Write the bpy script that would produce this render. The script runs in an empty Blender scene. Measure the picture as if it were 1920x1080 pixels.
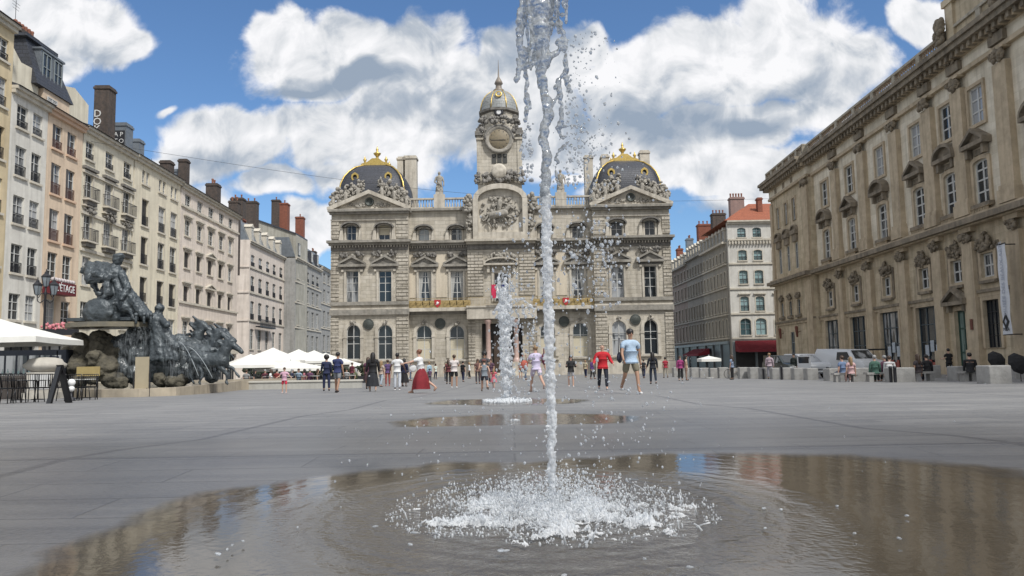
import bpy, bmesh, math, random
from mathutils import Vector, Matrix, noise as mnoise
R = math.radians
random.seed(7)
scene = bpy.context.scene
COL = scene.collection

# ------------------------------------------------------------------ camera
FPX, EYE = 1450.0, 0.60
PITCH, ROLL = math.atan(140/FPX), R(1.0)
cam_d = bpy.data.cameras.new("camera"); cam = bpy.data.objects.new("camera", cam_d); COL.objects.link(cam)
cam_d.sensor_width = 36; cam_d.lens = 36*FPX/1920; cam_d.clip_start = .05; cam_d.clip_end = 3000
CM = Matrix.Rotation(PITCH, 4, 'X') @ Matrix.Rotation(R(90), 4, 'X')
CM = CM @ Matrix.Rotation(-ROLL, 4, 'Z')
CM.translation = Vector((0, 0, EYE))
cam.matrix_world = CM
scene.camera = cam
CR = CM.to_3x3()
def ray(px, py):
    return (CR @ Vector(((px-960)/FPX, (540-py)/FPX, -1.0))).normalized()

# ------------------------------------------------------------------ exposure, sun, sky
scene.view_settings.view_transform = 'Standard'
scene.view_settings.look = 'None'
scene.view_settings.gamma = 1
scene.view_settings.use_curve_mapping = False
scene.view_settings.exposure = 0.30
scene.cycles.max_bounces = 10
scene.cycles.transmission_bounces = 8
scene.cycles.transparent_max_bounces = 12
scene.cycles.sample_clamp_indirect = 4
SUN_EL, SUN_AZ = R(52), R(140)      # azimuth clockwise from +Y (the view direction): from behind, to the right
sd = bpy.data.lights.new("sun", 'SUN'); sd.energy = 3.3; sd.angle = R(6); sd.color = (1, .975, .93)
sun = bpy.data.objects.new("sun", sd); COL.objects.link(sun)
sdir = Vector((math.sin(SUN_AZ)*math.cos(SUN_EL), math.cos(SUN_AZ)*math.cos(SUN_EL), math.sin(SUN_EL)))
sun.rotation_euler = sdir.to_track_quat('Z', 'Y').to_euler()
sun.location = (60, -60, 90)

world = bpy.data.worlds.new("World"); scene.world = world; world.use_nodes = True
def build_world():
    nt = world.node_tree; N = nt.nodes; L = nt.links; N.clear()
    def nd(t, **kw):
        n = N.new(t)
        for k, v in kw.items(): setattr(n, k, v)
        return n
    def math_(op, a, b=None, c=None, clamp=False):
        n = nd('ShaderNodeMath', operation=op); n.use_clamp = clamp
        for i, v in enumerate((a, b, c)):
            if v is None: continue
            if isinstance(v, (int, float)): n.inputs[i].default_value = v
            else: L.new(v, n.inputs[i])
        return n.outputs[0]
    out = nd('ShaderNodeOutputWorld')
    sky = nd('ShaderNodeTexSky', sky_type='NISHITA'); sky.sun_disc = False
    sky.sun_elevation = SUN_EL; sky.sun_rotation = SUN_AZ; sky.altitude = 200; sky.ozone_density = 2.2; sky.dust_density = .4
    tint = nd('ShaderNodeVectorMath', operation='MULTIPLY'); L.new(sky.outputs[0], tint.inputs[0]); tint.inputs[1].default_value = (.72, .90, 1.06)
    bgs = nd('ShaderNodeBackground'); L.new(tint.outputs[0], bgs.inputs[0]); bgs.inputs[1].default_value = 0.105
    tc = nd('ShaderNodeTexCoord'); sep = nd('ShaderNodeSeparateXYZ'); L.new(tc.outputs['Generated'], sep.inputs[0])
    # the sky is mapped by direction: azimuth and height above the horizon, seen from the square
    ydiv = math_('MAXIMUM', sep.outputs[1], .08)
    U = math_('DIVIDE', sep.outputs[0], ydiv); V = math_('DIVIDE', sep.outputs[2], ydiv)
    comb = nd('ShaderNodeCombineXYZ'); L.new(U, comb.inputs[0]); L.new(V, comb.inputs[1])
    def nz(vec, scale, detail, rough, dist=0):
        n = nd('ShaderNodeTexNoise'); n.inputs['Scale'].default_value = scale; n.inputs['Detail'].default_value = detail
        n.inputs['Roughness'].default_value = rough; n.inputs['Distortion'].default_value = dist; L.new(vec, n.inputs['Vector']); return n
    wn = nz(tc.outputs['Generated'], 7, 3, .55)
    off = nd('ShaderNodeVectorMath', operation='SUBTRACT'); L.new(wn.outputs['Color'], off.inputs[0]); off.inputs[1].default_value = (.5, .5, .5)
    sc_ = nd('ShaderNodeVectorMath', operation='SCALE'); L.new(off.outputs[0], sc_.inputs[0]); sc_.inputs['Scale'].default_value = .13
    wp = nd('ShaderNodeVectorMath', operation='ADD'); L.new(comb.outputs[0], wp.inputs[0]); L.new(sc_.outputs[0], wp.inputs[1])
    flat = nd('ShaderNodeVectorMath', operation='MULTIPLY'); L.new(wp.outputs[0], flat.inputs[0]); flat.inputs[1].default_value = (1, 1, 0)
    def uv(px, py):
        d = ray(px, py); return d.x/d.y, d.z/d.y
    def blob(px, py, rx, ry, s=1.0):
        u, v = uv(px, py)
        a = nd('ShaderNodeVectorMath', operation='SUBTRACT'); L.new(flat.outputs[0], a.inputs[0]); a.inputs[1].default_value = (u, v, 0)
        b = nd('ShaderNodeVectorMath', operation='MULTIPLY'); L.new(a.outputs[0], b.inputs[0]); b.inputs[1].default_value = (FPX/rx, FPX/ry, 0)
        c = nd('ShaderNodeVectorMath', operation='LENGTH'); L.new(b.outputs[0], c.inputs[0])
        return math_('MULTIPLY_ADD', c.outputs['Value'], -s, s)      # s inside centre, 0 at the rim, negative beyond
    def union(bl):
        r = None
        for b in bl:
            o = blob(*b); r = o if r is None else math_('MAXIMUM', r, o)
        return r
    clouds = union([(120, 60, 190, 90), (235, 75, 75, 45), (60, 150, 110, 60), (318, 200, 26, 12, .5), (20, 20, 130, 60),
        (600, 110, 160, 100), (800, 130, 190, 105), (520, 60, 75, 60), (700, 250, 270, 90), (430, 270, 170, 75), (900, 200, 140, 130),
        (340, 300, 140, 50), (560, 420, 62, 50), (500, 345, 90, 35), (980, 270, 100, 80), (610, 440, 60, 45), (1010, 120, 120, 100),
        (1200, 170, 150, 110), (1330, 120, 150, 115), (1490, 90, 130, 100), (1560, 150, 150, 90), (1440, 30, 100, 70), (1090, 90, 60, 45), (1380, 240, 250, 60), (1370, 330, 190, 62), (1200, 330, 120, 50),
        (1400, 320, 160, 50), (1330, 345, 130, 45), (1080, 290, 110, 60), (1730, 40, 75, 50), (1790, 60, 60, 35), (1060, 350, 60, 18, .6),
        (700, 330, 150, 50), (1000, 220, 120, 100), (1150, 300, 160, 60), (640, 400, 60, 40), (1300, 300, 200, 60), (1150, 380, 90, 30, .6), (1500, 400, 200, 60), (200, 400, 260, 80), (2300, 0, 500, 250), (-400, 100, 400, 260), (700, -500, 700, 260), (1900, -700, 600, 300)])
    n1 = nz(comb.outputs[0], 11, 9, .60, .3)
    dens = math_('ADD', clouds, math_('MULTIPLY_ADD', n1.outputs['Fac'], 1.3, -.58))
    cov = nd('ShaderNodeMapRange'); cov.interpolation_type = 'SMOOTHSTEP'; L.new(dens, cov.inputs[0]); cov.inputs[1].default_value = 0; cov.inputs[2].default_value = .32
    # behind the viewer: plain broken cloud
    nb = nz(tc.outputs['Generated'], 2.6, 8, .58)
    cb = nd('ShaderNodeMapRange'); cb.interpolation_type = 'SMOOTHSTEP'; L.new(nb.outputs['Fac'], cb.inputs[0]); cb.inputs[1].default_value = .34; cb.inputs[2].default_value = .52
    back = nd('ShaderNodeMapRange'); L.new(sep.outputs[1], back.inputs[0]); back.inputs[1].default_value = .12; back.inputs[2].default_value = .30
    ov = nd('ShaderNodeMapRange'); L.new(V, ov.inputs[0]); ov.inputs[1].default_value = 1.5; ov.inputs[2].default_value = .9
    bk = math_('MINIMUM', back.outputs[0], ov.outputs[0]); back = bk.node
    cm = nd('ShaderNodeMix'); cm.data_type = 'FLOAT'; L.new(back.outputs[0], cm.inputs[0]); L.new(cb.outputs[0], cm.inputs[2]); L.new(cov.outputs[0], cm.inputs[3])
    # grey bases
    dark = union([(645, 155, 125, 34, 1.4), (560, 165, 70, 22, 1.2), (1230, 235, 200, 62), (1400, 250, 120, 36), (1080, 250, 90, 80, .8), (720, 220, 300, 36, .5), (1500, 190, 120, 40, .6),
        (560, 330, 160, 26, .6), (1320, 440, 150, 40, .9), (160, 120, 110, 34, .5), (900, 290, 80, 40, .6), (760, 60, 130, 40, .35), (1010, 60, 90, 60, .4), (860, 180, 110, 60, .5), (400, 300, 120, 26, .4)])
    n2 = nz(comb.outputs[0], 6.5, 8, .58, .6)
    n3 = nz(comb.outputs[0], 22, 6, .6)
    dk = math_('ADD', math_('MAXIMUM', dark, -.25), math_('MULTIPLY_ADD', n2.outputs['Fac'], .95, -.475))
    dk = math_('ADD', dk, math_('MULTIPLY_ADD', n3.outputs['Fac'], .35, -.19))
    so = nd('ShaderNodeVectorMath', operation='ADD'); L.new(comb.outputs[0], so.inputs[0]); so.inputs[1].default_value = (-.008, .016, 0)
    n1c = nz(comb.outputs[0], 15, 7, .55, .5); n1b = nz(so.outputs[0], 15, 7, .55, .5)
    dk = math_('ADD', dk, math_('MULTIPLY', math_('SUBTRACT', n1b.outputs['Fac'], n1c.outputs['Fac']), 2.0))
    rmp = nd('ShaderNodeValToRGB'); L.new(math_('MULTIPLY_ADD', dk, .80, .47), rmp.inputs[0])
    cr = rmp.color_ramp; cr.elements[0].position = 0.12; cr.elements[0].color = (.93, .93, .95, 1)
    cr.elements[1].position = 1; cr.elements[1].color = (.31, .38, .48, 1)
    e = cr.elements.new(.42); e.color = (.74, .76, .79, 1); e = cr.elements.new(.68); e.color = (.48, .53, .60, 1)
    bgc = nd('ShaderNodeBackground'); L.new(rmp.outputs[0], bgc.inputs[0]); bgc.inputs[1].default_value = .84
    mx = nd('ShaderNodeMixShader'); L.new(cm.outputs[0], mx.inputs[0]); L.new(bgs.outputs[0], mx.inputs[1]); L.new(bgc.outputs[0], mx.inputs[2])
    L.new(mx.outputs[0], out.inputs[0])
build_world()
world.cycles.sampling_method = 'MANUAL'; world.cycles.sample_map_resolution = 512

# ------------------------------------------------------------------ placing
def gz(y):
    """height of the paving: level near the jets, falling gently away"""
    pts = [(-1000, -.057), (1.0, -.057), (3.05, 0), (5.1, .055), (7.2, -.045), (10.3, -.055), (13.3, -.15), (17, -.17), (20.8, -.30), (28, -.45), (36, -.58), (42, -.67), (60, -.87), (104, -1.12), (200, -1.5), (2500, -6)]
    for (a, za), (b, zb) in zip(pts, pts[1:]):
        if y <= b: return za + (zb-za)*(y-a)/(b-a)
    return pts[-1][1]
def G(px, py):
    """the point of the paving that the pixel shows"""
    d = ray(px, py); t = 1.0
    prev = t
    while t < 400:
        p = Vector((0, 0, EYE)) + d*t
        if p.z <= gz(p.y):
            lo, hi = prev, t
            for _ in range(30):
                m = (lo+hi)/2; p = Vector((0, 0, EYE)) + d*m
                if p.z <= gz(p.y): hi = m
                else: lo = m
            return p
        prev = t; t += .25
    return Vector((0, 0, EYE)) + d*400
def at(px, py, Y):
    d = ray(px, py); p = Vector((0, 0, EYE)) + d*(Y/d.y); return p
class Plane:
    """an upright facade plane: origin (x, y) and direction of local x"""
    def __init__(s, o, ang):
        s.o = Vector((o[0], o[1], 0)); s.ang = ang; s.d = Vector((math.cos(ang), math.sin(ang), 0)); s.n = Vector((-math.sin(ang), math.cos(ang), 0))
    def uz(s, px, py, inset=0):
        d = ray(px, py); e = Vector((0, 0, EYE)); o = s.o + s.n*inset
        t = (o-e).dot(s.n)/d.dot(s.n); p = e + d*t
        return (p-s.o).dot(s.d), p.z
    def u(s, px, py, inset=0): return s.uz(px, py, inset)[0]
    def z(s, px, py, inset=0): return s.uz(px, py, inset)[1]
    def root(s, name, label, cat, group=None, u=0):
        e = bpy.data.objects.new(name, None); COL.objects.link(e)
        p = s.o + s.d*u
        e.location = p; e.rotation_euler = (0, 0, s.ang); e.empty_display_size = .3
        tag(e, label, cat, group); return e
def tag(o, label=None, cat=None, group=None, kind=None):
    if label: o['label'] = label
    if cat: o['category'] = cat
    if group: o['group'] = group
    if kind: o['kind'] = kind
    return o
def empty(name, loc, rz, label, cat, group=None):
    e = bpy.data.objects.new(name, None); COL.objects.link(e); e.location = loc; e.rotation_euler = (0, 0, rz); e.empty_display_size = .2
    return tag(e, label, cat, group)

# ------------------------------------------------------------------ materials
MATS = {}
def _n(nt, t, **kw):
    n = nt.nodes.new(t)
    for k, v in kw.items(): setattr(n, k, v)
    return n
def mat(name, c1, c2=None, scale=3.0, rough=.7, bump=.0, metallic=0, streak=0, brick=None, spec=None, rand=0, stain=0):
    """procedural surface: two colours mixed by noise, optional run-off streaks, courses of blocks, stains"""
    if name in MATS: return MATS[name]
    m = bpy.data.materials.new(name); m.use_nodes = True; nt = m.node_tree; L = nt.links
    b = nt.nodes['Principled BSDF']; b.inputs['Roughness'].default_value = rough; b.inputs['Metallic'].default_value = metallic
    if spec is not None: b.inputs['Specular IOR Level'].default_value = spec
    c2 = c2 or tuple(x*.72 for x in c1)
    tc = _n(nt, 'ShaderNodeTexCoord')
    no = _n(nt, 'ShaderNodeTexNoise'); no.inputs['Scale'].default_value = scale; no.inputs['Detail'].default_value = 7; no.inputs['Roughness'].default_value = .62
    L.new(tc.outputs['Object'], no.inputs['Vector'])
    mr = _n(nt, 'ShaderNodeMapRange'); mr.inputs[1].default_value = .3; mr.inputs[2].default_value = .7; L.new(no.outputs[0], mr.inputs[0])
    mx = _n(nt, 'ShaderNodeMix'); mx.data_type = 'RGBA'; L.new(mr.outputs[0], mx.inputs[0])
    mx.inputs[6].default_value = (*c1, 1); mx.inputs[7].default_value = (*c2, 1)
    col = mx.outputs[2]; h = no.outputs[0]
    def mul(col, fac_out, dark, f=1.0):
        g = _n(nt, 'ShaderNodeMix'); g.data_type = 'RGBA'; g.blend_type = 'MULTIPLY'
        s = _n(nt, 'ShaderNodeMath', operation='MULTIPLY'); s.inputs[1].default_value = f; L.new(fac_out, s.inputs[0])
        L.new(s.outputs[0], g.inputs[0]); L.new(col, g.inputs[6]); g.inputs[7].default_value = (*dark, 1); return g.outputs[2]
    if streak:
        mp = _n(nt, 'ShaderNodeMapping'); mp.inputs['Scale'].default_value = (1.6, 1.6, .12); L.new(tc.outputs['Object'], mp.inputs['Vector'])
        n2 = _n(nt, 'ShaderNodeTexNoise'); n2.inputs['Scale'].default_value = 1.3; n2.inputs['Detail'].default_value = 6; L.new(mp.outputs[0], n2.inputs['Vector'])
        r2 = _n(nt, 'ShaderNodeMapRange'); r2.inputs[1].default_value = .46; r2.inputs[2].default_value = .72; L.new(n2.outputs[0], r2.inputs[0])
        col = mul(col, r2.outputs[0], (.42, .40, .38), streak)
    if stain:
        n4 = _n(nt, 'ShaderNodeTexNoise'); n4.inputs['Scale'].default_value = .35; n4.inputs['Detail'].default_value = 8; n4.inputs['Roughness'].default_value = .7; L.new(tc.outputs['Object'], n4.inputs['Vector'])
        r4 = _n(nt, 'ShaderNodeMapRange'); r4.inputs[1].default_value = .45; r4.inputs[2].default_value = .68; L.new(n4.outputs[0], r4.inputs[0])
        col = mul(col, r4.outputs[0], (.5, .48, .45), stain)
    if brick:
        bw, bh, bm, bd = brick
        sp = _n(nt, 'ShaderNodeSeparateXYZ'); L.new(tc.outputs['Object'], sp.inputs[0])
        ad = _n(nt, 'ShaderNodeMath', operation='ADD'); L.new(sp.outputs[0], ad.inputs[0]); L.new(sp.outputs[1], ad.inputs[1])
        cb = _n(nt, 'ShaderNodeCombineXYZ'); L.new(ad.outputs[0], cb.inputs[0]); L.new(sp.outputs[2], cb.inputs[1])
        br = _n(nt, 'ShaderNodeTexBrick'); L.new(cb.outputs[0], br.inputs['Vector']); br.inputs['Scale'].default_value = 1
        br.inputs['Brick Width'].default_value = bw; br.inputs['Row Height'].default_value = bh; br.inputs['Mortar Size'].default_value = bm; br.inputs['Mortar Smooth'].default_value = .3
        br.inputs['Color1'].default_value = (1, 1, 1, 1); br.inputs['Color2'].default_value = (.84, .83, .80, 1); br.inputs['Mortar'].default_value = (bd, bd, bd*.95, 1)
        g = _n(nt, 'ShaderNodeMix'); g.data_type = 'RGBA'; g.blend_type = 'MULTIPLY'; g.inputs[0].default_value = 1
        L.new(col, g.inputs[6]); L.new(br.outputs['Color'], g.inputs[7]); col = g.outputs[2]
    if rand:
        oi = _n(nt, 'ShaderNodeObjectInfo'); r3 = _n(nt, 'ShaderNodeMapRange'); L.new(oi.outputs['Random'], r3.inputs[0]); r3.inputs[3].default_value = 0; r3.inputs[4].default_value = rand
        col = mul(col, r3.outputs[0], (.15, .15, .16), 1)
    L.new(col, b.inputs['Base Color'])
    if bump:
        bp = _n(nt, 'ShaderNodeBump'); bp.inputs['Strength'].default_value = bump; bp.inputs['Distance'].default_value = .05
        n5 = _n(nt, 'ShaderNodeTexNoise'); n5.inputs['Scale'].default_value = scale*4; n5.inputs['Detail'].default_value = 5; L.new(tc.outputs['Object'], n5.inputs['Vector'])
        hh = n5.outputs[0]
        if brick:
            ml = _n(nt, 'ShaderNodeMath', operation='MULTIPLY_ADD'); L.new(br.outputs['Fac'], ml.inputs[0]); ml.inputs[1].default_value = -1.6; L.new(hh, ml.inputs[2]); hh = ml.outputs[0]
        L.new(hh, bp.inputs['Height']); L.new(bp.outputs[0], b.inputs['Normal'])
    MATS[name] = m; return m
def plain(name, c, rough=.6, metallic=0, **kw):
    return mat(name, c, tuple(x*.85 for x in c), 6, rough, 0, metallic, **kw)
def glass_mat(name, base=(.02, .026, .032), curtain=(.32, .33, .34), amount=.3, rough=.08):
    """window pane: dark room with paler curtains in some of them, a glossy skin"""
    if name in MATS: return MATS[name]
    m = bpy.data.materials.new(name); m.use_nodes = True; nt = m.node_tree; L = nt.links; b = nt.nodes['Principled BSDF']
    b.inputs['Roughness'].default_value = rough; b.inputs['Specular IOR Level'].default_value = .6
    oi = _n(nt, 'ShaderNodeObjectInfo'); tc = _n(nt, 'ShaderNodeTexCoord')
    mp = _n(nt, 'ShaderNodeMapping'); mp.inputs['Scale'].default_value = (2.2, 2.2, .35); L.new(tc.outputs['Object'], mp.inputs['Vector']); L.new(oi.outputs['Random'], mp.inputs['Location'])
    no = _n(nt, 'ShaderNodeTexNoise'); no.inputs['Scale'].default_value = 1; no.inputs['Detail'].default_value = 4; L.new(mp.outputs[0], no.inputs['Vector'])
    a = _n(nt, 'ShaderNodeMath', operation='ADD'); L.new(no.outputs[0], a.inputs[0]); L.new(oi.outputs['Random'], a.inputs[1])
    mr = _n(nt, 'ShaderNodeMapRange'); L.new(a.outputs[0], mr.inputs[0]); mr.inputs[1].default_value = 1.35-amount*.7; mr.inputs[2].default_value = 1.5-amount*.7
    mx = _n(nt, 'ShaderNodeMix'); mx.data_type = 'RGBA'; L.new(mr.outputs[0], mx.inputs[0]); mx.inputs[6].default_value = (*base, 1); mx.inputs[7].default_value = (*curtain, 1)
    L.new(mx.outputs[2], b.inputs['Base Color']); MATS[name] = m; return m

# ------------------------------------------------------------------ mesh builder
class MB:
    def __init__(s): s.v = []; s.f = []; s.m = []; s.s = []; s.i = []
    def add(s, vs, fs, m=0, smooth=False):
        o = len(s.v); s.v.extend([tuple(v) for v in vs]); s.i.append((o, len(s.f), len(vs), len(fs)))
        for f in fs: s.f.append(tuple(i+o for i in f)); s.m.append(m); s.s.append(smooth)
        return s
    def box(s, x0, x1, y0, y1, z0, z1, m=0):
        if x1 < x0: x0, x1 = x1, x0
        if y1 < y0: y0, y1 = y1, y0
        if z1 < z0: z0, z1 = z1, z0
        return s.add([(x0,y0,z0),(x1,y0,z0),(x1,y1,z0),(x0,y1,z0),(x0,y0,z1),(x1,y0,z1),(x1,y1,z1),(x0,y1,z1)],
              [(3,2,1,0),(4,5,6,7),(0,1,5,4),(1,2,6,5),(2,3,7,6),(3,0,4,7)], m)
    def poly(s, pts, m=0): return s.add(pts, [tuple(range(len(pts)))], m)
    def prism(s, pts, y0, y1, m=0, ax='y'):
        """outline in (x, z) pushed from y0 to y1 (front y0)"""
        n = len(pts)
        if ax == 'y': vs = [(x, y0, z) for x, z in pts] + [(x, y1, z) for x, z in pts]
        elif ax == 'z': vs = [(x, z, y0) for x, z in pts] + [(x, z, y1) for x, z in pts]
        else: vs = [(y0, x, z) for x, z in pts] + [(y1, x, z) for x, z in pts]
        fs = [tuple(range(n)), tuple(range(2*n-1, n-1, -1))] + [(i, n+i, n+(i+1) % n, (i+1) % n) for i in range(n)]
        return s.add(vs, fs, m)
    def tube(s, P, rad, n=8, m=0, caps=True, smooth=True):
        P = [Vector(p) for p in P]
        if not hasattr(rad, '__len__'): rad = [rad]*len(P)
        vs = []; ref = None
        for i, p in enumerate(P):
            t = (P[min(i+1, len(P)-1)] - P[max(i-1, 0)])
            if t.length < 1e-9: t = Vector((0, 0, 1))
            t.normalize()
            if ref is None: ref = Vector((1, 0, 0)) if abs(t.x) < .9 else Vector((0, 1, 0))
            a = (ref - t*ref.dot(t)).normalized(); ref = a; b = t.cross(a)
            for k in range(n):
                w = 2*math.pi*k/n; vs.append(p + (a*math.cos(w) + b*math.sin(w))*rad[i])
        fs = [(i*n+k, i*n+(k+1) % n, (i+1)*n+(k+1) % n, (i+1)*n+k) for i in range(len(P)-1) for k in range(n)]
        if caps: fs += [tuple(range(n-1, -1, -1)), tuple((len(P)-1)*n+k for k in range(n))]
        return s.add(vs, fs, m, smooth)
    def lathe(s, prof, c=(0, 0, 0), n=16, m=0, smooth=True, sx=1, sy=1, a0=0, a1=2*math.pi):
        full = abs(a1-a0-2*math.pi) < 1e-6; k_ = n if full else n+1
        vs = [(c[0]+r*sx*math.cos(a0+(a1-a0)*k/n), c[1]+r*sy*math.sin(a0+(a1-a0)*k/n), c[2]+z) for r, z in prof for k in range(k_)]
        fs = [(i*k_+k, i*k_+(k+1) % k_, (i+1)*k_+(k+1) % k_, (i+1)*k_+k) for i in range(len(prof)-1) for k in range(n if full else n)]
        return s.add(vs, fs, m, smooth)
    def ball(s, c, r, seg=8, m=0, rings=None, jitter=0, rz=0):
        if not hasattr(r, '__len__'): r = (r, r, r)
        rings = rings or max(3, seg//2+1); vs = []
        vs.append((c[0], c[1], c[2]+r[2]))
        for i in range(1, rings):
            t = math.pi*i/rings
            for k in range(seg):
                w = 2*math.pi*k/seg; j = 1+(random.uniform(-jitter, jitter) if jitter else 0)
                x = r[0]*math.sin(t)*math.cos(w)*j; y = r[1]*math.sin(t)*math.sin(w)*j
                if rz: x, y = x*math.cos(rz)-y*math.sin(rz), x*math.sin(rz)+y*math.cos(rz)
                vs.append((c[0]+x, c[1]+y, c[2]+r[2]*math.cos(t)*j))
        vs.append((c[0], c[1], c[2]-r[2])); fs = []
        for k in range(seg): fs.append((0, 1+k, 1+(k+1) % seg))
        for i in range(rings-2):
            for k in range(seg):
                a = 1+i*seg; fs.append((a+k, a+seg+k, a+seg+(k+1) % seg, a+(k+1) % seg))
        a = 1+(rings-2)*seg; e = len(vs)-1
        for k in range(seg): fs.append((a+k, e, a+(k+1) % seg))
        return s.add(vs, fs, m, True)
    def cap(s, p0, r0, p1, r1, n=10, m=0):
        """tapered limb with round ends"""
        p0, p1 = Vector(p0), Vector(p1); d = p1-p0; l = d.length or 1e-6; d = d/l
        P = []; rr = []
        for a in (-80, -50, -20): P.append(p0 + d*r0*math.sin(R(a))); rr.append(r0*math.cos(R(a)))
        for a in (20, 50, 80): P.append(p1 + d*r1*math.sin(R(a))); rr.append(r1*math.cos(R(a)))
        return s.tube(P, rr, n, m)
    def build(s, name, mats, parent=None, matrix=None):
        me = bpy.data.meshes.new(name); me.from_pydata(s.v, [], s.f)
        for m in (mats if isinstance(mats, (list, tuple)) else [mats]): me.materials.append(m)
        me.polygons.foreach_set('material_index', s.m); me.polygons.foreach_set('use_smooth', s.s); me.update()
        o = bpy.data.objects.new(name, me); COL.objects.link(o)
        if parent is not None: o.parent = parent
        if matrix is not None: o.matrix_world = matrix
        return o
def build_parts(mb, name, mats, parent, gap=.25):
    """one object per group of shapes that touch (or nearly touch) each other"""
    B = []
    for v0, f0, nv, nf in mb.i:
        P = mb.v[v0:v0+nv]; B.append([min(p[k] for p in P)-gap/2 for k in range(3)]+[max(p[k] for p in P)+gap/2 for k in range(3)])
    n = len(B); par = list(range(n))
    def find(a):
        while par[a] != a: par[a] = par[par[a]]; a = par[a]
        return a
    order = sorted(range(n), key=lambda k: B[k][0])
    for ii, a in enumerate(order):
        A = B[a]
        for jj in range(ii+1, n):
            C_ = B[order[jj]]
            if C_[0] > A[3]: break
            if A[1] <= C_[4] and C_[1] <= A[4] and A[2] <= C_[5] and C_[2] <= A[5]: par[find(a)] = find(order[jj])
    gr = {}
    for k in range(n): gr.setdefault(find(k), []).append(k)
    out = []
    for g in gr.values():
        q = MB()
        for k in g:
            v0, f0, nv, nf = mb.i[k]; o = len(q.v)-v0; q.v += mb.v[v0:v0+nv]
            for f in range(f0, f0+nf): q.f.append(tuple(x+o for x in mb.f[f])); q.m.append(mb.m[f]); q.s.append(mb.s[f])
        out.append(q.build(name, mats, parent))
    return out
def mouldings(mb, mats, parent, W, small='window_surround', gap=.04):
    for o in build_parts(mb, small, mats, parent, gap):
        xs = [v.co.x for v in o.data.vertices]
        if max(xs)-min(xs) > W: o.name = o.data.name = 'cornice'
def copy_tree(o, parent=None):
    c = o.copy(); COL.objects.link(c)
    if parent is not None: c.parent = parent
    for ch in [x for x in o.children]: copy_tree(ch, c)
    return c

# ------------------------------------------------------------------ walls with openings, windows
def arc(ua, ub, zs, zt, n=10):
    """points of an arch from left spring to right spring"""
    c = (ua+ub)/2; r = (ub-ua)/2; h = zt-zs
    return [(c-r*math.cos(math.pi*i/n), zs+h*math.sin(math.pi*i/n)) for i in range(n+1)]
def wall(mb, u0, u1, z0, z1, y, ops, depth=.3, m=0, mr=None):
    """front wall face at y with rectangular or arched openings (ua, ub, za, zb, arch_rise) and their reveals"""
    mr = m if mr is None else mr
    us = sorted({round(x, 4) for x in [u0, u1]+[o[0] for o in ops]+[o[1] for o in ops] if u0 <= x <= u1})
    zs = sorted({round(x, 4) for x in [z0, z1]+[o[2] for o in ops]+[o[3] for o in ops] if z0 <= x <= z1})
    for a, b in zip(us, us[1:]):
        col = [o for o in ops if o[0] < (a+b)/2 < o[1]]
        run = None
        for c, d in zip(zs, zs[1:]):
            hole = any(o[2] < (c+d)/2 < o[3] for o in col)
            if not hole:
                if run is None: run = [c, d]
                else: run[1] = d
            if (hole or d == zs[-1]) and run:
                mb.poly([(a, y, run[0]), (b, y, run[0]), (b, y, run[1]), (a, y, run[1])], m); run = None
    for ua, ub, za, zb, ar in ops:
        zt = zb; sp = zb-ar if ar else zb
        mb.poly([(ua, y, za), (ua, y+depth, za), (ua, y+depth, sp), (ua, y, sp)], mr)
        mb.poly([(ub, y+depth, za), (ub, y, za), (ub, y, sp), (ub, y+depth, sp)], mr)
        mb.poly([(ua, y+depth, za), (ua, y, za), (ub, y, za), (ub, y+depth, za)], mr)
        if not ar: mb.poly([(ua, y, zt), (ua, y+depth, zt), (ub, y+depth, zt), (ub, y, zt)], mr)
        else:
            A = arc(ua, ub, sp, zt)
            for i in range(len(A)-1):
                (xa, z_a), (xb, z_b) = A[i], A[i+1]
                mb.poly([(xa, y, z_a), (xa, y+depth, z_a), (xb, y+depth, z_b), (xb, y, z_b)], mr)
                cx = ua if i < len(A)//2 else ub
                mb.poly([(xa, y, z_a), (xb, y, z_b), (cx, y, zt)], m)
            mid = A[len(A)//2]; mb.poly([(ua, y, zt), (mid[0], y, mid[1]), (ub, y, zt)], m) if abs(mid[1]-zt) > 1e-3 else None
def outline(ua, ub, za, zb, ar, n=10):
    return [(ua, za), (ub, za)] + (list(reversed(arc(ua, ub, zb-ar, zb, n))) if ar else [(ub, zb), (ua, zb)])
def ring(mb, o_out, o_in, y0, y1, m=0):
    """flat band between two outlines with the same number of points"""
    n = len(o_out)
    for i in range(n):
        j = (i+1) % n
        a, b, c, d = o_out[i], o_out[j], o_in[j], o_in[i]
        mb.poly([(a[0], y0, a[1]), (b[0], y0, b[1]), (c[0], y0, c[1]), (d[0], y0, d[1])], m)
        mb.poly([(a[0], y1, a[1]), (b[0], y1, b[1]), (b[0], y0, b[1]), (a[0], y0, a[1])], m)
        mb.poly([(d[0], y0, d[1]), (c[0], y0, c[1]), (c[0], y1, c[1]), (d[0], y1, d[1])], m)
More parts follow.
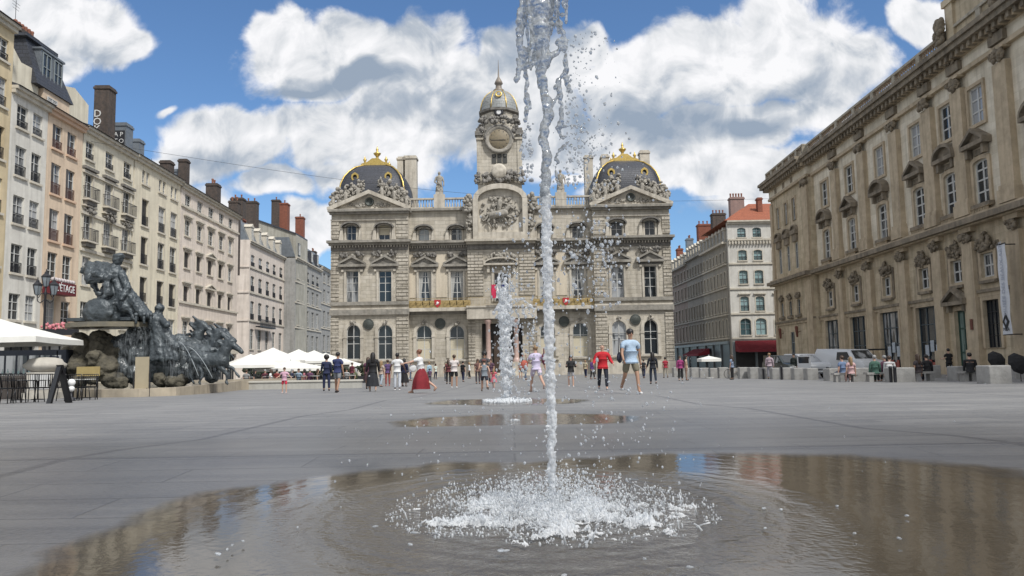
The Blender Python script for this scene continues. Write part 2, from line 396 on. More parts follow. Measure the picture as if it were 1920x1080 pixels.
def window(root, ua, ub, za, zb, y, ar=0, glass=None, fmat=None, mull=1, bars=(.62,), fw=.06, shutter=False, name='window', blind=None):
    """window > frame: a pane set back at y with a frame in front of it"""
    mb = MB()
    if shutter:
        mb.prism(outline(ua+.02, ub-.02, za+.02, zb-.02, ar), y+.02, y+.06)
        n = int((zb-za)/.11)
        for i in range(n):
            z = za+.06+i*(zb-za-.1)/n
            mb.box(ua+.07, (ua+ub)/2-.04, y-.02, y+.015, z, z+.055); mb.box((ua+ub)/2+.04, ub-.07, y-.02, y+.015, z, z+.055)
        return mb.build('shutter', fmat, root)
    mb.poly([(x, y, z) for x, z in outline(ua, ub, za, zb, ar)])
    w = mb.build(name, glass, root)
    f = MB(); i_ = fw
    ring(f, outline(ua, ub, za, zb, ar), outline(ua+i_, ub-i_, za+i_, zb-i_, max(ar-i_*.3, 0) if ar else 0), y-.07, y-.005)
    for k in range(mull):
        c = ua+(ub-ua)*(k+1)/(mull+1); f.box(c-i_*.6, c+i_*.6, y-.06, y-.006, za+i_, zb-i_*1.01)
    for b in bars:
        z = za+(zb-za)*b; f.box(ua+i_, ub-i_, y-.055, y-.0055, z-i_*.45, z+i_*.45)
    f.build('frame', fmat, w)
    if blind:
        MB().box(ua+i_, ub-i_, y-.03, y-.012, zb-(zb-za)*blind[0], zb-i_).build('blind', blind[1], w)
    return w
def railing(mb, ua, ub, y, za, zb, step=.11, m=0, side=0):
    mb.box(ua, ub, y-.02, y+.02, zb-.04, zb, m); mb.box(ua, ub, y-.015, y+.015, za, za+.03, m)
    n = max(3, int((ub-ua)/step))
    for i in range(n+1):
        x = ua+(ub-ua)*i/n; mb.box(x-.012, x+.012, y-.011, y+.011, za+.03, zb-.04, m)
    if side:
        for x in (ua, ub):
            mb.box(x-.02, x+.02, y+.021, y+side, zb-.04, zb, m)
            for k in range(1, 4): mb.box(x-.012, x+.012, y+side*k/4-.01, y+side*k/4+.01, za, zb-.041, m)
def pediment(mb, c, w, z, h, y, d, seg=False, m=0):
    """window hood: small cornice with a triangle or a segment on it"""
    mb.box(c-w/2, c+w/2, y-d, y, z, z+h*.22, m)
    t = h*.2
    if seg:
        o = [(c+w/2*math.cos(math.pi*i/8), z+h*.225+(h*.775)*math.sin(math.pi*i/8)) for i in range(9)]
        i2 = [(c+(w/2-.16)*math.cos(math.pi*i/8), z+h*.225+(h*.775-t)*math.sin(math.pi*i/8)) for i in range(9)]
    else:
        o = [(c+w/2, z+h*.225), (c+w/2, z+h*.34), (c, z+h), (c-w/2, z+h*.34), (c-w/2, z+h*.225)]
        i2 = [(c+w/2-.2, z+h*.225), (c+w/2-.2, z+h*.25), (c, z+h-t), (c-w/2+.2, z+h*.25), (c-w/2+.2, z+h*.225)]
    mb.prism(list(reversed(i2)), y-d*.45, y, m)
    ring(mb, o, i2, y-d, y-.001, m)
def clump(mb, c, rx, rz, d, n, r0, r1, m=0, y=None):
    """carved ornament: many small rounded lumps"""
    for _ in range(n):
        a = random.uniform(0, 2*math.pi); t = math.sqrt(random.random())
        r = random.uniform(r0, r1)
        mb.ball((c[0]+rx*t*math.cos(a), c[1]-random.uniform(0, d), c[2]+rz*t*math.sin(a)), (r*random.uniform(.6, 1.3), r*.8, r*random.uniform(.6, 1.5)), 6, m, 4)
def balustrade(mb, ua, ub, y0, y1, za, zb, pier=3.0, m=0, step=.34, r=.09):
    """bottom rail, piers, turned balusters, top rail"""
    h = zb-za
    mb.box(ua, ub, y0, y1, za, za+h*.14, m); mb.box(ua-.03, ub+.03, y0-.05, y1+.05, zb-h*.15, zb, m)
    n = max(1, round((ub-ua)/pier))
    for i in range(n+1):
        x = ua+(ub-ua)*i/n; a = max(ua, x-.28); b = min(ub, x+.28); mb.box(a, b, y0-.03, y1+.03, za+h*.14, zb-h*.15, m)
        if i < n:
            x2 = ua+(ub-ua)*(i+1)/n; k = max(1, int((x2-x-.56)/step)); yc = (y0+y1)/2
            for j in range(k):
                xx = x+.28+(x2-x-.56)*(j+.5)/k; zz = za+h*.14; hh = h*.71
                mb.lathe([(r*.9, 0), (r*1.15, hh*.3), (r*.5, hh*.62), (r*.85, hh)], (xx, yc, zz), 6, m)
def text_mesh(txt, size, parent, loc, rot, m, depth=.01, name='lettering', sx=1, align='CENTER'):
    cu = bpy.data.curves.new('t', 'FONT'); cu.body = txt; cu.size = size; cu.extrude = depth; cu.align_x = align; cu.align_y = 'CENTER'; cu.resolution_u = 2
    t = bpy.data.objects.new('t', cu); COL.objects.link(t)
    me = bpy.data.meshes.new_from_object(t); bpy.data.objects.remove(t)
    me.materials.clear(); me.materials.append(m)
    o = bpy.data.objects.new(name, me); COL.objects.link(o)
    o.parent = parent; o.location = loc; o.rotation_euler = rot; o.scale = (sx, 1, 1); return o

# ================================================================== SETTING: paving, water films
def paving_mat():
    m = bpy.data.materials.new('granite_paving'); m.use_nodes = True; nt = m.node_tree; L = nt.links; b = nt.nodes['Principled BSDF']
    tc = _n(nt, 'ShaderNodeTexCoord')
    def noise(scale, det=6, ro=.6, vec=None, sc=None):
        n = _n(nt, 'ShaderNodeTexNoise'); n.inputs['Scale'].default_value = scale; n.inputs['Detail'].default_value = det; n.inputs['Roughness'].default_value = ro
        v = tc.outputs['Object']
        if sc: mp = _n(nt, 'ShaderNodeMapping'); mp.inputs['Scale'].default_value = sc; L.new(v, mp.inputs['Vector']); v = mp.outputs[0]
        L.new(v, n.inputs['Vector']); return n.outputs[0]
    def rng(x, a, b_, c=0, d=1):
        r = _n(nt, 'ShaderNodeMapRange'); L.new(x, r.inputs[0]); r.inputs[1].default_value = a; r.inputs[2].default_value = b_; r.inputs[3].default_value = c; r.inputs[4].default_value = d; return r.outputs[0]
    def mixc(f, a, c, mode='MIX'):
        g = _n(nt, 'ShaderNodeMix'); g.data_type = 'RGBA'; g.blend_type = mode
        if isinstance(f, float): g.inputs[0].default_value = f
        else: L.new(f, g.inputs[0])
        for i, v in ((6, a), (7, c)):
            if isinstance(v, tuple): g.inputs[i].default_value = (*v, 1)
            else: L.new(v, g.inputs[i])
        return g.outputs[2]
    def brick(w, h, mo, rot=0):
        mp = _n(nt, 'ShaderNodeMapping'); mp.inputs['Rotation'].default_value = (0, 0, rot); L.new(tc.outputs['Object'], mp.inputs['Vector'])
        br = _n(nt, 'ShaderNodeTexBrick'); br.offset = 0.5; br.inputs['Scale'].default_value = 1; br.inputs['Brick Width'].default_value = w; br.inputs['Row Height'].default_value = h
        br.inputs['Mortar Size'].default_value = mo; br.inputs['Mortar Smooth'].default_value = .6; br.inputs['Color1'].default_value = (1, 1, 1, 1); br.inputs['Color2'].default_value = (.76, .77, .79, 1); br.inputs['Mortar'].default_value = (.40, .40, .42, 1)
        L.new(mp.outputs[0], br.inputs['Vector']); return br
    slabs = brick(1.2, .4, .009)
    big = _n(nt, 'ShaderNodeTexBrick'); big.offset = 0; big.inputs['Scale'].default_value = 1; big.inputs['Brick Width'].default_value = 5.9; big.inputs['Row Height'].default_value = 5.9
    big.inputs['Mortar Size'].default_value = .05; big.inputs['Mortar Smooth'].default_value = .3; big.inputs['Color1'].default_value = (1, 1, 1, 1); big.inputs['Color2'].default_value = (.9, .9, .91, 1); big.inputs['Mortar'].default_value = (.42, .42, .45, 1)
    mp = _n(nt, 'ShaderNodeMapping'); mp.inputs['Location'].default_value = (2.8, 1.0, 0); L.new(tc.outputs['Object'], mp.inputs['Vector']); L.new(mp.outputs[0], big.inputs['Vector'])
    base = mixc(rng(noise(.55, 8, .65), .35, .68), (.265, .258, .244), (.175, .172, .166))
    base = mixc(rng(noise(1.0, 6, .6, sc=(.35, 4.5, 1)), .42, .66), base, (.135, .135, .136))
    base = mixc(1.0, base, slabs.outputs['Color'], 'MULTIPLY'); base = mixc(1.0, base, big.outputs['Color'], 'MULTIPLY')
    base = mixc(rng(noise(60, 3, .7), .35, .7, 0, .45), base, (.32, .32, .32)); base = mixc(rng(noise(9, 6, .75), .55, .75, 0, .7), base, (.11, .11, .112))
    # wetted paving round the jets (water soaked into the stone, with an outline of its own)
    sub = _n(nt, 'ShaderNodeVectorMath', operation='DISTANCE'); L.new(tc.outputs['Object'], sub.inputs[0]); sub.inputs[1].default_value = (.3, 3.0, 0)
    ad = _n(nt, 'ShaderNodeMath', operation='MULTIPLY_ADD'); L.new(noise(.8, 6, .6), ad.inputs[0]); ad.inputs[1].default_value = 3.2; L.new(sub.outputs['Value'], ad.inputs[2])
    wet = rng(ad.outputs[0], 12.0, 4.6)
    wet.node.interpolation_type = 'SMOOTHSTEP'
    g = mixc(wet, base, mixc(1.0, base, (.50, .50, .515), 'MULTIPLY')); L.new(g, b.inputs['Base Color'])
    L.new(rng(wet, 0, 1, .58, .33), b.inputs['Roughness'])
    b.inputs['Specular IOR Level'].default_value = .55
    bp = _n(nt, 'ShaderNodeBump'); bp.inputs['Strength'].default_value = .35; bp.inputs['Distance'].default_value = .01
    hs = _n(nt, 'ShaderNodeMath', operation='MULTIPLY_ADD'); L.new(slabs.outputs['Fac'], hs.inputs[0]); hs.inputs[1].default_value = -.8; L.new(noise(40, 4, .7), hs.inputs[2])
    L.new(hs.outputs[0], bp.inputs['Height']); L.new(bp.outputs[0], b.inputs['Normal'])
    return m
def make_ground():
    ys = [-300, -60, -20, -5, 0, 2, 4.9, 5.6, 6.3, 7.0, 10.3, 11.8, 13.3, 17, 18.9, 20.8, 26, 33, 40, 50, 60, 80, 104, 150, 200, 400, 900, 2000]
    xs = [-1500, -300, -90, -45, -20, -8, 0, 8, 20, 45, 90, 300, 1500]
    mb = MB(); vs = [(x, y, gz(y)) for y in ys for x in xs]; n = len(xs)
    mb.add(vs, [(j*n+i, j*n+i+1, (j+1)*n+i+1, (j+1)*n+i) for j in range(len(ys)-1) for i in range(n-1)])
    o = mb.build('ground', paving_mat()); tag(o, kind='structure'); return o
make_ground()

JET1 = G(1035, 963)
JET2 = Vector((G(965, 801).x, 8.7, gz(8.7)))
JET3 = Vector((G(951, 757).x, 15.2, gz(15.2)))
def puddle(c, rfun, base, rings=True, name='puddle', z=.006, rip=1.0, tilt=0):
    m = bpy.data.materials.new('standing_water'); m.use_nodes = True; nt = m.node_tree; L = nt.links; b = nt.nodes['Principled BSDF']
    tc = _n(nt, 'ShaderNodeTexCoord')
    no = _n(nt, 'ShaderNodeTexNoise'); no.inputs['Scale'].default_value = 3; no.inputs['Detail'].default_value = 6; L.new(tc.outputs['Object'], no.inputs['Vector'])
    mx = _n(nt, 'ShaderNodeMix'); mx.data_type = 'RGBA'; L.new(no.outputs[0], mx.inputs[0]); mx.inputs[6].default_value = (*base, 1); mx.inputs[7].default_value = (*[x*1.9 for x in base], 1); L.new(mx.outputs[2], b.inputs['Base Color'])
    b.inputs['Roughness'].default_value = .035; b.inputs['IOR'].default_value = 1.42; b.inputs['Specular IOR Level'].default_value = .7
    d = _n(nt, 'ShaderNodeVectorMath', operation='LENGTH'); L.new(tc.outputs['Object'], d.inputs[0])
    w = _n(nt, 'ShaderNodeTexWave'); w.wave_type = 'RINGS'; w.rings_direction = 'SPHERICAL'; w.inputs['Scale'].default_value = 2.6; w.inputs['Distortion'].default_value = 5; w.inputs['Detail'].default_value = 3; w.inputs['Detail Scale'].default_value = 2.5
    L.new(tc.outputs['Object'], w.inputs['Vector'])
    fa = _n(nt, 'ShaderNodeMapRange'); L.new(d.outputs['Value'], fa.inputs[0]); fa.inputs[1].default_value = .55; fa.inputs[2].default_value = 1.22; fa.inputs[3].default_value = .62; fa.inputs[4].default_value = .035; fa.interpolation_type = 'SMOOTHSTEP'
    n2 = _n(nt, 'ShaderNodeTexNoise'); n2.inputs['Scale'].default_value = 34; n2.inputs['Detail'].default_value = 4; n2.inputs['Roughness'].default_value = .55; L.new(tc.outputs['Object'], n2.inputs['Vector'])
    s = _n(nt, 'ShaderNodeMath', operation='MULTIPLY_ADD'); L.new(w.outputs['Fac'], s.inputs[0]); s.inputs[1].default_value = .55; L.new(n2.outputs[0], s.inputs[2])
    bp = _n(nt, 'ShaderNodeBump'); bp.inputs['Distance'].default_value = .012*rip; L.new(fa.outputs[0], bp.inputs['Strength']); L.new(s.outputs[0], bp.inputs['Height']); L.new(bp.outputs[0], b.inputs['Normal'])
    mb = MB(); n = 96; R_ = [rfun(2*math.pi*k/n) for k in range(n)]; rr = (1.0, .93, .78, .5) if c is JET1 else (1.0, .85, .65, .4); vs = [(q*R_[k]*math.cos(2*math.pi*k/n), q*R_[k]*math.sin(2*math.pi*k/n), 0) for q in rr for k in range(n)]
    mb.add(vs, [(j*n+k, j*n+(k+1) % n, (j+1)*n+(k+1) % n, (j+1)*n+k) for j in range(3) for k in range(n)]+[tuple(3*n+k for k in range(n))])
    o = mb.build(name, m); o.location = (c.x, c.y, c.z+z); o.rotation_euler = (tilt, 0, 0); tag(o, kind='structure')
    at_ = o.data.attributes.new('film', 'FLOAT', 'POINT'); at_.data.foreach_set('value', [v for v in (0, .45, 1, 1) for _ in range(n)])
    an = _n(nt, 'ShaderNodeAttribute'); an.attribute_name = 'film'; n6 = _n(nt, 'ShaderNodeTexNoise'); n6.inputs['Scale'].default_value = 2.2; n6.inputs['Detail'].default_value = 7; n6.inputs['Roughness'].default_value = .7; L.new(tc.outputs['Object'], n6.inputs['Vector'])
    a1 = _n(nt, 'ShaderNodeMath', operation='ADD'); L.new(an.outputs['Fac'], a1.inputs[0]); L.new(n6.outputs[0], a1.inputs[1]); a2 = _n(nt, 'ShaderNodeMapRange'); L.new(a1.outputs[0], a2.inputs[0]); a2.inputs[1].default_value = .60; a2.inputs[2].default_value = 1.15; L.new(a2.outputs[0], b.inputs['Alpha'])
    return o
def r1(a):
    T = [(-180, 1.75), (-150, 1.95), (-120, 2.1), (-90, 2.1), (-60, 2.3), (-30, 2.5), (0, 2.55), (20, 2.5), (38, 2.35), (50, 1.98), (62, 1.74), (80, 1.45), (100, 1.38), (120, 1.42), (140, 1.55), (160, 1.68), (180, 1.75)]
    d = (math.degrees(a)+180) % 360-180
    for (p, q), (p2, q2) in zip(T, T[1:]):
        if d <= p2: r = q+(q2-q)*(d-p)/(p2-p); break
    return r+.05*math.sin(7*a)+.03*math.sin(13*a+2)+.025*math.sin(23*a)+.015*math.sin(41*a)
puddle(JET1, r1, (.042, .035, .026), tilt=.0275, z=.008)
puddle(JET2, lambda a: 1.38+.12*math.sin(2*a+1)+.06*math.sin(5*a)+.03*math.sin(11*a), (.050, .042, .033), z=.008)
puddle(JET3, lambda a: 1.5+.2*math.sin(2*a+2)+.08*math.sin(6*a), (.060, .055, .050), z=.008)

# ================================================================== MATERIALS OF THE BUILDINGS
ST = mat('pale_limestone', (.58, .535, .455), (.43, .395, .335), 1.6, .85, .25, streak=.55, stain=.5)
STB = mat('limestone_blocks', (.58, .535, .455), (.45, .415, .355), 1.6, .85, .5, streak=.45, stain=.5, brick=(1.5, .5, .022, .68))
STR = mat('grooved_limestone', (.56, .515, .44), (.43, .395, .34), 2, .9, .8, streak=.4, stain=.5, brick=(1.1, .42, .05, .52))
STD = mat('dark_limestone', (.24, .225, .20), (.10, .095, .09), 3, .9, .5, streak=.4)  # darkest limestone tone, for friezes, bands and tower caps
STM = mat('dark_cornice_stone', (.36, .335, .29), (.20, .19, .17), 2, .9, .3, streak=.5, stain=.6)  # mid-dark stone tone for cornices, string courses and window hoods
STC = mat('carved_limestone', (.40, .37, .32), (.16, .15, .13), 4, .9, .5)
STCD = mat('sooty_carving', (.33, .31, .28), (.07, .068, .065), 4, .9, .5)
PAN = plain('plain_panel', (.60, .53, .42), .8, streak=.3)
SLATE = mat('dark_slate', (.060, .065, .082), (.026, .029, .040), 9, .5, .4, brick=(.5, .3, .03, .5))
ZINC = mat('grey_zinc', (.20, .22, .24), (.13, .145, .16), 2, .45, .1, metallic=.3)
GOLD = mat('gilding', (.66, .48, .16), (.42, .30, .09), 6, .38, .2, metallic=.75)
LEADG = mat('dome_lead', (.33, .345, .34), (.20, .21, .215), 5, .5, .3, brick=(.7, .45, .03, .5))
IRON = plain('dark_ironwork', (.035, .035, .040), .5, .4)
WFR = plain('pale_window_paint', (.52, .52, .50), .5)
GFR = plain('grey_window_paint', (.22, .25, .26), .5)
SHUT = mat('grey_shutter_paint', (.085, .080, .078), (.05, .048, .048), 8, .6, rand=.5)
GL = glass_mat('window_glass')
GLD = glass_mat('dark_window_glass', amount=.1)
GLC = glass_mat('curtained_glass', amount=.95, curtain=(.36, .39, .40))
CREAM = plain('cream_blind', (.55, .50, .38), .8)
PINKC = mat('rose_marble', (.50, .36, .31), (.38, .27, .24), 3, .4)
BRONZE_D = mat('dark_medallion', (.085, .095, .085), (.04, .045, .042), 10, .5, .4, metallic=.3)
BRICK = mat('red_brick', (.30, .105, .065), (.20, .075, .05), 3, .9, .3, brick=(.25, .08, .01, .6), streak=.3)
BRICKD = mat('sooty_brick', (.115, .085, .070), (.055, .048, .045), 3, .9, .3, brick=(.25, .08, .01, .7), streak=.4)
TERRA = mat('terracotta_pot', (.32, .14, .09), (.22, .10, .07), 3, .85)
TILE = mat('orange_roof_tiles', (.40, .125, .06), (.25, .08, .045), 4, .85, .5, brick=(.25, .35, .03, .55))

# ================================================================== THE TOWN HALL
def town_hall():
    PH = Plane((0, 104), 0)
    xl = PH.u(620.5, 600, -1.5); xr = PH.u(1262, 600, -1.5); X0 = (xl+xr)/2; HW = (xr-xl)/2
    PH = Plane((X0, 104), 0)
    root = PH.root('town_hall', 'long pale stone town hall with a central clock tower and two dark gilded domes', 'town hall')
    Z = lambda py, px=690, ins=0: PH.z(px, py, ins)
    U = lambda px, py=540, ins=0: PH.u(px, py, ins)
    PV = -1.5; CB = -.7; base = -1.6
    ui = -U(765, 520, PV)            # inner edge of the pavilions
    uc = -U(877, 520, CB)            # half width of the central bay
    zc1a, zc1b = Z(592), Z(582)      # belt above the arches
    zc2a, zc2b = Z(473), Z(455)      # main entablature
    zt = Z(398, 690, PV); ztw = Z(396, 800)
    body, blk, trim, orn, drk, mid = MB(), MB(), MB(), MB(), MB(), MB()
    wins = []
    def both(f):
        f(-1); f(1)
    def op(px0, px1, y0, y1, ins, arch):     # opening from pixels of the left half
        return (-U(px1, (y0+y1)/2, ins), -U(px0, (y0+y1)/2, ins), Z(y1, (px0+px1)/2, ins), Z(y0, (px0+px1)/2, ins), arch)
    pav_g = [op(650, 676, 609, 674, PV, .95), op(709, 736, 609, 674, PV, .95)]
    pav_1 = [op(649, 672, 508, 567, PV, 0), op(710, 734, 508, 567, PV, 0)]
    pav_a = [op(649, 668, 422, 452, PV, .35), op(710, 731, 422, 452, PV, .35)]
    wng_g = [op(781, 810, 610, 674, 0, 1.0), op(843, 871, 610, 674, 0, 1.0)]
    wng_1 = [op(785, 809, 508, 565, 0, 0), op(845, 869, 508, 565, 0, 0)]
    wng_a = [op(785, 805, 427, 451, 0, .65), op(846, 866, 426, 450, 0, .65)]
    def mir(o, s): return o if s > 0 else (-o[1], -o[0], o[2], o[3], o[4])
    for s in (-1, 1):
        A = [mir(o, s) for o in pav_g+pav_1+pav_a]; B = [mir(o, s) for o in wng_g+wng_1+wng_a]
        a, b = sorted((s*ui, s*HW)); wall(blk, a, b, base, zt, PV, A, .45)
        a, b = sorted((s*uc, s*ui)); wall(body, a, b, base, ztw, 0, B, .45)
        # side cheeks of the pavilion
        x = s*ui; body.box(x-.01, x+.01, PV+.002, .5, base, zt)
        x = s*HW; blk.box(x-.01 if s > 0 else x, x+.01 if s < 0 else x, PV+.002, 14, base, zt)
        # plinth, belts, entablature
        a, b = sorted((s*ui, s*HW)); zp = Z(686, 690, PV)
        trim.box(a-.12, b+.12, PV-.22, PV, base, zp)
        mid.box(a-.15, b+.15, PV-.35, PV, zc1a, zc1b); trim.box(a-.1, b+.1, PV-.18, PV, zc1b, zc1b+.22)
        mid.box(a-.12, b+.12, PV-.28, PV, Z(574), Z(567.5))
        drk.box(a-.05, b+.05, PV-.12, PV, zc2a, zc2a+.75); mid.box(a-.45, b+.45, PV-1.0, PV, zc2b-.32, zc2b); mid.box(a-.25, b+.25, PV-.6, PV, zc2b-.62, zc2b-.322)
        n = 26
        for i in range(n): trim.box(a+(b-a)*(i+.3)/n, a+(b-a)*(i+.62)/n, PV-.45, PV-.12, zc2b-.9, zc2b-.622)
        mid.box(a-.35, b+.35, PV-.85, 6, zt, zt+.32); mid.box(a-.18, b+.18, PV-.5, PV, zt-.3, zt-.002); trim.box(a-.08, b+.08, PV-.2, PV, zt-1.15, zt-.95)
        # rusticated angle piers
        for e0, e1 in ((s*ui, s*(ui+1.5)), (s*(HW-1.0), s*HW)):
            a2, b2 = sorted((e0, e1))
            for (za, zb, hh) in ((Z(686), zc1a-.3, .52), (Z(566), zc2a-.05, .50), (zc2b+.3, zt-1.2, .48)):
                k = int((zb-za)/hh)
                for i in range(k): blk.box(a2-.04, b2+.04, PV-.13-(.03 if i % 2 else 0), PV-.0005, za+(zb-za)*i/k+.05, za+(zb-za)*(i+1)/k-.03, 1)
        # wings
        a, b = sorted((s*uc, s*ui)); zp = Z(686)
        a_, b_ = (a+.17, b) if s < 0 else (a, b-.17)
        trim.box(a, b, -.2, 0, base, zp); mid.box(a, b, -.3, 0, zc1a, zc1b)
        drk.box(a, b, -.12, 0, zc2a, zc2a+.75); mid.box(a, b, -.95, 0, zc2b-.32, zc2b-.004); mid.box(a, b, -.55, 0, zc2b-.62, zc2b-.322)
        for i in range(24): trim.box(a+(b-a)*(i+.3)/24, a+(b-a)*(i+.62)/24, -.42, -.12, zc2b-.9, zc2b-.622)
        mid.box(a, b, -.5, 1.5, ztw, ztw+.3)
        # pilaster strips between wing windows, blind panels
        for px0, px1, y0, y1 in ((818, 838, 480, 560), (766, 779, 480, 560), (873, 877, 480, 560)):
            q = mir((-U(px1), -U(px0), 0, 0, 0), s); drk if False else trim.box(q[0], q[1], -.06, 0, Z(560), Z(479), 1)
        for o in [mir(o, s) for o in pav_1]+[mir(o, s) for o in wng_1]:
            y = PV if abs(o[0]+o[1])/2 > ui else 0
            ring(trim, outline(o[0]-.28, o[1]+.28, o[2]-.05, o[3]+.28, 0), outline(o[0], o[1], o[2], o[3], 0), y-.12, y-.001)
            c = (o[0]+o[1])/2; pediment(mid, c, 3.7, Z(503), Z(482)-Z(503), y, .55)
            drk.box(c-1.55, c+1.55, y-.14, y-.002, Z(503)-.32, Z(503)-.002)
            for e in (-1.28, 1.28): trim.box(c+e-.16, c+e+.16, y-.3, y-.15, Z(512), Z(503)-.33)
            clump(orn, (c-.95, y-.2, Z(480)), .62, .34, .25, 16, .12, .26, 1); clump(orn, (c+.95, y-.2, Z(480)), .62, .34, .25, 16, .12, .26, 1); clump(orn, (c, y-.15, Z(484)), .5, .4, .2, 9, .12, .22)
        for o in [mir(o, s) for o in pav_g]+[mir(o, s) for o in wng_g]:
            y = PV if abs(o[0]+o[1])/2 > ui else 0
            e = .42; ring(trim, outline(o[0]-e, o[1]+e, Z(632), o[3]+e, o[4]+e), outline(o[0], o[1], Z(632), o[3], o[4]), y-.14, y-.001)
            for sx in (o[0]-.42, o[1]): trim.box(sx, sx+.42, y-.14, y-.001, Z(674), Z(632)-.004); trim.box(sx-.05, sx+.47, y-.2, y-.14, Z(632)-.18, Z(632)+.06)
            clump(orn, ((o[0]+o[1])/2, y-.15, o[3]+.32), .26, .34, .2, 8, .12, .2)
            trim.box(o[0]-.5, o[1]+.5, y-.3, y-.145, o[2]-.25, o[2])
        for o in [mir(o, s) for o in pav_a]+[mir(o, s) for o in wng_a]:
            y = PV if abs(o[0]+o[1])/2 > ui else 0; c = (o[0]+o[1])/2; w = 1.35
            zt_ = o[3]+.42
            P = [(c+w*math.cos(math.pi*i/12), o[3]-.35+(zt_-o[3]+.35)*math.sin(math.pi*i/12)) for i in range(13)]
            Q = [(c+(w-.2)*math.cos(math.pi*i/12), o[3]-.35+(zt_-o[3]+.13)*math.sin(math.pi*i/12)) for i in range(13)]
            ring(drk, P, Q, y-.55, y-.001)
            for e in (-1, 1): trim.prism([(c+e*.98, o[2]), (c+e*1.12, o[3]-.35), (c+e*1.35, o[3]-.35), (c+e*1.62, o[2]+.1), (c+e*1.62, o[2])], y-.3, y-.001)
            ring(trim, outline(o[0]-.22, o[1]+.22, o[2], o[3]+.2, o[4]+.1), outline(o[0], o[1], o[2], o[3], o[4]), y-.12, y-.002)
    # medallions between the arches
    for s in (-1, 1):
        for px, y in ((691, PV), (825.5, 0)):
            c = s*-U(px, 609, y); m_ = MB(); m_.lathe([(.001, .14), (.5, .12), (.62, .05), (.72, .12), (.72, 0)], (0, 0, 0), 20)
            o = m_.build('medallion', BRONZE_D, root); o.location = (c, y-.02, Z(609)); o.rotation_euler = (R(90), 0, 0)
    # central bay
    cw = (-.95, .95, Z(565, 938, CB), Z(512, 938, CB), 0)
    cd = (-2.7, 2.7, base+.5, Z(606, 940, CB), 0)
    wall(blk, -uc, uc, base, zc2b, CB, [cw, cd], .8)
    for s in (-1, 1):
        blk.box(s*uc-.01, s*uc+.01, CB+.002, .5, base, zc2b)
        for (za, zb, a, b) in ((Z(560), zc2a-.3, 2.4, uc), (Z(686), zc1a-.2, 3.6, uc)):
            k = int((zb-za)/.42)
            for i in range(k): blk.box(s*a, s*b, CB-.12, CB-.0005, za+(zb-za)*i/k+.04, za+(zb-za)*(i+1)/k-.04, 1)
        for x in (1.85,):      # pink columns of the portal
            m_ = MB(); r = .34; zz = Z(683); zh = Z(605)-zz
            m_.lathe([(r*1.5, 0), (r*1.5, .3), (r*1.1, .45), (r, .6), (r*.86, zh-.6), (r*1.2, zh-.45), (r*1.5, zh-.1), (r*1.5, zh)], (s*x, CB-.75, zz), 14)
            m_.build('column', PINKC, root)
            trim.box(s*x-.55, s*x+.55, CB-1.3, CB, base, zz)
    trim.box(-uc-.1, uc+.1, CB-1.3, CB, Z(603), zc1b); trim.box(-uc-.15, uc+.15, CB-1.45, CB, zc1b, zc1b+.25)
    drk.box(-uc, uc, CB-.15, CB, zc2a, zc2a+.75); trim.box(-uc-.3, uc+.3, CB-1.1, CB+.3, zc2b-.32, zc2b+.002); trim.box(-uc-.15, uc+.15, CB-.6, CB, zc2b-.62, zc2b-.322)
    pediment(trim, 0, 4.6, Z(499, 938), 1.1, CB, .8, True); clump(orn, (0, CB-.3, Z(483, 938)), 1.9, .5, .4, 50, .14, .3)
    ring(trim, outline(cw[0]-.35, cw[1]+.35, cw[2], cw[3]+.35, 0), outline(*cw[:4], 0), CB-.16, CB-.001)
    for s in (-1, 1): trim.box(s*1.55, s*1.9, CB-.5, CB-.001, Z(512, 938), Z(499, 938)-.002)
    # big relief frame under the tower
    zr0, zr1 = zc2b+.003, Z(347, 938, CB); zs = Z(375, 938, CB); hw = 3.55
    body.box(-uc, uc, CB+.25, 5, zr0, Z(395, 938, CB))
    rel = MB(); rel.prism(outline(-hw, hw, zr0, zr1-.15, zr1-.15-zs), CB-.1, CB+.249)
    ring(rel, outline(-hw-.15, hw+.15, zr0+.001, zr1+.1, zr1-zs+.1), outline(-hw+.55, hw-.55, zr0+.9, zr1-.6, zr1-.6-zs), CB-.75, CB-.11)
    rel.build('relief_arch', ST, root)
    # horse and rider in relief
    h = MB(); zb = Z(425, 938, CB)
    yy = CB-.35
    C = lambda a, r0, b, r1_: h.cap((a[0], yy, zb+a[1]), r0, (b[0], yy-.1, zb+b[1]), r1_, 8)
    C((-1.1, 1.5), .55, (.5, 1.75), .6); C((.5, 1.8), .42, (1.2, 2.7), .26); C((1.15, 2.7), .26, (1.75, 2.4), .14)
    C((-1.2, 1.4), .3, (-1.7, .6), .16); C((-1.7, .6), .15, (-1.3, -.1), .1); C((-.9, 1.3), .28, (-.8, .5), .15); C((-.8, .5), .14, (-1.0, -.1), .1)
    C((.6, 1.5), .24, (1.3, 1.2), .14); C((1.3, 1.2), .13, (1.1, .4), .09); C((.4, 1.4), .24, (.8, .6), .13); C((.8, .6), .12, (1.2, .1), .09)
    C((-1.5, 1.6), .16, (-2.1, .8), .1)
    C((-.2, 2.1), .34, (0, 3.3), .38); C((0, 3.35), .3, (.05, 3.85), .2); C((.2, 3.2), .15, (.9, 3.0), .1); C((-.15, 3.2), .15, (-.8, 2.7), .1); C((0, 2.1), .2, (.35, 1.2), .14); C((.35, 1.2), .13, (.3, .7), .1)
    clump(h, (0, CB-.12, zb+2.0), 2.8, 2.1, .12, 130, .12, .30)
    h.build('horse_rider_relief', STC, root)
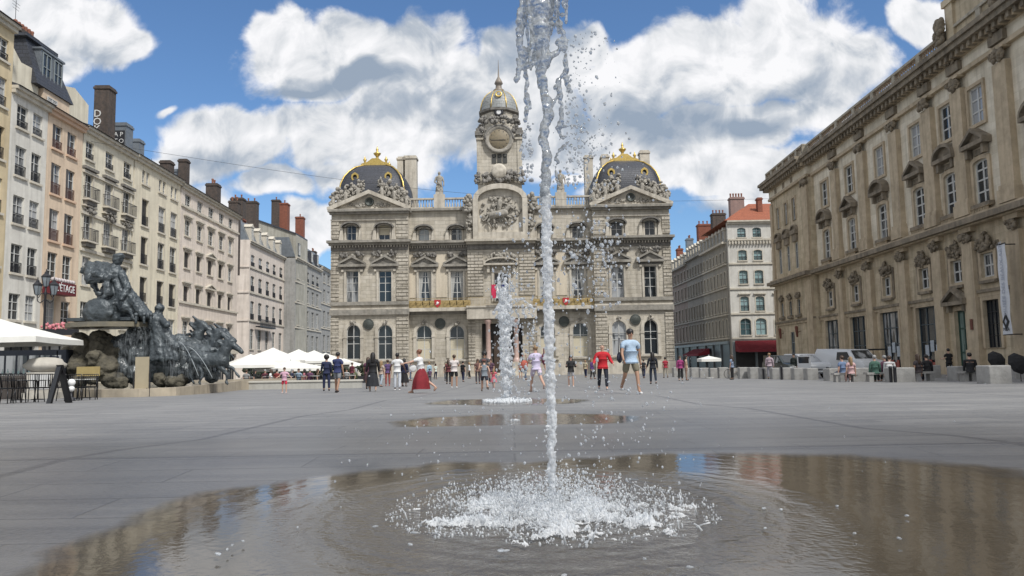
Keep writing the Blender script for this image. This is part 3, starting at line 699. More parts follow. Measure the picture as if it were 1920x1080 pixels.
    for s in (-1, 1):
        clump(orn, (s*(hw+.75), CB-.1, Z(385, 900)), .6, 1.2, .5, 60, .14, .34); clump(orn, (s*(hw+.6), CB-.1, Z(420, 900)), .5, 1.1, .4, 40, .14, .3)
        trim.box(s*(hw+.25), s*(hw+1.05), CB-.35, CB+.24, zr0, Z(430, 900)); clump(orn, (s*(hw+1.1), CB, Z(392, 900)), .5, .4, .4, 24, .14, .3)
    # roof behind, back of the house
    body.box(-HW+.02, HW-.02, .5, 22, base, ztw-.01)
    rf = MB(); z0 = ztw+.3
    rf.prism([(1.2, z0-.31), (4.5, z0+1.2), (16, z0+1.2), (20, z0-.31)], -ui+.1, ui-.1, ax='x'); rf.build('roof', SLATE, root)
    # wing balustrades
    bal = MB(); z0 = ztw+.302; z1 = Z(372, 800)
    for s in (-1, 1):
        a, b = sorted((s*(uc+.05), s*(ui-.02))); balustrade(bal, a, b, -.25, .15, z0, z1, 3.2)
        c = s*-U(824, 372); bal.box(c-.75, c+.75, -.45, .35, z0, z1+.45)
    build_parts(bal, 'roof_balustrade', ST, root)
    # first-floor balcony with gilded railing and crest
    for s in (-1, 1):
        a, b = sorted((s*(uc-.3), s*(ui-.1))); g = MB(); ys = -1.25
        trim.box(a, b, ys-.1, -.31, zc1b-.35, zc1b+.12)
        railing(g, a, b, ys, zc1b+.122, Z(563), .17)
        for i in range(9):
            x = a+(b-a)*(i+.5)/9
            if abs(i-4) > 0: g.lathe([(.28, 0), (.34, .02), (.34, .06), (.28, .08)], (x, ys-.03, (zc1b+Z(563))/2), 10); g.box(x-.5, x+.5, ys-.035, ys-.021, (zc1b+Z(563))/2-.2, (zc1b+Z(563))/2+.28)
        g.box(a, b, ys-.012, ys+.012, zc1b+.15, Z(563)-.3)
        rr = g.build('balcony_railing', GOLDR, root)
        cr = MB(); x = -U(822, 570)*s
        cr.prism([(x-.42, Z(566)), (x+.42, Z(566)), (x+.42, Z(574)), (x, Z(581)), (x-.42, Z(574))][::-1], ys-.12, ys-.04)
        crest = cr.build('crest', REDC, rr)
        cs = MB(); cs.ball((x, ys-.14, Z(572)), (.16, .05, .2), 8); cs.cap((x-.2, ys-.13, Z(575)), .05, (x+.2, ys-.13, Z(571)), .04, 6); cs.build('crest_lion', WHITEP, rr)
    g = MB(); railing(g, -uc+.2, uc-.2, CB-1.3, zc1b+.252, Z(563), .2); g.build('balcony_railing', GOLDR, root)
    # pediments of the pavilions
    for s in (-1, 1):
        cx = s*(ui+HW)/2; w = (HW-ui)/2+.45; z0 = zt+.322; za = Z(358, 690, PV)
        tri = MB(); tri.prism([(cx-w+.7, z0), (cx+w-.7, z0), (cx, za-.55)][::-1], PV-.15, PV+.5)
        ring(tri, [(cx-w, z0+.002), (cx+w, z0+.002), (cx+w, z0+.3), (cx, za), (cx-w, z0+.3)], [(cx-w+.8, z0+.05), (cx+w-.8, z0+.05), (cx+w-.9, z0+.1), (cx, za-.5), (cx-w+.9, z0+.1)], PV-.8, PV-.151)
        tri.box(cx-w+.3, cx+w-.3, PV+.5, 5, z0, z0+.5)
        p = tri.build('pediment', ST, root)
        for e in (-1, 1): clump(orn, (cx+e*1.7, PV-.15, z0+.55), 1.2, .3, .1, 22, .1, .2)
        m_ = MB(); m_.lathe([(.001, .05), (.4, .05), (.42, .2), (.55, .24), (.62, .1), (.62, 0)], (0, 0, 0), 18); o = m_.build('round_window', BRONZE_D, root); o.location = (cx, PV-.16, z0+1.05); o.rotation_euler = (R(90), 0, 0)
        # dome: square plan, curved sides
        dz = Z(380, 690, 3); D = MB(); rings = []
        prof = [(5.0, Z(388, 690, 4)), (4.98, Z(372, 690, 4)), (4.75, Z(355, 690, 4)), (4.35, Z(342, 690, 4)), (3.75, Z(331, 690, 4)), (2.9, Z(321, 690, 4)), (1.9, Z(315, 690, 4)), (1.6, Z(313.5, 690, 4))]
        cy = PV+.9+5.0
        vs = []
        for r_, z in prof:
            for k in range(24):
                a = 2*math.pi*(k+.5)/24; c_, s_ = math.cos(a), math.sin(a); q = (abs(c_)**5+abs(s_)**5)**(-1/5)
                vs.append((cx+r_*q*c_, cy+r_*q*s_, z))
        D.add(vs, [(i*24+k, i*24+(k+1) % 24, (i+1)*24+(k+1) % 24, (i+1)*24+k) for i in range(len(prof)-1) for k in range(24)] + [tuple((len(prof)-1)*24+k for k in range(24))], 0, True)
        dome = D.build('dome', SLATE, root)
        for ex, ey in ((-1, -1), (1, -1), (1, 1), (-1, 1)):
            rb = MB(); f_ = 2**(-1/5)*1.02; rb.tube([(cx+ex*r_*f_*1.01, cy+ey*r_*f_*1.01, z+.03) for r_, z in prof], [.12]*len(prof), 6); rb.build('gilded_rib', GOLD, dome)
        f = MB(); zf = prof[-1][1]
        f.prism([(cx-2.1, zf-.05), (cx+2.1, zf-.05), (cx+1.9, zf+.22), (cx+1.1, zf+.45), (cx+.45, zf+.95), (cx-.45, zf+.95), (cx-1.1, zf+.45), (cx-1.9, zf+.22)][::-1], cy-1.7, cy+1.7)
        f.lathe([(.35, 0), (.42, .15), (.22, .3), (.2, .7), (.5, 1.05), (.55, 1.2), (.3, 1.3), (.12, 1.5), (.2, 1.75), (.1, 1.95), (.02, 2.25)], (cx, cy, zf+.9), 12)
        for ex in (-1, 1):
            for ey in (-1, 1): f.lathe([(.18, 0), (.14, .35), (.28, .6), (.12, .8), (.03, 1.1)], (cx+ex*1.5, cy+ey*1.4, zf+.2), 8)
        f.build('gilded_finial', GOLD, dome)
        for e in (-1, 1):
            oc = MB(); x = cx+e*2.28; zc = Z(334, 690, PV+1.7); yo = PV+1.62
            sh = [(.0, -.95), (.34, -.42), (.52, .05), (.46, .46), (.25, .64), (0, .8), (-.25, .64), (-.46, .46), (-.52, .05), (-.34, -.42)]
            ring(oc, [(x+a, zc+b) for a, b in sh], [(x+.30*math.cos(-math.pi/2+2*math.pi*i/10), zc+.1+.38*math.sin(-math.pi/2+2*math.pi*i/10)) for i in range(10)], yo-.22, yo+.15)
            d_ = oc.build('dormer_surround', GOLD, dome); k = MB(); k.ball((x, yo+.1, zc+.1), (.3, .06, .38), 10); k.build('pane', GLD, d_)
        # figures and trophies round the foot of the dome
        fig = MB(); 
        for i in range(7):
            t = -1+2*i/6
            if abs(t) < .1: continue
            zz = z0+.3+(za-z0-.3)*(1-abs(t)); x = cx+t*(w-.6); hgt = 2.1 if abs(t) > .5 else 1.7
            fig.cap((x, PV+.2, zz+.1), .32, (x+random.uniform(-.1, .1), PV+.2, zz+hgt*.6), .28, 8); fig.ball((x+random.uniform(-.1, .1), PV+.15, zz+hgt*.95), .2, 8)
            fig.cap((x, PV+.1, zz+hgt*.6), .12, (x+random.choice((-.5, .5)), PV, zz+hgt*.35), .09, 6)
        clump(fig, (cx, PV+.6, z0+.9), w-.3, .5, .5, 60, .15, .38); [clump(fig, (cx+q_*(w-1.0), PV+.75+.35*(1-abs(q_)), z0+1.4+(za-z0)*(1-abs(q_))*.75), .5, 1.0, .5, 20, .13, .32) for q_ in (-1, -.8, -.6, -.4, .4, .6, .8, 1)]; [clump(fig, (cx+q_*(w-1.1), PV+.9+.5*(1-abs(q_)), z0+2.3+(za-z0)*(1-abs(q_))*.8), .42, .9, .4, 18, .12, .28) for q_ in (-.95, -.75, -.55, -.3, .3, .55, .75, .95)]
        for e in (-1, 1): clump(fig, (cx+e*(w-1.5), PV+.5, z0+1.7), 1.3, 1.2, .3, 60, .13, .34)
        fig.build('carved_figures', STC, root)
    # chimneys of the town hall
    for c, w, zt_, yb in ((U(752, 340, 6), .55, Z(293, 752, 6), 6), (U(768.5, 340, 6), .95, Z(291, 768, 6), 6), (-U(752, 340, 6)+1.0, .55, Z(292, 752, 6), 7), (-U(768, 340, 6)-.3, .6, Z(296, 768, 6), 6), (HW-1.3, .7, Z(290, 690, 8), 8)):
        m_ = MB(); m_.box(c-w, c+w, yb, yb+1.6, ztw, zt_-.5); m_.box(c-w-.12, c+w+.12, yb-.12, yb+1.72, zt_-.5, zt_-.25); m_.box(c-w+.05, c+w-.05, yb+.1, yb+1.5, zt_-.25, zt_)
        m_.build('chimney', ST, root)
    # ---- tower
    T = MB(); O = MB(); ty = CB+1.0; hx_ = 3.02; zb0 = Z(400, 938, CB); zc_ = Z(254, 938, ty)
    T.box(-hx_, hx_, ty, ty+2*hx_, zb0, zc_)
    for s in (-1, 1):
        T.box(s*(hx_-.55), s*(hx_+.1), ty-.12, ty, Z(345, 938), zc_-.01)
        O.box(s*(hx_-.75), s*(hx_+.32), ty-.45, ty+.8, zc_-.02, zc_+.55); O.box(s*(hx_-.6), s*(hx_+.18), ty-.3, ty+.7, zc_+.55, zc_+1.0)
        clump(O, (s*2.2, ty-.1, Z(233, 938, ty)), .6, 1.2, .4, 34, .14, .32)
    T.box(-hx_-.18, hx_+.18, ty-.25, ty+2*hx_+.2, zc_-.6, zc_-.35)
    # drum
    cyT = ty+hx_; zd0, zd1 = zc_, Z(200, 938, ty)
    def octa(r_, z): return [(r_*math.cos(math.pi/8+math.pi/4*k), cyT+r_*math.sin(math.pi/8+math.pi/4*k), z) for k in range(8)]
    def octs(mb, prof, m=0, sm=False):
        vs = [v for r_, z in prof for v in octa(r_, z)]
        mb.add(vs, [(i*8+k, i*8+(k+1) % 8, (i+1)*8+(k+1) % 8, (i+1)*8+k) for i in range(len(prof)-1) for k in range(8)]+[tuple((len(prof)-1)*8+k for k in range(8))], m, sm)
    octs(T, [(2.75, zd0), (2.65, zd1-.5)]); octs(O, [(2.65, zd1-.5), (3.05, zd1-.3), (3.05, zd1), (2.85, zd1+.05)])
    zk = Z(262, 938, ty)
    tower = T.build('clock_tower', STB, root); O.build('tower_cornice', STD, tower)
    k = MB(); k.lathe([(1.35, 0), (1.5, .1), (1.7, .22), (1.95, .22), (2.0, 0)], (0, 0, 0), 32); o = k.build('clock_surround', STC, tower); o.location = (0, ty-.25, zk); o.rotation_euler = (R(90), 0, 0)
    for a, b in (((-2.4, -.2), (-1.9, 1.3)), ((2.4, -.2), (1.9, 1.3))): pass
    k = MB(); k.lathe([(.001, .02), (1.38, .02), (1.4, 0)], (0, 0, 0), 32); o = k.build('clock_face', mat('worn_clock_face', (.23, .18, .11), (.15, .13, .09), 3, .6), tower); o.location = (0, ty-.28, zk); o.rotation_euler = (R(90), 0, 0)
    k = MB(); k.box(-1.15, .9, ty-.34, ty-.32, zk-.16, zk-.09); k.box(.0, .75, ty-.36, ty-.345, zk-.15, zk-.08)
    for i in range(12):
        a = math.pi*i/6; x, z = 1.2*math.sin(a), zk+1.2*math.cos(a); k.box(x-.05, x+.05, ty-.33, ty-.305, z-.05, z+.05)
    k.build('clock_hands', IRON, tower)
    Oc = MB(); Oc.tube([(1.95*math.cos(math.pi*i/14), ty-.35, zk+1.95*math.sin(math.pi*i/14)) for i in range(15)], .2, 6)
    clump(Oc, (0, ty-.2, Z(226, 938, ty)), 2.0, .5, .5, 50, .13, .3)
    clump(Oc, (0, ty-.3, Z(331, 938, ty)), 2.5, .75, .5, 60, .15, .36); clump(Oc, (0, ty-.3, Z(338, 938, ty)), 3.2, .4, .5, 40, .15, .3)
    for s in (-1, 1): clump(Oc, (s*3.1, ty, Z(335, 938, ty)), .3, 1.0, .4, 22, .13, .26)
    build_parts(Oc, 'tower_carving', STCD, tower)
    s_ = MB(); s_.lathe([(.001, .25), (.7, .22), (.95, .1), (1.05, 0)], (0, 0, 0), 20); o = s_.build('shield', ST, tower); o.location = (-.1, ty-.8, Z(323, 938, ty)); o.rotation_euler = (R(90), 0, 0)
    for i in range(3):
        x = -.75+i*.75; fr = MB(); fr.box(x-.3, x+.3, ty-.1, ty-.002, Z(306, 938, ty), Z(289, 938, ty)); fr.ball((x, ty-.13, Z(293, 938, ty)), (.22, .08, .22), 8)
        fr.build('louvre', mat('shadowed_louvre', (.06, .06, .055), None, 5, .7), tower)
    k = MB(); k.lathe([(.30, 0), (.34, .12), (.6, .16), (.66, 0)], (0, 0, 0), 20); o = k.build('bull_eye', IRON, tower); o.location = (0, cyT-2.62, Z(208, 938, ty)); o.rotation_euler = (R(90), 0, 0)
    k = MB(); k.lathe([(.001, .0), (.32, 0)], (0, 0, 0), 20); o2 = k.build('pane', WHITEP, o); o2.location = (0, 0, .06)
    dm = MB(); zD = zd1+.05; hD = Z(156, 938, ty)-zD
    pr = [(2.78*math.cos(R(a)), zD+hD*math.sin(R(a))) for a in (0, 12, 25, 38, 50, 62, 74, 83)]; pr[0] = (2.78, zD); dm.lathe([(r_, z) for r_, z in pr], (0, cyT, 0), 24)
    dome = dm.build('tower_dome', LEADG, tower)
    for k8 in range(8):
        a = math.pi/8+math.pi/4*k8; rb = MB(); rb.tube([(1.01*r_*math.cos(a), cyT+1.01*r_*math.sin(a), z) for r_, z in pr], .07, 5); rb.build('gilded_rib', GOLD, dome)
    k = MB(); k.lathe([(.28, 0), (.3, .1), (.45, .12), (.5, 0)], (0, 0, 0), 16); o = k.build('dome_bull_eye', GOLD, dome); o.location = (0, cyT-2.5, Z(174, 938, ty)); o.rotation_euler = (R(75), 0, 0)
    k = MB(); k.ball((0, cyT-2.46, Z(174, 938, ty)), (.3, .1, .3), 10); k.build('pane', GLD, dome)
    ln = MB(); zl = pr[-1][1]; ln.lathe([(.75, -.2), (.8, .1), (.45, .35), (.42, .9), (.62, 1.05), (.5, 1.4), (.28, 1.8), (.12, 2.1), (.07, 3.2), (.02, 4.6)], (0, cyT, zl), 12)
    ln.build('spire', mat('spire_copper', (.22, .17, .12), (.16, .15, .14), 5, .5), tower)
    # ---- all windows
    for s in (-1, 1):
        for o in pav_g: o = mir(o, s); window(root, *o[:4], PV+.2, o[4], GLD, WFR, 1, (.45, .66), .09)
        for o in wng_g:
            o = mir(o, s); w = window(root, *o[:4], .3, o[4], GLD, WFR, 1, (.3, .64), .09)
            MB().box(o[0]+.1, o[1]-.1, .255, .285, o[2]+.1, o[2]+(o[3]-o[2])*.60).build('blind', CREAM, w)
        for o in pav_1: o = mir(o, s); window(root, *o[:4], PV+.4, 0, GL if s < 0 else GLD, WFR, 1, (.35, .62, .82), .08)
        for o in wng_1:
            o = mir(o, s); w = window(root, *o[:4], .4, 0, GLD, WFR, 1, (.3, .62, .82), .09)
            for e in (-1, 1):
                x0 = (o[0]+o[1])/2+e*(o[1]-o[0])/2*.9; cu = MB(); cu.prism([(x0, o[2]+.1), (x0-e*.15, o[2]+.2), (x0-e*.35, o[2]+1.8), (x0-e*.6, o[3]-.1), (x0, o[3]-.1)][::(1 if e < 0 else -1)], .365, .39); cu.build('curtain', mat('pale_curtain', (.42, .42, .40)), w)
        for i, o in enumerate(pav_a):
            o = mir(o, s); w = window(root, *o[:4], PV+.4, o[4], GLD, WFR, 1, (.5,), .07)
            if s < 0 and i == 1: MB().box(o[0]+.05, o[1]-.05, PV+.3, PV+.32, o[2]+(o[3]-o[2])*.4, o[3]-.05).build('blind', CREAM, w)
        for o in wng_a: o = mir(o, s); window(root, *o[:4], .4, o[4], GLC, WFR, 1, (.5,), .08)
    window(root, *cw[:4], CB+.7, 0, GLD, WFR, 1, (.35, .7), .1)
    d = MB(); d.box(cd[0], cd[1], CB+.78, CB+.8, cd[2], cd[3]); dd = d.build('doorway', mat('dark_doorway', (.03, .026, .022), None, 3, .6), root)
    d = MB()
    for x in (-.6, .6): d.box(x-.55, x+.55, CB+.6, CB+.7, cd[2], cd[3]-1.6); [d.box(x-.4, x+.4, CB+.56, CB+.6, cd[2]+.3+i*1.1, cd[2]+1.15+i*1.1) for i in range(3)]
    d.build('door_leaf', mat('dark_oak', (.07, .045, .03), None, 5, .5), dd)
    st = MB()
    for i in range(4): st.box(-5+.4*i, 5-.4*i, CB-2.6+.4*i, CB, base+.15*i+.3, base+.15*(i+1)+.3)
    st.build('entrance_steps', ST, root)
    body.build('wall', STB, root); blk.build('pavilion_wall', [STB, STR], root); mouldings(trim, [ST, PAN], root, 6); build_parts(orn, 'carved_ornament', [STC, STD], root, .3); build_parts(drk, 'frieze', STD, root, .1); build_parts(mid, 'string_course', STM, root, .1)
    # statues that stand on the balustrade
    for s, lab in ((-1, 'weathered stone statue standing on the roof balustrade on the side nearer the bronze fountain'), (1, 'weathered stone statue on the roof balustrade, partly behind the tall water jet')):
        c = X0+s*-U(824, 372); e = empty('roof_statue', (c, 104-.05, z1+.45), 0, lab, 'statue', 'statues on the town hall roof')
        m_ = MB(); m_.box(-.5, .5, -.4, .4, 0, .3); m_.build('pedestal', ST, e)
        f = MB(); f.lathe([(.55, 0), (.5, .6), (.38, 1.2), (.34, 1.5), (.46, 2.0), (.40, 2.25), (.16, 2.4), (.14, 2.5)], (0, 0, .3), 12, sx=1, sy=.75)
        f.ball((0, 0, 3.0), (.2, .22, .26), 10); f.cap((-.42, 0, 2.4), .15, (-.62, -.1, 1.8), .11, 8); f.cap((-.62, -.1, 1.8), .11, (-.3, -.35, 1.5), .09, 8); f.cap((.42, 0, 2.4), .15, (.6, -.05, 1.75), .11, 8); f.cap((.6, -.05, 1.75), .11, (.62, -.2, 1.2), .08, 8)
        clump(f, (0, -.25, 1.1), .35, .7, .1, 26, .08, .15); f.build('figure', STC, e)
    # flags on the balcony
    for i, (dx, c, lab) in enumerate(((-1.0, (.55, .03, .09), 'crimson flag hanging from the middle window of the town hall'), (-.35, (.75, .75, .74), 'white flag hanging between the crimson and the navy one'), (.3, (.02, .03, .14), 'navy blue flag hanging beside the crimson one over the door'))):
        f = MB(); pts = []
        fl = empty('flag', (X0+dx, 104+CB-1.5, Z(566)), 0, lab, 'flag', 'flags over the town hall door')
        f.tube([(0, .2, -.6), (0, -.7, 1.8)], .04, 6); f.build('pole', IRON, fl); f = MB()
        n = 10
        vs = [((j-2)*.16+.05*math.sin(i2*1.2+j), -.7-.05+.12*math.sin(j*2.1+i2*.7)-.0*i2, 1.75-i2*.2) for i2 in range(n) for j in range(5)]
        f.add(vs, [(i2*5+j, i2*5+j+1, (i2+1)*5+j+1, (i2+1)*5+j) for i2 in range(n-1) for j in range(4)], 0, True)
        f.build('cloth', plain('flag_cloth_'+('red', 'white', 'blue')[i], c, .8), fl)
    return X0
GOLDR = mat('ochre_gilt_railing', (.42, .31, .13), (.30, .22, .10), 5, .5, metallic=.25)
REDC = plain('red_enamel', (.42, .03, .03), .5)
WHITEP = plain('white_paint', (.75, .75, .74), .5)
TOWNX = town_hall()

# ================================================================== ROW HOUSES (generic builder)
def vp_ang(px, py):
    d = ray(px, py); return math.atan2(d.y, d.x)
def rough_plane(px, py, depth, ang):
    p = at(px, py, depth); return Plane((p.x, p.y), ang)
PL = rough_plane(447, 640, 100.6, vp_ang(920, 684))
def chimney(root, x0, x1, y0, y1, z0, z1, m, pots=0, name='chimney', cap=.1, taper=0):
    mb = MB(); mb.box(x0, x1, y0, y1, z0, z1-.35); mb.box(x0-cap, x1+cap, y0-cap, y1+cap, z1-.35, z1-.15); mb.box(x0, x1, y0, y1, z1-.15, z1)
    c = mb.build(name, m, root)
    for i in range(pots):
        p = MB(); x = x0+(x1-x0)*(i+.5)/pots if x1-x0 > y1-y0 else (x0+x1)/2; y = (y0+y1)/2 if x1-x0 > y1-y0 else y0+(y1-y0)*(i+.5)/pots
        p.lathe([(.11, 0), (.13, .5), (.16, .55), (.14, .65)], (x, y, z1), 8); p.build('chimney_pot', TERRA, c)
    return c
def row_house(plane, name, label, cat, px0, px1, yref, eave, cols, rows, wmat, tmat, thick=12, group=None, drop=-2.2,
              roof='shed', rmat=None, shop=None, belts=(), ucap=None, glass=None, fmat=None, clen=None, cornice=.45, side0=None, side1=None, rise=2.6):
    """cols: (px left, px right, py) of each column of windows; rows: (px, y top, y bottom, style)"""
    u0, u1 = plane.u(px0, yref), plane.u(px1, yref)
    root = plane.root(name, label, cat, group, u0)
    sh = lambda u: u-u0
    ze = plane.z(*eave); W = u1-u0; base = drop
    b, tr, dk = MB(), MB(), MB(); ops = []; todo = []
    C = [(sh(plane.u(c[0], c[2])), sh(plane.u(c[1], c[2]))) for c in cols]
    if clen: C = [((a+b_)/2-clen/2, (a+b_)/2+clen/2) for a, b_ in C]
    for r in rows:
        st = r[3] if len(r) > 3 else {}
        zt, zb = plane.z(r[0], r[1]), plane.z(r[0], r[2])
        for i, (a, c) in enumerate(C):
            if 'only' in st and i not in st['only']: continue
            s = dict(st); s.update(st.get(i, {}))
            a_, c_ = (a, c)
            if s.get('w'): m_ = (a+c)/2; a_, c_ = m_-s['w']/2, m_+s['w']/2
            if s.get('twin'):
                m_ = (a+c)/2; w = (c-a)
                for q in ((m_-w*.52, m_-w*.08), (m_+w*.08, m_+w*.52)): ops.append((q[0], q[1], zb, zt, s.get('arch', 0))); todo.append((ops[-1], s))
            else: ops.append((a_, c_, zb, zt, s.get('arch', 0))); todo.append((ops[-1], s))
    zshop = None
    if shop:
        zshop = plane.z(*shop); n = max(1, int(W/3.2))
        for i in range(n): o = (W*(i+.1)/n, W*(i+.9)/n, gz(90)+.1, zshop, 0); ops.append(o); todo.append((o, {'shop': 1}))
    wall(b, 0, W, base, ze, 0, ops, .28)
    b.box(0, W, thick-.02, thick, base, ze); b.box(0, .02, .005, thick-.03, base, ze-.01); b.box(W-.02, W, .005, thick-.03, base, ze-.01)
    for o, s in todo:
        if s.get('shop'):
            w = window(root, *o[:4], .25, 0, GLD, IRON, 2, (.75,), .07, name='shop_window'); continue
        sty = s.get('style', 'casement')
        window(root, o[0], o[1], o[2], o[3], .2, o[4], glass or GL, SHUT if sty == 'shutter' else (fmat or WFR), 1, (.36, .68), .055, shutter=(sty == 'shutter'))
        if s.get('half'):      # folded shutters in the reveal
            sx = MB(); sx.box(o[0]+.02, o[0]+.3*(o[1]-o[0])/1.1, .02, .08, o[2]+.02, o[3]-.02); sx.build('shutter', s['half'], root)
        if s.get('sill', 1): tr.box(o[0]-.14, o[1]+.14, -.14, -.001, o[2]-.16, o[2]-.002)
        f = s.get('frame', 0)
        if f: ring(tr, outline(o[0]-f, o[1]+f, o[2]+.001, o[3]+f, o[4]), outline(o[0], o[1], o[2]+.001, o[3], o[4]), -.05, -.0015)
        c = (o[0]+o[1])/2; w = o[1]-o[0]; h = s.get('hood')
        if h == 'flat': tr.box(c-w*.72, c+w*.72, -.25, -.001, o[3]+.32, o[3]+.46); tr.box(c-w*.62, c+w*.62, -.14, -.002, o[3]+.17, o[3]+.318)
        elif h == 'ped': pediment(tr, c, w*1.7, o[3]+.22, .7, 0, .3)
        elif h == 'carved': clump(dk, (c, -.1, o[3]+.4), w*.75, .3, .25, 14, .1, .2); tr.box(c-w*.8, c+w*.8, -.28, -.001, o[3]+.62, o[3]+.74)
        elif h == 'band': dk.box(c-w*.85, c+w*.85, -.3, -.001, o[3]+.3, o[3]+.52)
        rl = s.get('rail')
        if rl:
            g = MB(); hh = min(1.0, (o[3]-o[2])*.38)
            if rl == 'balcony':
                tr.box(o[0]-.3, o[1]+.3, -.55, -.002, o[2]-.3, o[2]-.165); railing(g, o[0]-.25, o[1]+.25, -.5, o[2]-.16, o[2]+.85, .13, side=.49)
                dk.box(o[0]-.15, o[1]+.15, -.35, -.003, o[2]-.62, o[2]-.305)
            else: railing(g, o[0]+.01, o[1]-.01, .02, o[2]+.01, o[2]+hh, .10)
            g.build('window_rail', s.get('rmat', IRON), root)
    for bl in belts: zb = plane.z(*bl[:2]); tr.box(-.02, W+.02, -.16, -.003, zb-.12, zb+.12)
    tr.box(-.05, W+.05, -cornice, -.004, ze-.02, ze+.2); tr.box(-.03, W+.03, -cornice*.6, -.005, ze-.3, ze-.022)
    if zshop: tr.box(0, W, -.22, -.004, zshop+.1, zshop+.55)
    b.build('wall', wmat, root); mouldings(tr, tmat, root, W*.8)
    if dk.v: build_parts(dk, 'stone_bracket', STD, root, .1)
    if roof == 'shed':
        rf = MB(); rf.prism([(-cornice-.15, ze+.205), (thick*.5, ze+rise), (thick+.1, ze+.205)], -.04, W+.04, ax='x'); rf.build('roof', rmat or SLATE, root)
    return root, W, ze, sh
W_WHITE = mat('off_white_render', (.68, .66, .60), (.57, .55, .50), 1.2, .85, .1, streak=.45, stain=.3)
W_PEACH = mat('peach_render', (.68, .54, .40), (.58, .46, .345), 1.0, .85, .1, streak=.4, stain=.3)
W_CREAM = mat('cream_render', (.70, .65, .52), (.60, .55, .44), 1.0, .85, .1, streak=.4, stain=.3)
W_YEL = mat('pale_yellow_render', (.70, .64, .50), (.60, .545, .43), 1.0, .85, .1, streak=.4, stain=.25)
W_PINK = mat('rosy_render', (.70, .62, .545), (.60, .53, .465), 1.0, .85, .1, streak=.4, stain=.3)
W_OCH = mat('ochre_render', (.62, .51, .33), (.52, .43, .28), 1.0, .85, .1, streak=.4, stain=.3)
W_GREY = mat('grey_limestone_wall', (.36, .355, .34), (.26, .26, .25), 1.5, .85, .2, streak=.4, stain=.4)
W_BLANK = mat('bare_grey_gable', (.42, .40, .34), (.33, .32, .275), .8, .9, .1, streak=.6, stain=.4)
T_PALE = mat('pale_trim', (.58, .53, .44), (.44, .41, .35), 2, .85, .1, streak=.3)
T_PEACH = mat('peach_trim', (.60, .42, .30), (.5, .36, .26), 2, .85)
RAILR = plain('rust_brown_rail', (.10, .045, .035), .6)
GRP = 'tall houses along the sunny side of the square'
TW = 'tall house'
# A: at the picture's edge
A_ = row_house(PL, 'row_house', 'ochre house at the near end of the row, beside the narrow off-white one', 'house', -260, 21, 190, (5, 40), [(-10, 12, 180), (-62, -40, 180), (-112, -92, 180), (-165, -145, 180), (-220, -200, 180)],
    [(5, 70, 112, dict(rail='iron')), (5, 145, 200, dict(rail='iron')), (5, 238, 300, dict(rail='iron', style='shutter')), (3, 335, 400, dict(rail='iron')), (3, 435, 500, dict(rail='iron')), (3, 535, 600, dict())], W_OCH, T_PALE, group=GRP, shop=(3, 640))
# B
B_ = row_house(PL, 'row_house', 'narrow off-white house two windows wide, behind the street lantern', 'house', 21, 91, 200, (60, 186), [(32, 53, 215), (62, 80, 230)],
    [(42, 199, 242, dict(rail='iron')), (40, 276, 332, dict(rail='iron')), (36, 368, 421, dict(rail='iron')), (35, 459, 513, dict(rail='iron')), (31, 551, 600, dict())], W_WHITE, T_PALE, group=GRP, shop=(30, 640), clen=None)
C_ = row_house(PL, 'row_house', 'peach house two windows wide with rust-brown window rails and a red sign', 'house', 91, 157, 220, (120, 222), [(98.5, 117, 255), (126, 143, 270)],
    [(108, 236, 281, dict(rail='iron', rmat=RAILR, half=SHUT)), (106, 308, 366, dict(rail='iron', rmat=RAILR, half=SHUT)), (104, 394, 453, dict(rail='iron', rmat=RAILR, half=SHUT)), (101, 474, 527, dict()), (97, 562, 612, dict())], W_PEACH, T_PEACH, group=GRP, shop=(95, 645))
D_ = row_house(PL, 'row_house', 'cream house with carved window hoods and small iron balconies, behind the bronze fountain', 'house', 157, 252, 262, (160, 241), [(161, 176, 285), (198, 213, 300), (232, 246, 318)],
    [(168, 266, 300, dict(rail='iron')), (167, 327, 372, dict(rail='balcony', hood='band', frame=.15)), (166, 404, 450, dict(rail='balcony', hood='carved', frame=.15)), (163, 482, 535, dict(frame=.12)), (160, 566, 610, dict())], W_CREAM, T_PALE, group=GRP, shop=(160, 648), belts=[(167, 325), (166, 402), (163, 470)])
E_ = row_house(PL, 'row_house', 'pale yellow house with long dark shutters and small paired attic windows', 'house', 252, 339, 335, (300, 320.5), [(265, 278, 400), (296.5, 309, 412), (319, 331, 422)],
    [(272, 321, 346, dict(twin=1, w=None)), (271, 374, 424, {'rail': 'iron', 'frame': .1, 0: dict(style='shutter')}), (270, 445, 496, {'rail': 'iron', 'frame': .1, 0: dict(style='shutter')}), (268, 520, 566, dict(style='shutter', frame=.1, rail='iron')), (265, 592, 630, dict(frame=.1))], W_YEL, T_PALE, group=GRP, shop=(265, 655))
F_ = row_house(PL, 'row_house', 'rosy house five windows wide with a pediment over its middle windows', 'house', 339, 447.5, 400, (393, 377), [(346, 357, 430), (369, 379, 440), (390, 400, 448), (410, 419, 456), (428, 435.5, 464)],
    [(353, 366, 391, dict()), (352, 413, 443, dict(hood='flat', frame=.1)), (351, 473, 503, {'hood': 'flat', 'frame': .1, 'style': 'shutter', 2: dict(hood='ped'), 4: dict(style='casement')}), (350, 537, 567, {'hood': 'flat', 'frame': .1, 'style': 'shutter', 2: dict(hood='ped')}), (348, 602, 630, dict(hood='flat', frame=.1))], W_PINK, T_PALE, group=GRP, shop=(348, 662), belts=[(352, 390), (349, 568)])
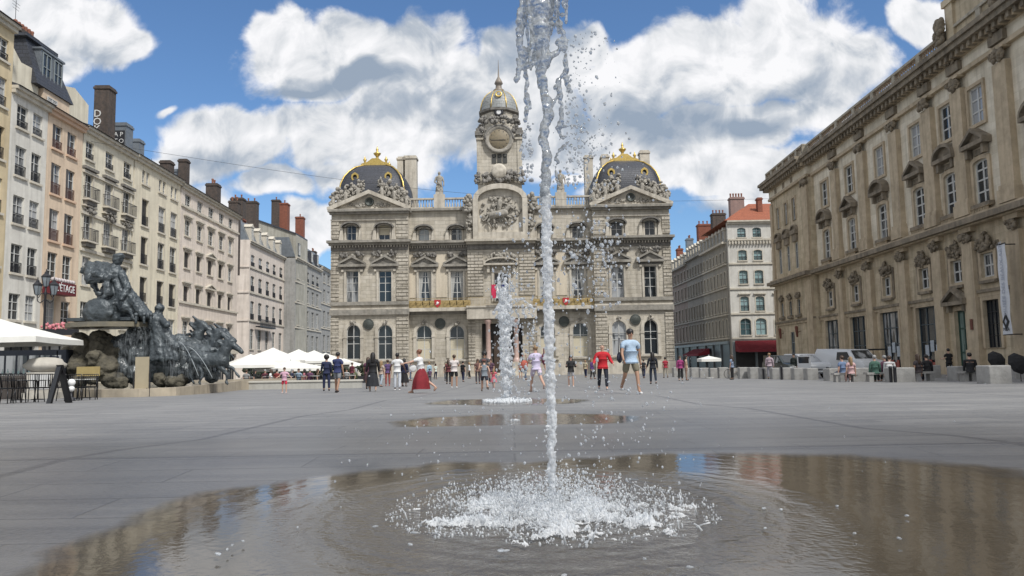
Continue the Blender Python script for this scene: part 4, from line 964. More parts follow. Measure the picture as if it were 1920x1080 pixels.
# details above the eaves: mansard on B/C, gable wall, chimneys
def z_at(px, py, u_off=0, inset=0): return PL.uz(px, py, inset)
rB, WB, zB, shB = B_
g = MB(); uu0 = shB(PL.u(27, 130, .6)); 
za_ = PL.z(35, 72, .8); g.prism([(0, zB+.2), (WB, zB+.2), (WB, PL.z(97, 150, .8)), (WB*.5, PL.z(60, 130, .8)), (0.05, za_)][::-1], .8, 6); g.build('gable_wall', W_CREAM, rB)
rC, WC, zC, shC = C_
# mansard storey
mz0, mz1, mz2 = PL.z(108, 181, .5), PL.z(100, 150, .6), PL.z(90, 88, 1.4)
a0, a1 = shC(PL.u(60, 110, .8))-.0, shC(PL.u(131, 175, .5))
g = MB(); g.box(.1, a1, .5, 7, zC+.2, mz0); st = g.build('attic_wall', W_PEACH, rC)
g = MB(); x0 = a0; g.add([(x0, .35, mz0), (a1+.35, .35, mz0), (a1+.35, 7, mz0), (x0, 7, mz0), (x0+.2, 1.5, mz0+3.6), (a1-.9, 1.5, mz0+3.6), (a1-.9, 6, mz0+3.6), (x0+.2, 6, mz0+3.6)], [(0, 1, 5, 4), (1, 2, 6, 5), (2, 3, 7, 6), (3, 0, 4, 7), (4, 5, 6, 7), (3, 2, 1, 0)])
g.box(x0-.1, a1-.6, 1.2, 6.3, mz0+3.6, mz0+3.85); mans = g.build('mansard', SLATE, rC)
for k in range(2):
    x = x0+1.0+k*(a1-x0-2.2)*.62; g = MB(); g.box(x, x+1.5, .75, 1.6, mz0+.5, mz0+3.0); g.box(x-.1, x+1.6, .65, 1.7, mz0+3.0, mz0+3.15); d = g.build('dormer', ZINC, mans)
    window(d, x+.2, x+1.3, mz0+.7, mz0+2.85, .74, 0, GLD, GFR, 1, (.5,), .07)
window(rC, a1-3.2, a1-1.9, zC+.9, mz0-.5, .44, 0, GLD, WFR, 1, (.5,), .07)
chimney(mans, x0+2.0, x0+4.6, 3, 4.0, mz0+3.85, mz0+5.2, BRICKD, 6)
g = MB(); g.prism([(a1+.02, zC+.2), (WC+2.6, zC+.2), (WC+2.6, zC+2.9), (a1+1.6, zC+3.6), (a1+.02, zC+3.2)][::-1], 1.0, 7); g.build('gable_wall', W_CREAM, rC)
# tall graffitied chimney and the white one, on D
rD, WD, zD_, shD = D_
GRAF = plain('chalk_white_paint', (.62, .62, .60), .8)
def px_chim(root, sh, x0, x1, ytop, inset, depth, m, pots=0, plane=PL, ymid=None, zb=None):
    ym = ymid or ytop+30
    ua, ub = plane.u(x0, ym, inset), plane.u(x1, ym, inset)
    # the pixel width shows both the face along the eave and the flank; use a square stack
    w = (x1-x0)/FPX*(plane.o+plane.d*ua).y*.95
    c = sh((ua+ub)/2); zt = plane.z((x0+x1)/2, ytop, inset)
    return chimney(root, c-w/2, c+w/2, inset-w/2, inset+w/2, zb if zb is not None else 14, zt, m, pots, cap=.08), c, w, zt
c1, cx_, cw_, cz_ = px_chim(rD, shD, 181, 211, 163, 2.6, 1, BRICKD, 0, ymid=210)
c2, cx2, cw2, cz2 = px_chim(rD, shD, 213, 244, 233, 2.6, 1, ZINC, 0, ymid=250)
yf = -.012
for t, dz in (('D', 2.7), ('O', 3.45), ('K', 4.15)):
    text_mesh(t, .95, c1, (cx_-cw_/2+yf, 2.9, cz_-dz), (R(90), 0, R(-90)), GRAF, .01, 'graffiti')
pb = MB(); pb.box(cx2-cw2/2-.01, cx2-cw2/2-.002, 2.6-cw2*.42, 2.6+cw2*.42, cz2-2.6, cz2-.8); pbo = pb.build('painted_patch', IRON, c2)
for t, dy, dz in (('A', .22, 1.2), ('P', -.3, 1.2), ('T', .22, 1.85), ('O', -.3, 1.85)):
    text_mesh(t, .62, c2, (cx2-cw2/2-.022, 2.6+dy, cz2-dz), (R(90), 0, R(-90)), GRAF, .005, 'graffiti')
px_chim(rD, shD, 243, 266, 262, 3, 1, ZINC)
px_chim(E_[0], E_[3], 302, 323, 302, 3.2, 1, BRICKD); px_chim(E_[0], E_[3], 336, 353, 299, 2.4, 1, BRICKD); px_chim(E_[0], E_[3], 322, 338, 318, 3.4, 1, ZINC)
px_chim(F_[0], F_[3], 388, 411, 345, 3, 1, BRICKD, 2); px_chim(F_[0], F_[3], 430, 449, 377, 4.5, 1, BRICKD, 2)
# roof terrace rail and structure on A
rA, WA, zA, shA = A_
g = MB(); g.box(WA-3.5, WA-.6, 1.5, 6, zA+.2, zA+2.2); pent = g.build('penthouse', W_CREAM, rA)
g = MB(); railing(g, WA-6, WA-.4, 1.2, zA+2.2, zA+3.2, .3); g.tube([(WA-3.5, 1.3, zA+2.2), (WA-3.5, 1.3, zA+4.6)], .04, 5); g.build('terrace_rail', ZINC, rA)
# antennas
for root, u, y, z0, h in ((rC, a0+2.2, 3.5, mz0+4, 3.4), (rD, WD-1, 5, zD_+1, 3.5), (F_[0], 4, 5, F_[2]+1, 3)):
    g = MB(); g.tube([(u, y, z0), (u, y, z0+h)], .025, 4); [g.tube([(u-.5+.05*k, y, z0+h-.2-.25*k), (u+.5-.05*k, y, z0+h-.2-.25*k)], .015, 4) for k in range(3)]; g.build('aerial', IRON, root)
# the red sign with white letters, hung between two storeys of the peach house
sg = PL.root('shop_sign', 'dark red fascia sign with slanted white letters on the peach house', 'sign', None, PL.u(102, 540, -1.1))
ws = PL.u(143, 545, -1.1)-PL.u(102, 540, -1.1); zt_, zb_ = PL.z(122, 530.5, -1.1), PL.z(122, 553, -1.1)
g = MB(); g.box(0, ws, -1.1, -.25, zb_, zt_); g.build('sign_box', plain('wine_red_board', (.12, .012, .018), .5), sg)
text_mesh("L'ÉTAGE", (zt_-zb_)*.85, sg, (ws*.5, -1.115, (zt_+zb_)/2), (R(90), 0, 0), WHITEP, .012, sx=ws/((zt_-zb_)*3.7))
g = MB(); [g.ball((ws*(k+.5)/8, -.9, zt_+.15), (.22, .2, .18), 6) for k in range(8)]; g.build('flower_row', plain('pale_blossom', (.5, .45, .45), .8), sg)

# ================================================================== houses beyond the corner
PG = rough_plane(466, 640, 122, vp_ang(925, 684))
ARW = dict(arch=.22, rail='iron')
G_ = row_house(PG, 'corner_house', 'white corner house with slim arched windows and a dormered roof, beyond the rosy house', 'house', 466, 533, 520, (500, 468.5), [(470.5, 477.5, 490), (485, 491.5, 495), (499, 505, 500), (511.5, 517, 505), (524, 529.5, 510)],
    [(474, 478, 500, dict(ARW)), (474, 518, 547, dict(ARW)), (474, 565, 600, dict(ARW)), (474, 617, 655, dict(arch=.22))], W_PINK, T_PALE, 9, group='houses beyond the corner of the square', roof=None, belts=[(474, 503), (474, 550), (474, 602)], glass=GLD, shop=(474, 675))
rG, WG, zG, shG = G_
g = MB(); g.box(-.2, 0, -.2, 9, -2.2, zG+.2); 
for zz_ in (PG.z(474, 503), PG.z(474, 550), PG.z(474, 602)): g.box(-.35, -.2, -.2, 9, zz_-.12, zz_+.12)
g.build('end_wall', W_PINK, rG)
g = MB(); g.add([(0, .2, zG+.2), (WG, .2, zG+.2), (WG, 9, zG+.2), (0, 9, zG+.2), (0, 1.6, zG+3.6), (WG, 1.6, zG+3.6), (WG, 8, zG+3.6), (0, 8, zG+3.6)], [(0, 1, 5, 4), (1, 2, 6, 5), (2, 3, 7, 6), (3, 0, 4, 7), (4, 5, 6, 7)])
mg = g.build('mansard', ZINC, rG)
for k in range(5):
    x = WG*(k+.28)/5.1; g = MB(); g.box(x, x+1.5, .1, 1.6, zG+.25, zG+2.5); g.prism([(x-.15, zG+2.5), (x+1.65, zG+2.5), (x+.75, zG+3.1)][::-1], 0, 1.7); d = g.build('dormer', T_PALE, mg)
    window(d, x+.35, x+1.15, zG+.5, zG+2.2, .09, .2, GLD, WFR, 1, (.5,), .07)
for i, (a, b_, yt, ins, m, wd) in enumerate(((449, 468, 372, -1, BRICKD, 2.0), (474, 492, 378, 3, BRICKD, 2.2), (450, 466, 410, 0, BRICK, 1.8), (518, 533, 375, 4, BRICKD, 1.6))):
    x = shG(PG.u((a+b_)/2, yt+20, max(ins, 1.5))); w = (b_-a)/FPX*126/2
    chimney(rG, x-w, x+w, max(ins, 1.5), max(ins, 1.5)+wd, zG+.3, PG.z((a+b_)/2, yt, max(ins, 1.5)), m, 2 if i != 3 else 1)
# street balcony on G
g = MB(); xa, xb = shG(PG.u(487, 605, -.9)), shG(PG.u(516, 612, -.9)); zz_ = PG.z(495, 612, -.9); g.box(xa, xb, -1.0, -.25, zz_-.2, zz_); railing(g, xa, xb, -.95, zz_, zz_+1.1, .15); g.build('balcony', IRON, rG)
# blank gable between G and the grey houses
o0 = PG.u(533.5, 520); pw = PG.o+PG.d*(o0+.1)
gw_d = pw.y; xg0 = at(530, 600, gw_d).x-1; xg1 = at(554, 600, gw_d).x
bg_ = empty('gable_house', (xg0, gw_d, 0), 0, 'house showing only a bare windowless grey gable, between the corner house and the grey-roofed one', 'house', 'houses beyond the corner of the square')
g = MB(); W_ = xg1-xg0; ztl, ztr = at(533, 428, gw_d).z, at(553, 440, gw_d).z
g.prism([(-4, -2.2), (W_, -2.2), (W_, ztr), (-4, ztl+1.5)][::-1], 0, 8); g.build('gable_wall', W_BLANK, bg_)
g = MB(); g.prism([(-4, ztl+1.52), (W_, ztr+.02), (W_, ztr+.3), (-4, ztl+1.8)][::-1], -.2, 8); g.build('roof', SLATE, bg_)
chimney(bg_, at(518, 400, gw_d).x-xg0, at(533, 400, gw_d).x-xg0, 2, 3.6, ztl-1, at(525, 376, gw_d).z, BRICK, 1)
# grey houses H, I
PH2 = Plane((xg1, gw_d), vp_ang(925, 684))
colsH = [(x, x+4.2, 540) for x in (557, 566, 575, 584.5, 593)]
H_ = row_house(PH2, 'grey_house', 'grey stone house with a zinc mansard and a red chimney, next to the bare gable', 'house', 553.5, 602, 540, (580, 497), colsH,
    [(565, 505, 525, dict(rail='iron')), (565, 540, 565, dict()), (565, 580, 611, dict()), (565, 627, 660, dict())], W_GREY, T_PALE, 9, group='houses beyond the corner of the square', roof=None, belts=[(565, 532), (565, 570), (565, 616)], glass=GLD, shop=(565, 672))
rH, WH, zH, shH = H_
g = MB(); g.add([(0, .1, zH+.2), (WH, .1, zH+.2), (WH, 9, zH+.2), (0, 9, zH+.2), (0, 1.3, zH+3.9), (WH, 1.3, zH+3.9), (WH, 8, zH+3.9), (0, 8, zH+3.9)], [(0, 1, 5, 4), (1, 2, 6, 5), (2, 3, 7, 6), (3, 0, 4, 7), (4, 5, 6, 7)])
mh = g.build('mansard', ZINC, rH)
for k in range(4):
    x = WH*(k+.3)/4.2; g = MB(); g.box(x, x+1.7, -.1, 1.3, zH+.6, zH+3.0); d = g.build('dormer', SLATE, mh); window(d, x+.3, x+1.4, zH+.8, zH+2.8, -.11, 0, GLC, WFR, 1, (.5,), .08)
xh = shH(PH2.u(570, 430, 2)); w = 14/FPX*160/2; chimney(rH, xh-w, xh+w, 2, 3.6, zH+3, PH2.z(570, 407, 2), BRICK, 1)
I_ = row_house(PH2, 'grey_house', 'grey house seen in a narrow strip beside the town hall, with small attic windows', 'house', 602.3, 640, 540, (610, 505), [(606, 610, 540), (614, 618, 540), (624, 628, 540)],
    [(608, 512, 530, dict()), (608, 543, 566, dict()), (608, 583, 612, dict()), (608, 628, 658, dict())], W_GREY, T_PALE, 9, group='houses beyond the corner of the square', belts=[(608, 570), (608, 616)], glass=GLD, rmat=ZINC)
chimney(I_[0], 3, 4.5, 2, 3.4, I_[2], I_[2]+4, BRICKD, 2)

# ================================================================== corner building on the other side (front to the square)
dJ = 113.0
PJ = Plane((at(1371, 640, dJ).x, dJ), 0)
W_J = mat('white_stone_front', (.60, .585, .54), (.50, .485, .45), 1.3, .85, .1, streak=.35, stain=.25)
W_JS = mat('shaded_stone_side', (.40, .375, .33), (.30, .285, .255), 1.3, .85, .1, streak=.4, stain=.3)  # darker copy of the front stone: the side's shade is put into the colour
JR = dict(rail='iron', rmat=IRON, arch=.22, frame=.12)
J_ = row_house(PJ, 'corner_block', 'white corner block with an orange hipped roof over a crimson cafe awning', 'apartment block', 1371, 1500, 600, (1410, 416), [(1388, 1400, 520), (1416, 1430, 520), (1452, 1464, 520)],
    [(1395, 427, 445, dict(arch=.3, rail='iron')), (1396, 469, 488, dict(JR)), (1398, 507, 532, dict(JR)), (1400, 556, 583, dict(JR, hood='flat')), (1402, 597, 628, dict(arch=.5, frame=.15, w=1.55))], W_J, T_PALE, .6, roof=None, belts=[(1410, 449), (1410, 494), (1410, 541), (1410, 588), (1410, 634)], clen=1.25, glass=glass_mat('blue_green_glass', (.05, .09, .10), (.25, .36, .37), .9), fmat=GFR, cornice=.5)
rJ, WJ, zJ, shJ = J_
dents = MB(); zz_ = PJ.z(1410, 452)
for k in range(22): dents.box(WJ*(k+.2)/22, WJ*(k+.6)/22, -.35, -.01, zz_-.45, zz_)
dents.build('cornice_blocks', T_PALE, rJ)
g = MB(); ov = .5; hz = PJ.z(1440, 383, 5)
g.add([(-ov, -ov, zJ+.2), (WJ+ov, -ov, zJ+.2), (WJ+ov, 14, zJ+.2), (-ov, 14, zJ+.2), (5.5, 7, hz+.5), (WJ+3, 7, hz+.5)], [(0, 1, 5, 4), (1, 2, 5), (2, 3, 4, 5), (3, 0, 4), (3, 2, 1, 0)])
g.build('hipped_roof', TILE, rJ)
x = shJ(PJ.u(1425, 380, 3)); chimney(rJ, x-.35, x+.35, 3, 3.9, zJ+.5, PJ.z(1425, 370, 3), BRICK, 0)
x0, x1 = shJ(PJ.u(1370, 390, 5)), shJ(PJ.u(1396, 390, 5)); chimney(rJ, x0, x1, 5, 6.2, zJ-.5, PJ.z(1383, 369, 5), mat('pinkish_rendered_stack', (.30, .20, .175), (.22, .16, .145), 2, .9, streak=.4), 5)
# its side along the street
PJS = Plane((PJ.o.x, dJ), vp_ang(938, 684)+math.pi)     # local x runs toward the viewer
def side_house(name, label, px0, px1, eave, rowsz, ncol, wm, arch, extra=None):
    u0, u1 = PJS.u(px0, 600), (PJS.u(px1, 600) if px1 else -.62); W = u1-u0
    root = PJS.root(name, label, 'apartment block', 'blocks along the side street', u0)
    b, tr = MB(), MB(); ze = eave; ops = []
    for (za, zb) in rowsz:
        for k in range(ncol):
            c = W*(k+.5)/ncol; w = min(1.15, W/ncol*.42); o = (c-w/2, c+w/2, za, zb, arch); ops.append(o)
            window(root, *o[:4], .2, arch, GLD, WFR, 1, (.6,), .06)
            ring(tr, outline(o[0]-.15, o[1]+.15, o[2], o[3]+.15, arch), outline(*o), -.08, -.002); tr.box(o[0]-.2, o[1]+.2, -.2, -.003, o[2]-.16, o[2]-.002)
        tr.box(0, W, -.25, -.004, za-.55, za-.3)
    wall(b, 0, W, -2.2, ze, 0, ops, .25); b.box(0, W, 11.8, 12, -2.2, ze); b.box(0, .03, .003, 11.7, -2.2, ze-.01); b.box(W-.03, W, .003, 11.7, -2.2, ze-.01)
    tr.box(-.03, W+.03, -.6, .3, ze-.02, ze+.3)
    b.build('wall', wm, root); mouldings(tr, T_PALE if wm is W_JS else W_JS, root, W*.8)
    g = MB(); g.add([(0, 0, ze+.3), (W, 0, ze+.3), (W, 11, ze+.3), (0, 11, ze+.3), (0, 1.6, ze+3.1), (W, 1.6, ze+3.1), (W, 10, ze+3.1), (0, 10, ze+3.1)], [(0, 1, 5, 4), (1, 2, 6, 5), (2, 3, 7, 6), (3, 0, 4, 7), (4, 5, 6, 7)])
    ms = g.build('mansard', ZINC, root)
    for k in range(ncol):
        c = W*(k+.5)/ncol; g = MB(); g.box(c-.5, c+.5, -.02, 1.4, ze+.35, ze+2.1); g.prism([(c-.7, ze+2.1), (c+.7, ze+2.1), (c, ze+2.6)][::-1], -.15, 1.5); d = g.build('dormer', T_PALE, ms); window(d, c-.3, c+.3, ze+.5, ze+1.95, -.03, 0, GLD, WFR, 1, (.5,), .05)
    return root, W, ze
RZ = [(PJ.z(1398, b_), PJ.z(1398, a)) for a, b_ in ((469, 488), (507, 532), (556, 583), (597, 628))]
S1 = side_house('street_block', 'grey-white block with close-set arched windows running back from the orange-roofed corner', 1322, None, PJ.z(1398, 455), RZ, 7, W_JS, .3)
S2 = side_house('street_block', 'drab grey block with flat-headed windows, middle of the three along the side street', 1291, 1322, PJ.z(1398, 452), RZ, 6, mat('drab_grey_wall', (.30, .28, .25), (.22, .21, .19), 1.3, .85, streak=.4), 0)
S3 = side_house('street_block', 'reddish-grey block next to the town hall, farthest along the side street', 1240, 1291, PJ.z(1398, 458), RZ, 9, mat('reddish_grey_wall', (.30, .24, .21), (.22, .18, .16), 1.3, .85, streak=.4), 0)
def side_ch(S, px0, px1, ytop, m, pots, ins=4):
    root = S[0]; ins_ = ins; u0, u1 = PJS.u(px0, ytop+15, ins_), PJS.u(px1, ytop+15, ins_); uo = (root.location-PJS.o).dot(PJS.d)
    w = (px1-px0)/FPX*130; c = (u0+u1)/2-uo
    chimney(root, c-.7, c+.7, ins_-w/2, ins_+w/2, S[2]+1.5, PJS.z((px0+px1)/2, ytop, ins_), m, pots)
side_ch(S1, 1307, 1340, 420, BRICK, 4); side_ch(S1, 1334, 1360, 400, BRICKD, 4, 5); side_ch(S2, 1286, 1300, 447, ZINC, 2); side_ch(S3, 1268, 1281, 466, BRICK, 3)
# street-level shops of the corner
def awning(plane, px0, px1, ins, yt, yb, reach, name, label, col, group=None):
    u0, u1 = plane.u(px0, yt, ins), plane.u(px1, yt, ins); r_ = plane.root(name, label, 'awning', group, u0); W = u1-u0
    z1, z0 = plane.z(px0, yt, ins), plane.z(px0, yb, ins-reach); g = MB(); n = 12
    g.add([(0, ins, z1), (W, ins, z1), (W, ins-reach, z0+.35), (0, ins-reach, z0+.35), (W, ins-reach, z0), (0, ins-reach, z0)], [(3, 2, 1, 0), (2, 3, 5, 4), (0, 3, 2, 1)])
    g.add([(0, ins, z1), (0, ins-reach, z0+.35), (0, ins-reach, z0), (0, ins, z0+.2)], [(0, 1, 2, 3)]); g.add([(W, ins, z1), (W, ins-reach, z0+.35), (W, ins-reach, z0), (W, ins, z0+.2)], [(3, 2, 1, 0)])
    g.build('canopy', col, r_); g = MB(); [g.tube([(x, ins, z0+.3), (x, ins-reach+.05, z0+.3)], .03, 5) for x in (.1, W-.1)]; g.tube([(0, ins-reach+.03, z0+.02), (W, ins-reach+.03, z0+.02)], .04, 6); g.build('frame', IRON, r_); return r_
CRIM = mat('crimson_canvas', (.27, .022, .035), (.19, .018, .028), 3, .8, stain=.3)
awning(PJ, 1378, 1461, -.3, 639, 661, 2.2, 'cafe_awning', 'wide crimson cafe awning along the foot of the white corner block', CRIM)
awning(PJS, 1300, 1330, -.3, 655, 668, 1.8, 'cafe_awning', 'small dark crimson awning in the side street, over the dim shop fronts', CRIM)
sf = MB(); zc = PJ.z(1400, 640); DKW = mat('dark_shop_front', (.035, .034, .036), (.02, .02, .022), 2, .4)
sf.box(.3, WJ-.3, -.06, -.01, -1.6, zc); r_ = rJ; sf.build('cafe_opening', DKW, r_)
g = MB(); [g.box(x, x+.35, -.3, -.065, -1.6, zc) for x in (0, 3.2, 6.4, 9.6)]; g.build('pillar', GFR, r_)
g = MB(); g.box(4.4, 5.5, -.09, -.065, -1.3, 1.0); g.build('door_panel', CREAM, r_)
for S in (S1, S2, S3):
    g = MB(); g.box(.1, S[1]-.1, -.08, -.01, -1.6, zc-.3); q = g.build('shop_window', DKW, S[0]); g = MB(); n = max(2, int(S[1]/4)); [g.box(S[1]*k/n, S[1]*k/n+.3, -.3, -.085, -1.6, zc-.3) for k in range(n)]; g.box(0, S[1], -.35, -.085, zc-.298, zc+.1); g.build('shop_pillar', GFR, q)

# ================================================================== THE PALACE on the shaded side
PP = rough_plane(1466, 640, 100, vp_ang(1006, 676)+math.pi)      # local x runs from the far corner toward the viewer
P_ST = mat('tan_palace_stone', (.66, .56, .41), (.50, .42, .30), 1.2, .88, .2, streak=.6, stain=.6, brick=(1.6, .55, .012, .72))
P_LT = mat('light_palace_stone', (.80, .735, .61), (.66, .595, .48), 1.2, .88, .2, streak=.45, stain=.4, brick=(1.6, .55, .012, .78))
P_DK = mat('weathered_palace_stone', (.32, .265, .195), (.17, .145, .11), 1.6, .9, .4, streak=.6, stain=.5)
P_PI = mat('palace_pilaster_stone', (.54, .44, .31), (.41, .335, .235), 1.4, .88, .2, streak=.5, stain=.3)
P_BA = mat('palace_baluster_stone', (.46, .42, .34), (.27, .24, .19), 2, .9, .2, streak=.4)
P_CV = mat('palace_carving_stone', (.28, .23, .165), (.12, .10, .075), 3, .9, .4)
def palace():
    X = 1655
    Z = lambda py, px=X, i=0: PP.z(px, py, i)
    U = PP.u
    root = PP.root('palace', 'long tan stone palace with tall pilasters, hooded windows and a balustraded roof', 'palace')
    zg0 = -2.2; zA = Z(587); zA0 = -.55           # shop openings
    zS = Z(574)                                    # string over them
    zM0, zM1 = Z(557), Z(522)                      # mezzanine window
    zB0, zB1 = Z(478), Z(464)                      # main belt
    z10, z11 = Z(449), Z(383)                      # first floor windows
    zh0, zh1 = Z(364), Z(340)                      # hoods
    z20, z21 = Z(332, 1648), Z(276, 1648)
    zC0, zC1 = Z(243), Z(193)                      # entablature, cornice top
    zb1 = Z(163)
    cen = [U(px, y) for px, y in ((1563, 640), (1612, 640), (1672, 640), (1744, 640), (1806, 640), (1866, 640))]
    step = cen[3]-cen[2]
    u_p0, u_p1 = 0, U(1540, 600)                  # end pavilion
    while cen[-1] < U(1459, 600)+86: cen.append(cen[-1]+step*1.02)
    uend = cen[-1]+step*.5
    print('palace cen', [round(c, 2) for c in cen], 'z', [round(z, 2) for z in (zA, zS, zM0, zM1, zB0, zB1, z10, z11, zh0, zh1, z20, z21, zC0, zC1, zb1)])
    b, lt, tr, dk, pil, orn = MB(), MB(), MB(), MB(), MB(), MB(); hw = .90
    ops_g, ops_u = [], []
    for i, c in enumerate(cen):
        if i == 4: ops_g.append((c-.75, c+.75, zA0, Z(600), 0))
        elif i >= 5: ops_g.append((c-.95, c+.95, zA0+1.6, Z(590), 0))
        else: ops_g.append((c-1.8, c+1.8, zA0-.4, zA, 0))
        ops_g.append((c-hw*.85, c+hw*.85, zM0, zM1, 0))
        ops_u += [(c-hw, c+hw, z10, z11, .25), (c-hw, c+hw, z20, z21, 0)]
    wall(b, u_p1, uend, zg0, zB0, 0, ops_g, .28); wall(lt, u_p1, uend, zB0+.001, zC0, 0, ops_u, .25)
    b.box(u_p1, uend, 15.8, 16, zg0, zC0); b.box(uend-.05, uend, .003, 15.7, zg0, zC0-.01)
    # end pavilion, a little proud
    PI = -.55; pc = [u_p1*f for f in (.20, .42, .63)]; o2 = []; o1 = []
    for c in pc:
        w = .55; o1 += [(c-w, c+w, zM0-.2, zM1-.2, .0)]; o2 += [(c-w, c+w, z10, z11, .2), (c-w, c+w, z20, z21, 0)]
    o1.append((pc[1]-.7, pc[1]+.7, zA0, zA-.8, 0))
    wall(b, 0, u_p1, zg0, zB0, PI, o1, .25); wall(b, 0, u_p1, zB0+.001, zC0, PI, o2, .25)
    b.box(0, .02, PI+.003, 15.7, zg0, zC0-.01); b.box(u_p1-.02, u_p1, PI+.003, -.001, zg0, zC0-.01)
    for k in (u_p1-1.1, ):
        for dx in (0, ):
            pil.box(k-.75, k+.95, PI-.3, PI-.001, zB1+.9, zC0-.9); pil.box(k-.85, k+1.0, PI-.42, PI-.001, zB1, zB1+.898); clump(orn, (k+.1, PI-.3, zC0-.5), .8, .38, .2, 30, .12, .22)
            pil.box(k-.8, k+.98, PI-.35, PI-.001, zg0, zB0-.5)
    pil.box(.1, .9, PI-.2, PI-.001, zg0, zB0-.5); pil.box(.1, .9, PI-.2, PI-.001, zB1, zC0-.5)
    for c in pc:
        window(root, c-.55, c+.55, z10, z11, PI+.17, .2, GL, WFR, 1, (.65,), .08); window(root, c-.55, c+.55, z20, z21, PI+.17, 0, GL, WFR, 1, (.65,), .08); window(root, c-.55, c+.55, zM0-.2, zM1-.2, PI+.17, 0, GLD, GFR, 1, (.5,), .08)
        dk.box(c-.95, c+.95, PI-.45, PI-.001, zh0, zh0+.35); pediment(dk, c, 2.0, zh0+.351, .8, PI, .4, True); dk.box(c-.75, c+.75, PI-.25, PI-.001, z11+.05, zh0-.001)
        ring(tr, outline(c-.72, c+.72, z20, z21+.2, 0), outline(c-.55, c+.55, z20, z21, 0), PI-.1, PI-.002); clump(orn, (c, PI-.1, zM1+.3), .6, .35, .2, 22, .1, .2); dk.box(c-.8, c+.8, PI-.3, PI-.003, zM0-.6, zM0-.3)
        ring(tr, outline(c-.72, c+.72, zM0-.2, zM1, 0), outline(c-.55, c+.55, zM0-.2, zM1-.2, 0), PI-.1, PI-.002)
        for (za, zb) in ((zC0+.5, zC0+1.2),): dk.box(c-.4, c+.4, PI-.2, PI-.05, za, zb)
    window(root, pc[1]-.7, pc[1]+.7, zA0, zA-.8, PI+.17, 0, GLD, GFR, 1, (.7,), .09, name='door')
    # pilasters between the bays
    edges = [(cen[i]+cen[i+1])/2 for i in range(len(cen)-1)]+[cen[-1]+step*.5-.6]
    for e in edges:
        w = .74
        pil.box(e-w, e+w, -.42, -.001, zB1+1.35, zC0-.95); pil.box(e-w-.12, e+w+.12, -.52, -.001, zB1+1.05, zB1+1.348); pil.box(e-w-.22, e+w+.22, -.6, -.001, zB1+.15, zB1+1.048)
        clump(orn, (e, -.4, zC0-.5), w*.95, .36, .25, 34, .12, .22); pil.box(e-w-.15, e+w+.15, -.6, -.001, zC0-.14, zC0-.001)
        pil.box(e-w*.9, e+w*.9, -.38, -.001, zA0+1.5, zB0-1.1); pil.box(e-w-.1, e+w+.1, -.5, -.001, zg0, zA0+1.498); pil.box(e-w-.05, e+w+.05, -.45, -.001, zB0-.35, zB0-.003); clump(orn, (e, -.36, zB0-.72), w*.9, .3, .2, 22, .1, .2)
        dk.box(e-w-.1, e+w+.1, -.5, -.15, zC0+.4, zC0+1.1)
        for k in (-.3, .3): clump(orn, (e+k, -.5, zC0+1.35), .2, .3, .2, 8, .1, .18)
    for i, c in enumerate(cen):
        far = i > 7
        ring(tr, outline(c-hw-.3, c+hw+.3, z10, z11+.3, .3), outline(c-hw, c+hw, z10, z11, .25), -.14, -.002); ring(tr, outline(c-hw-.25, c+hw+.25, z20-.25, z21+.25, 0), outline(c-hw, c+hw, z20, z21, 0), -.14, -.002)
        dk.box(c-hw-.35, c+hw+.35, -.4, -.003, z10-.3, z10-.001)
        for e in (-1, 1): dk.box(c+e*(hw+.1)-.16, c+e*(hw+.1)+.16, -.5, -.145, z11+.25, zh0-.001)
        pediment(dk, c, 2.9, zh0, zh1-zh0+.2, 0, .7, i % 2 == 0); dk.box(c-.7, c+.7, -.12, -.003, z11+.35, zh0-.15)
        window(root, c-hw, c+hw, z10, z11, .17, .25, GL, WFR, 1, (.28, .55, .78), .13); window(root, c-hw, c+hw, z20, z21, .17, 0, GL, WFR, 1, (.33, .66), .13)
        window(root, c-hw*.85, c+hw*.85, zM0, zM1, .17, 0, GLD, WFR, 1, (.5,), .13)
        ring(dk, outline(c-hw-.4, c+hw+.4, zM0-.3, zM1+.75, 0), outline(c-hw-.152, c+hw+.152, zM0-.202, zM1+.202, 0), -.10, -.002); ring(tr, outline(c-hw-.15, c+hw+.15, zM0-.2, zM1+.2, 0), outline(c-hw*.85, c+hw*.85, zM0, zM1, 0), -.16, -.002); clump(orn, (c, -.15, zM1+.65), .85, .42, .3, 34, .1, .22); dk.box(c-.95, c+.95, -.3, -.003, zM0-.42, zM0-.21)
        clump(orn, (c, -.1, zM1+1.15), .3, .3, .3, 8, .1, .2)
        # frieze openings and metopes
        clump(orn, (c, -.1, zM1+.5), 1.2, .4, .2, 26, .08, .18); balu = [pil.box(c-1.1+.2*k, c-1.0+.2*k, -.42, -.30, zB1+.12, z10-.32) for k in range(11)]; pil.box(c-1.25, c+1.25, -.5, -.25, z10-.32, z10-.301); dk.box(c-1.2, c-.75, -.12, -.002, zC0+.45, zC0+1.15); dk.box(c+.75, c+1.2, -.12, -.002, zC0+.45, zC0+1.15)
        o = ops_g[2*i]
        if i == 4:
            w_ = window(root, *o[:4], .22, 0, glass_mat('green_door_glass', (.03, .06, .055), (.18, .25, .23), .6), plain('dark_green_paint', (.03, .075, .06), .5), 1, (.3, .7), .12, name='door'); pediment(dk, c, 3.0, Z(592), 1.3, 0, .7)
            for e in (-1, 1): dk.box(c+e*1.05-.15, c+e*1.05+.15, -.45, -.145, Z(600)-.1, Z(592)-.001)
        elif i >= 5: window(root, *o[:4], .22, 0, GLD, IRON, 3, (.25, .5, .75), .05)
        else:
            w_ = window(root, *o[:4], .22, 0, GLD, plain('blue_grey_paint', (.05, .07, .085), .5), 2, (.48, .74), .1, name='shop_window')
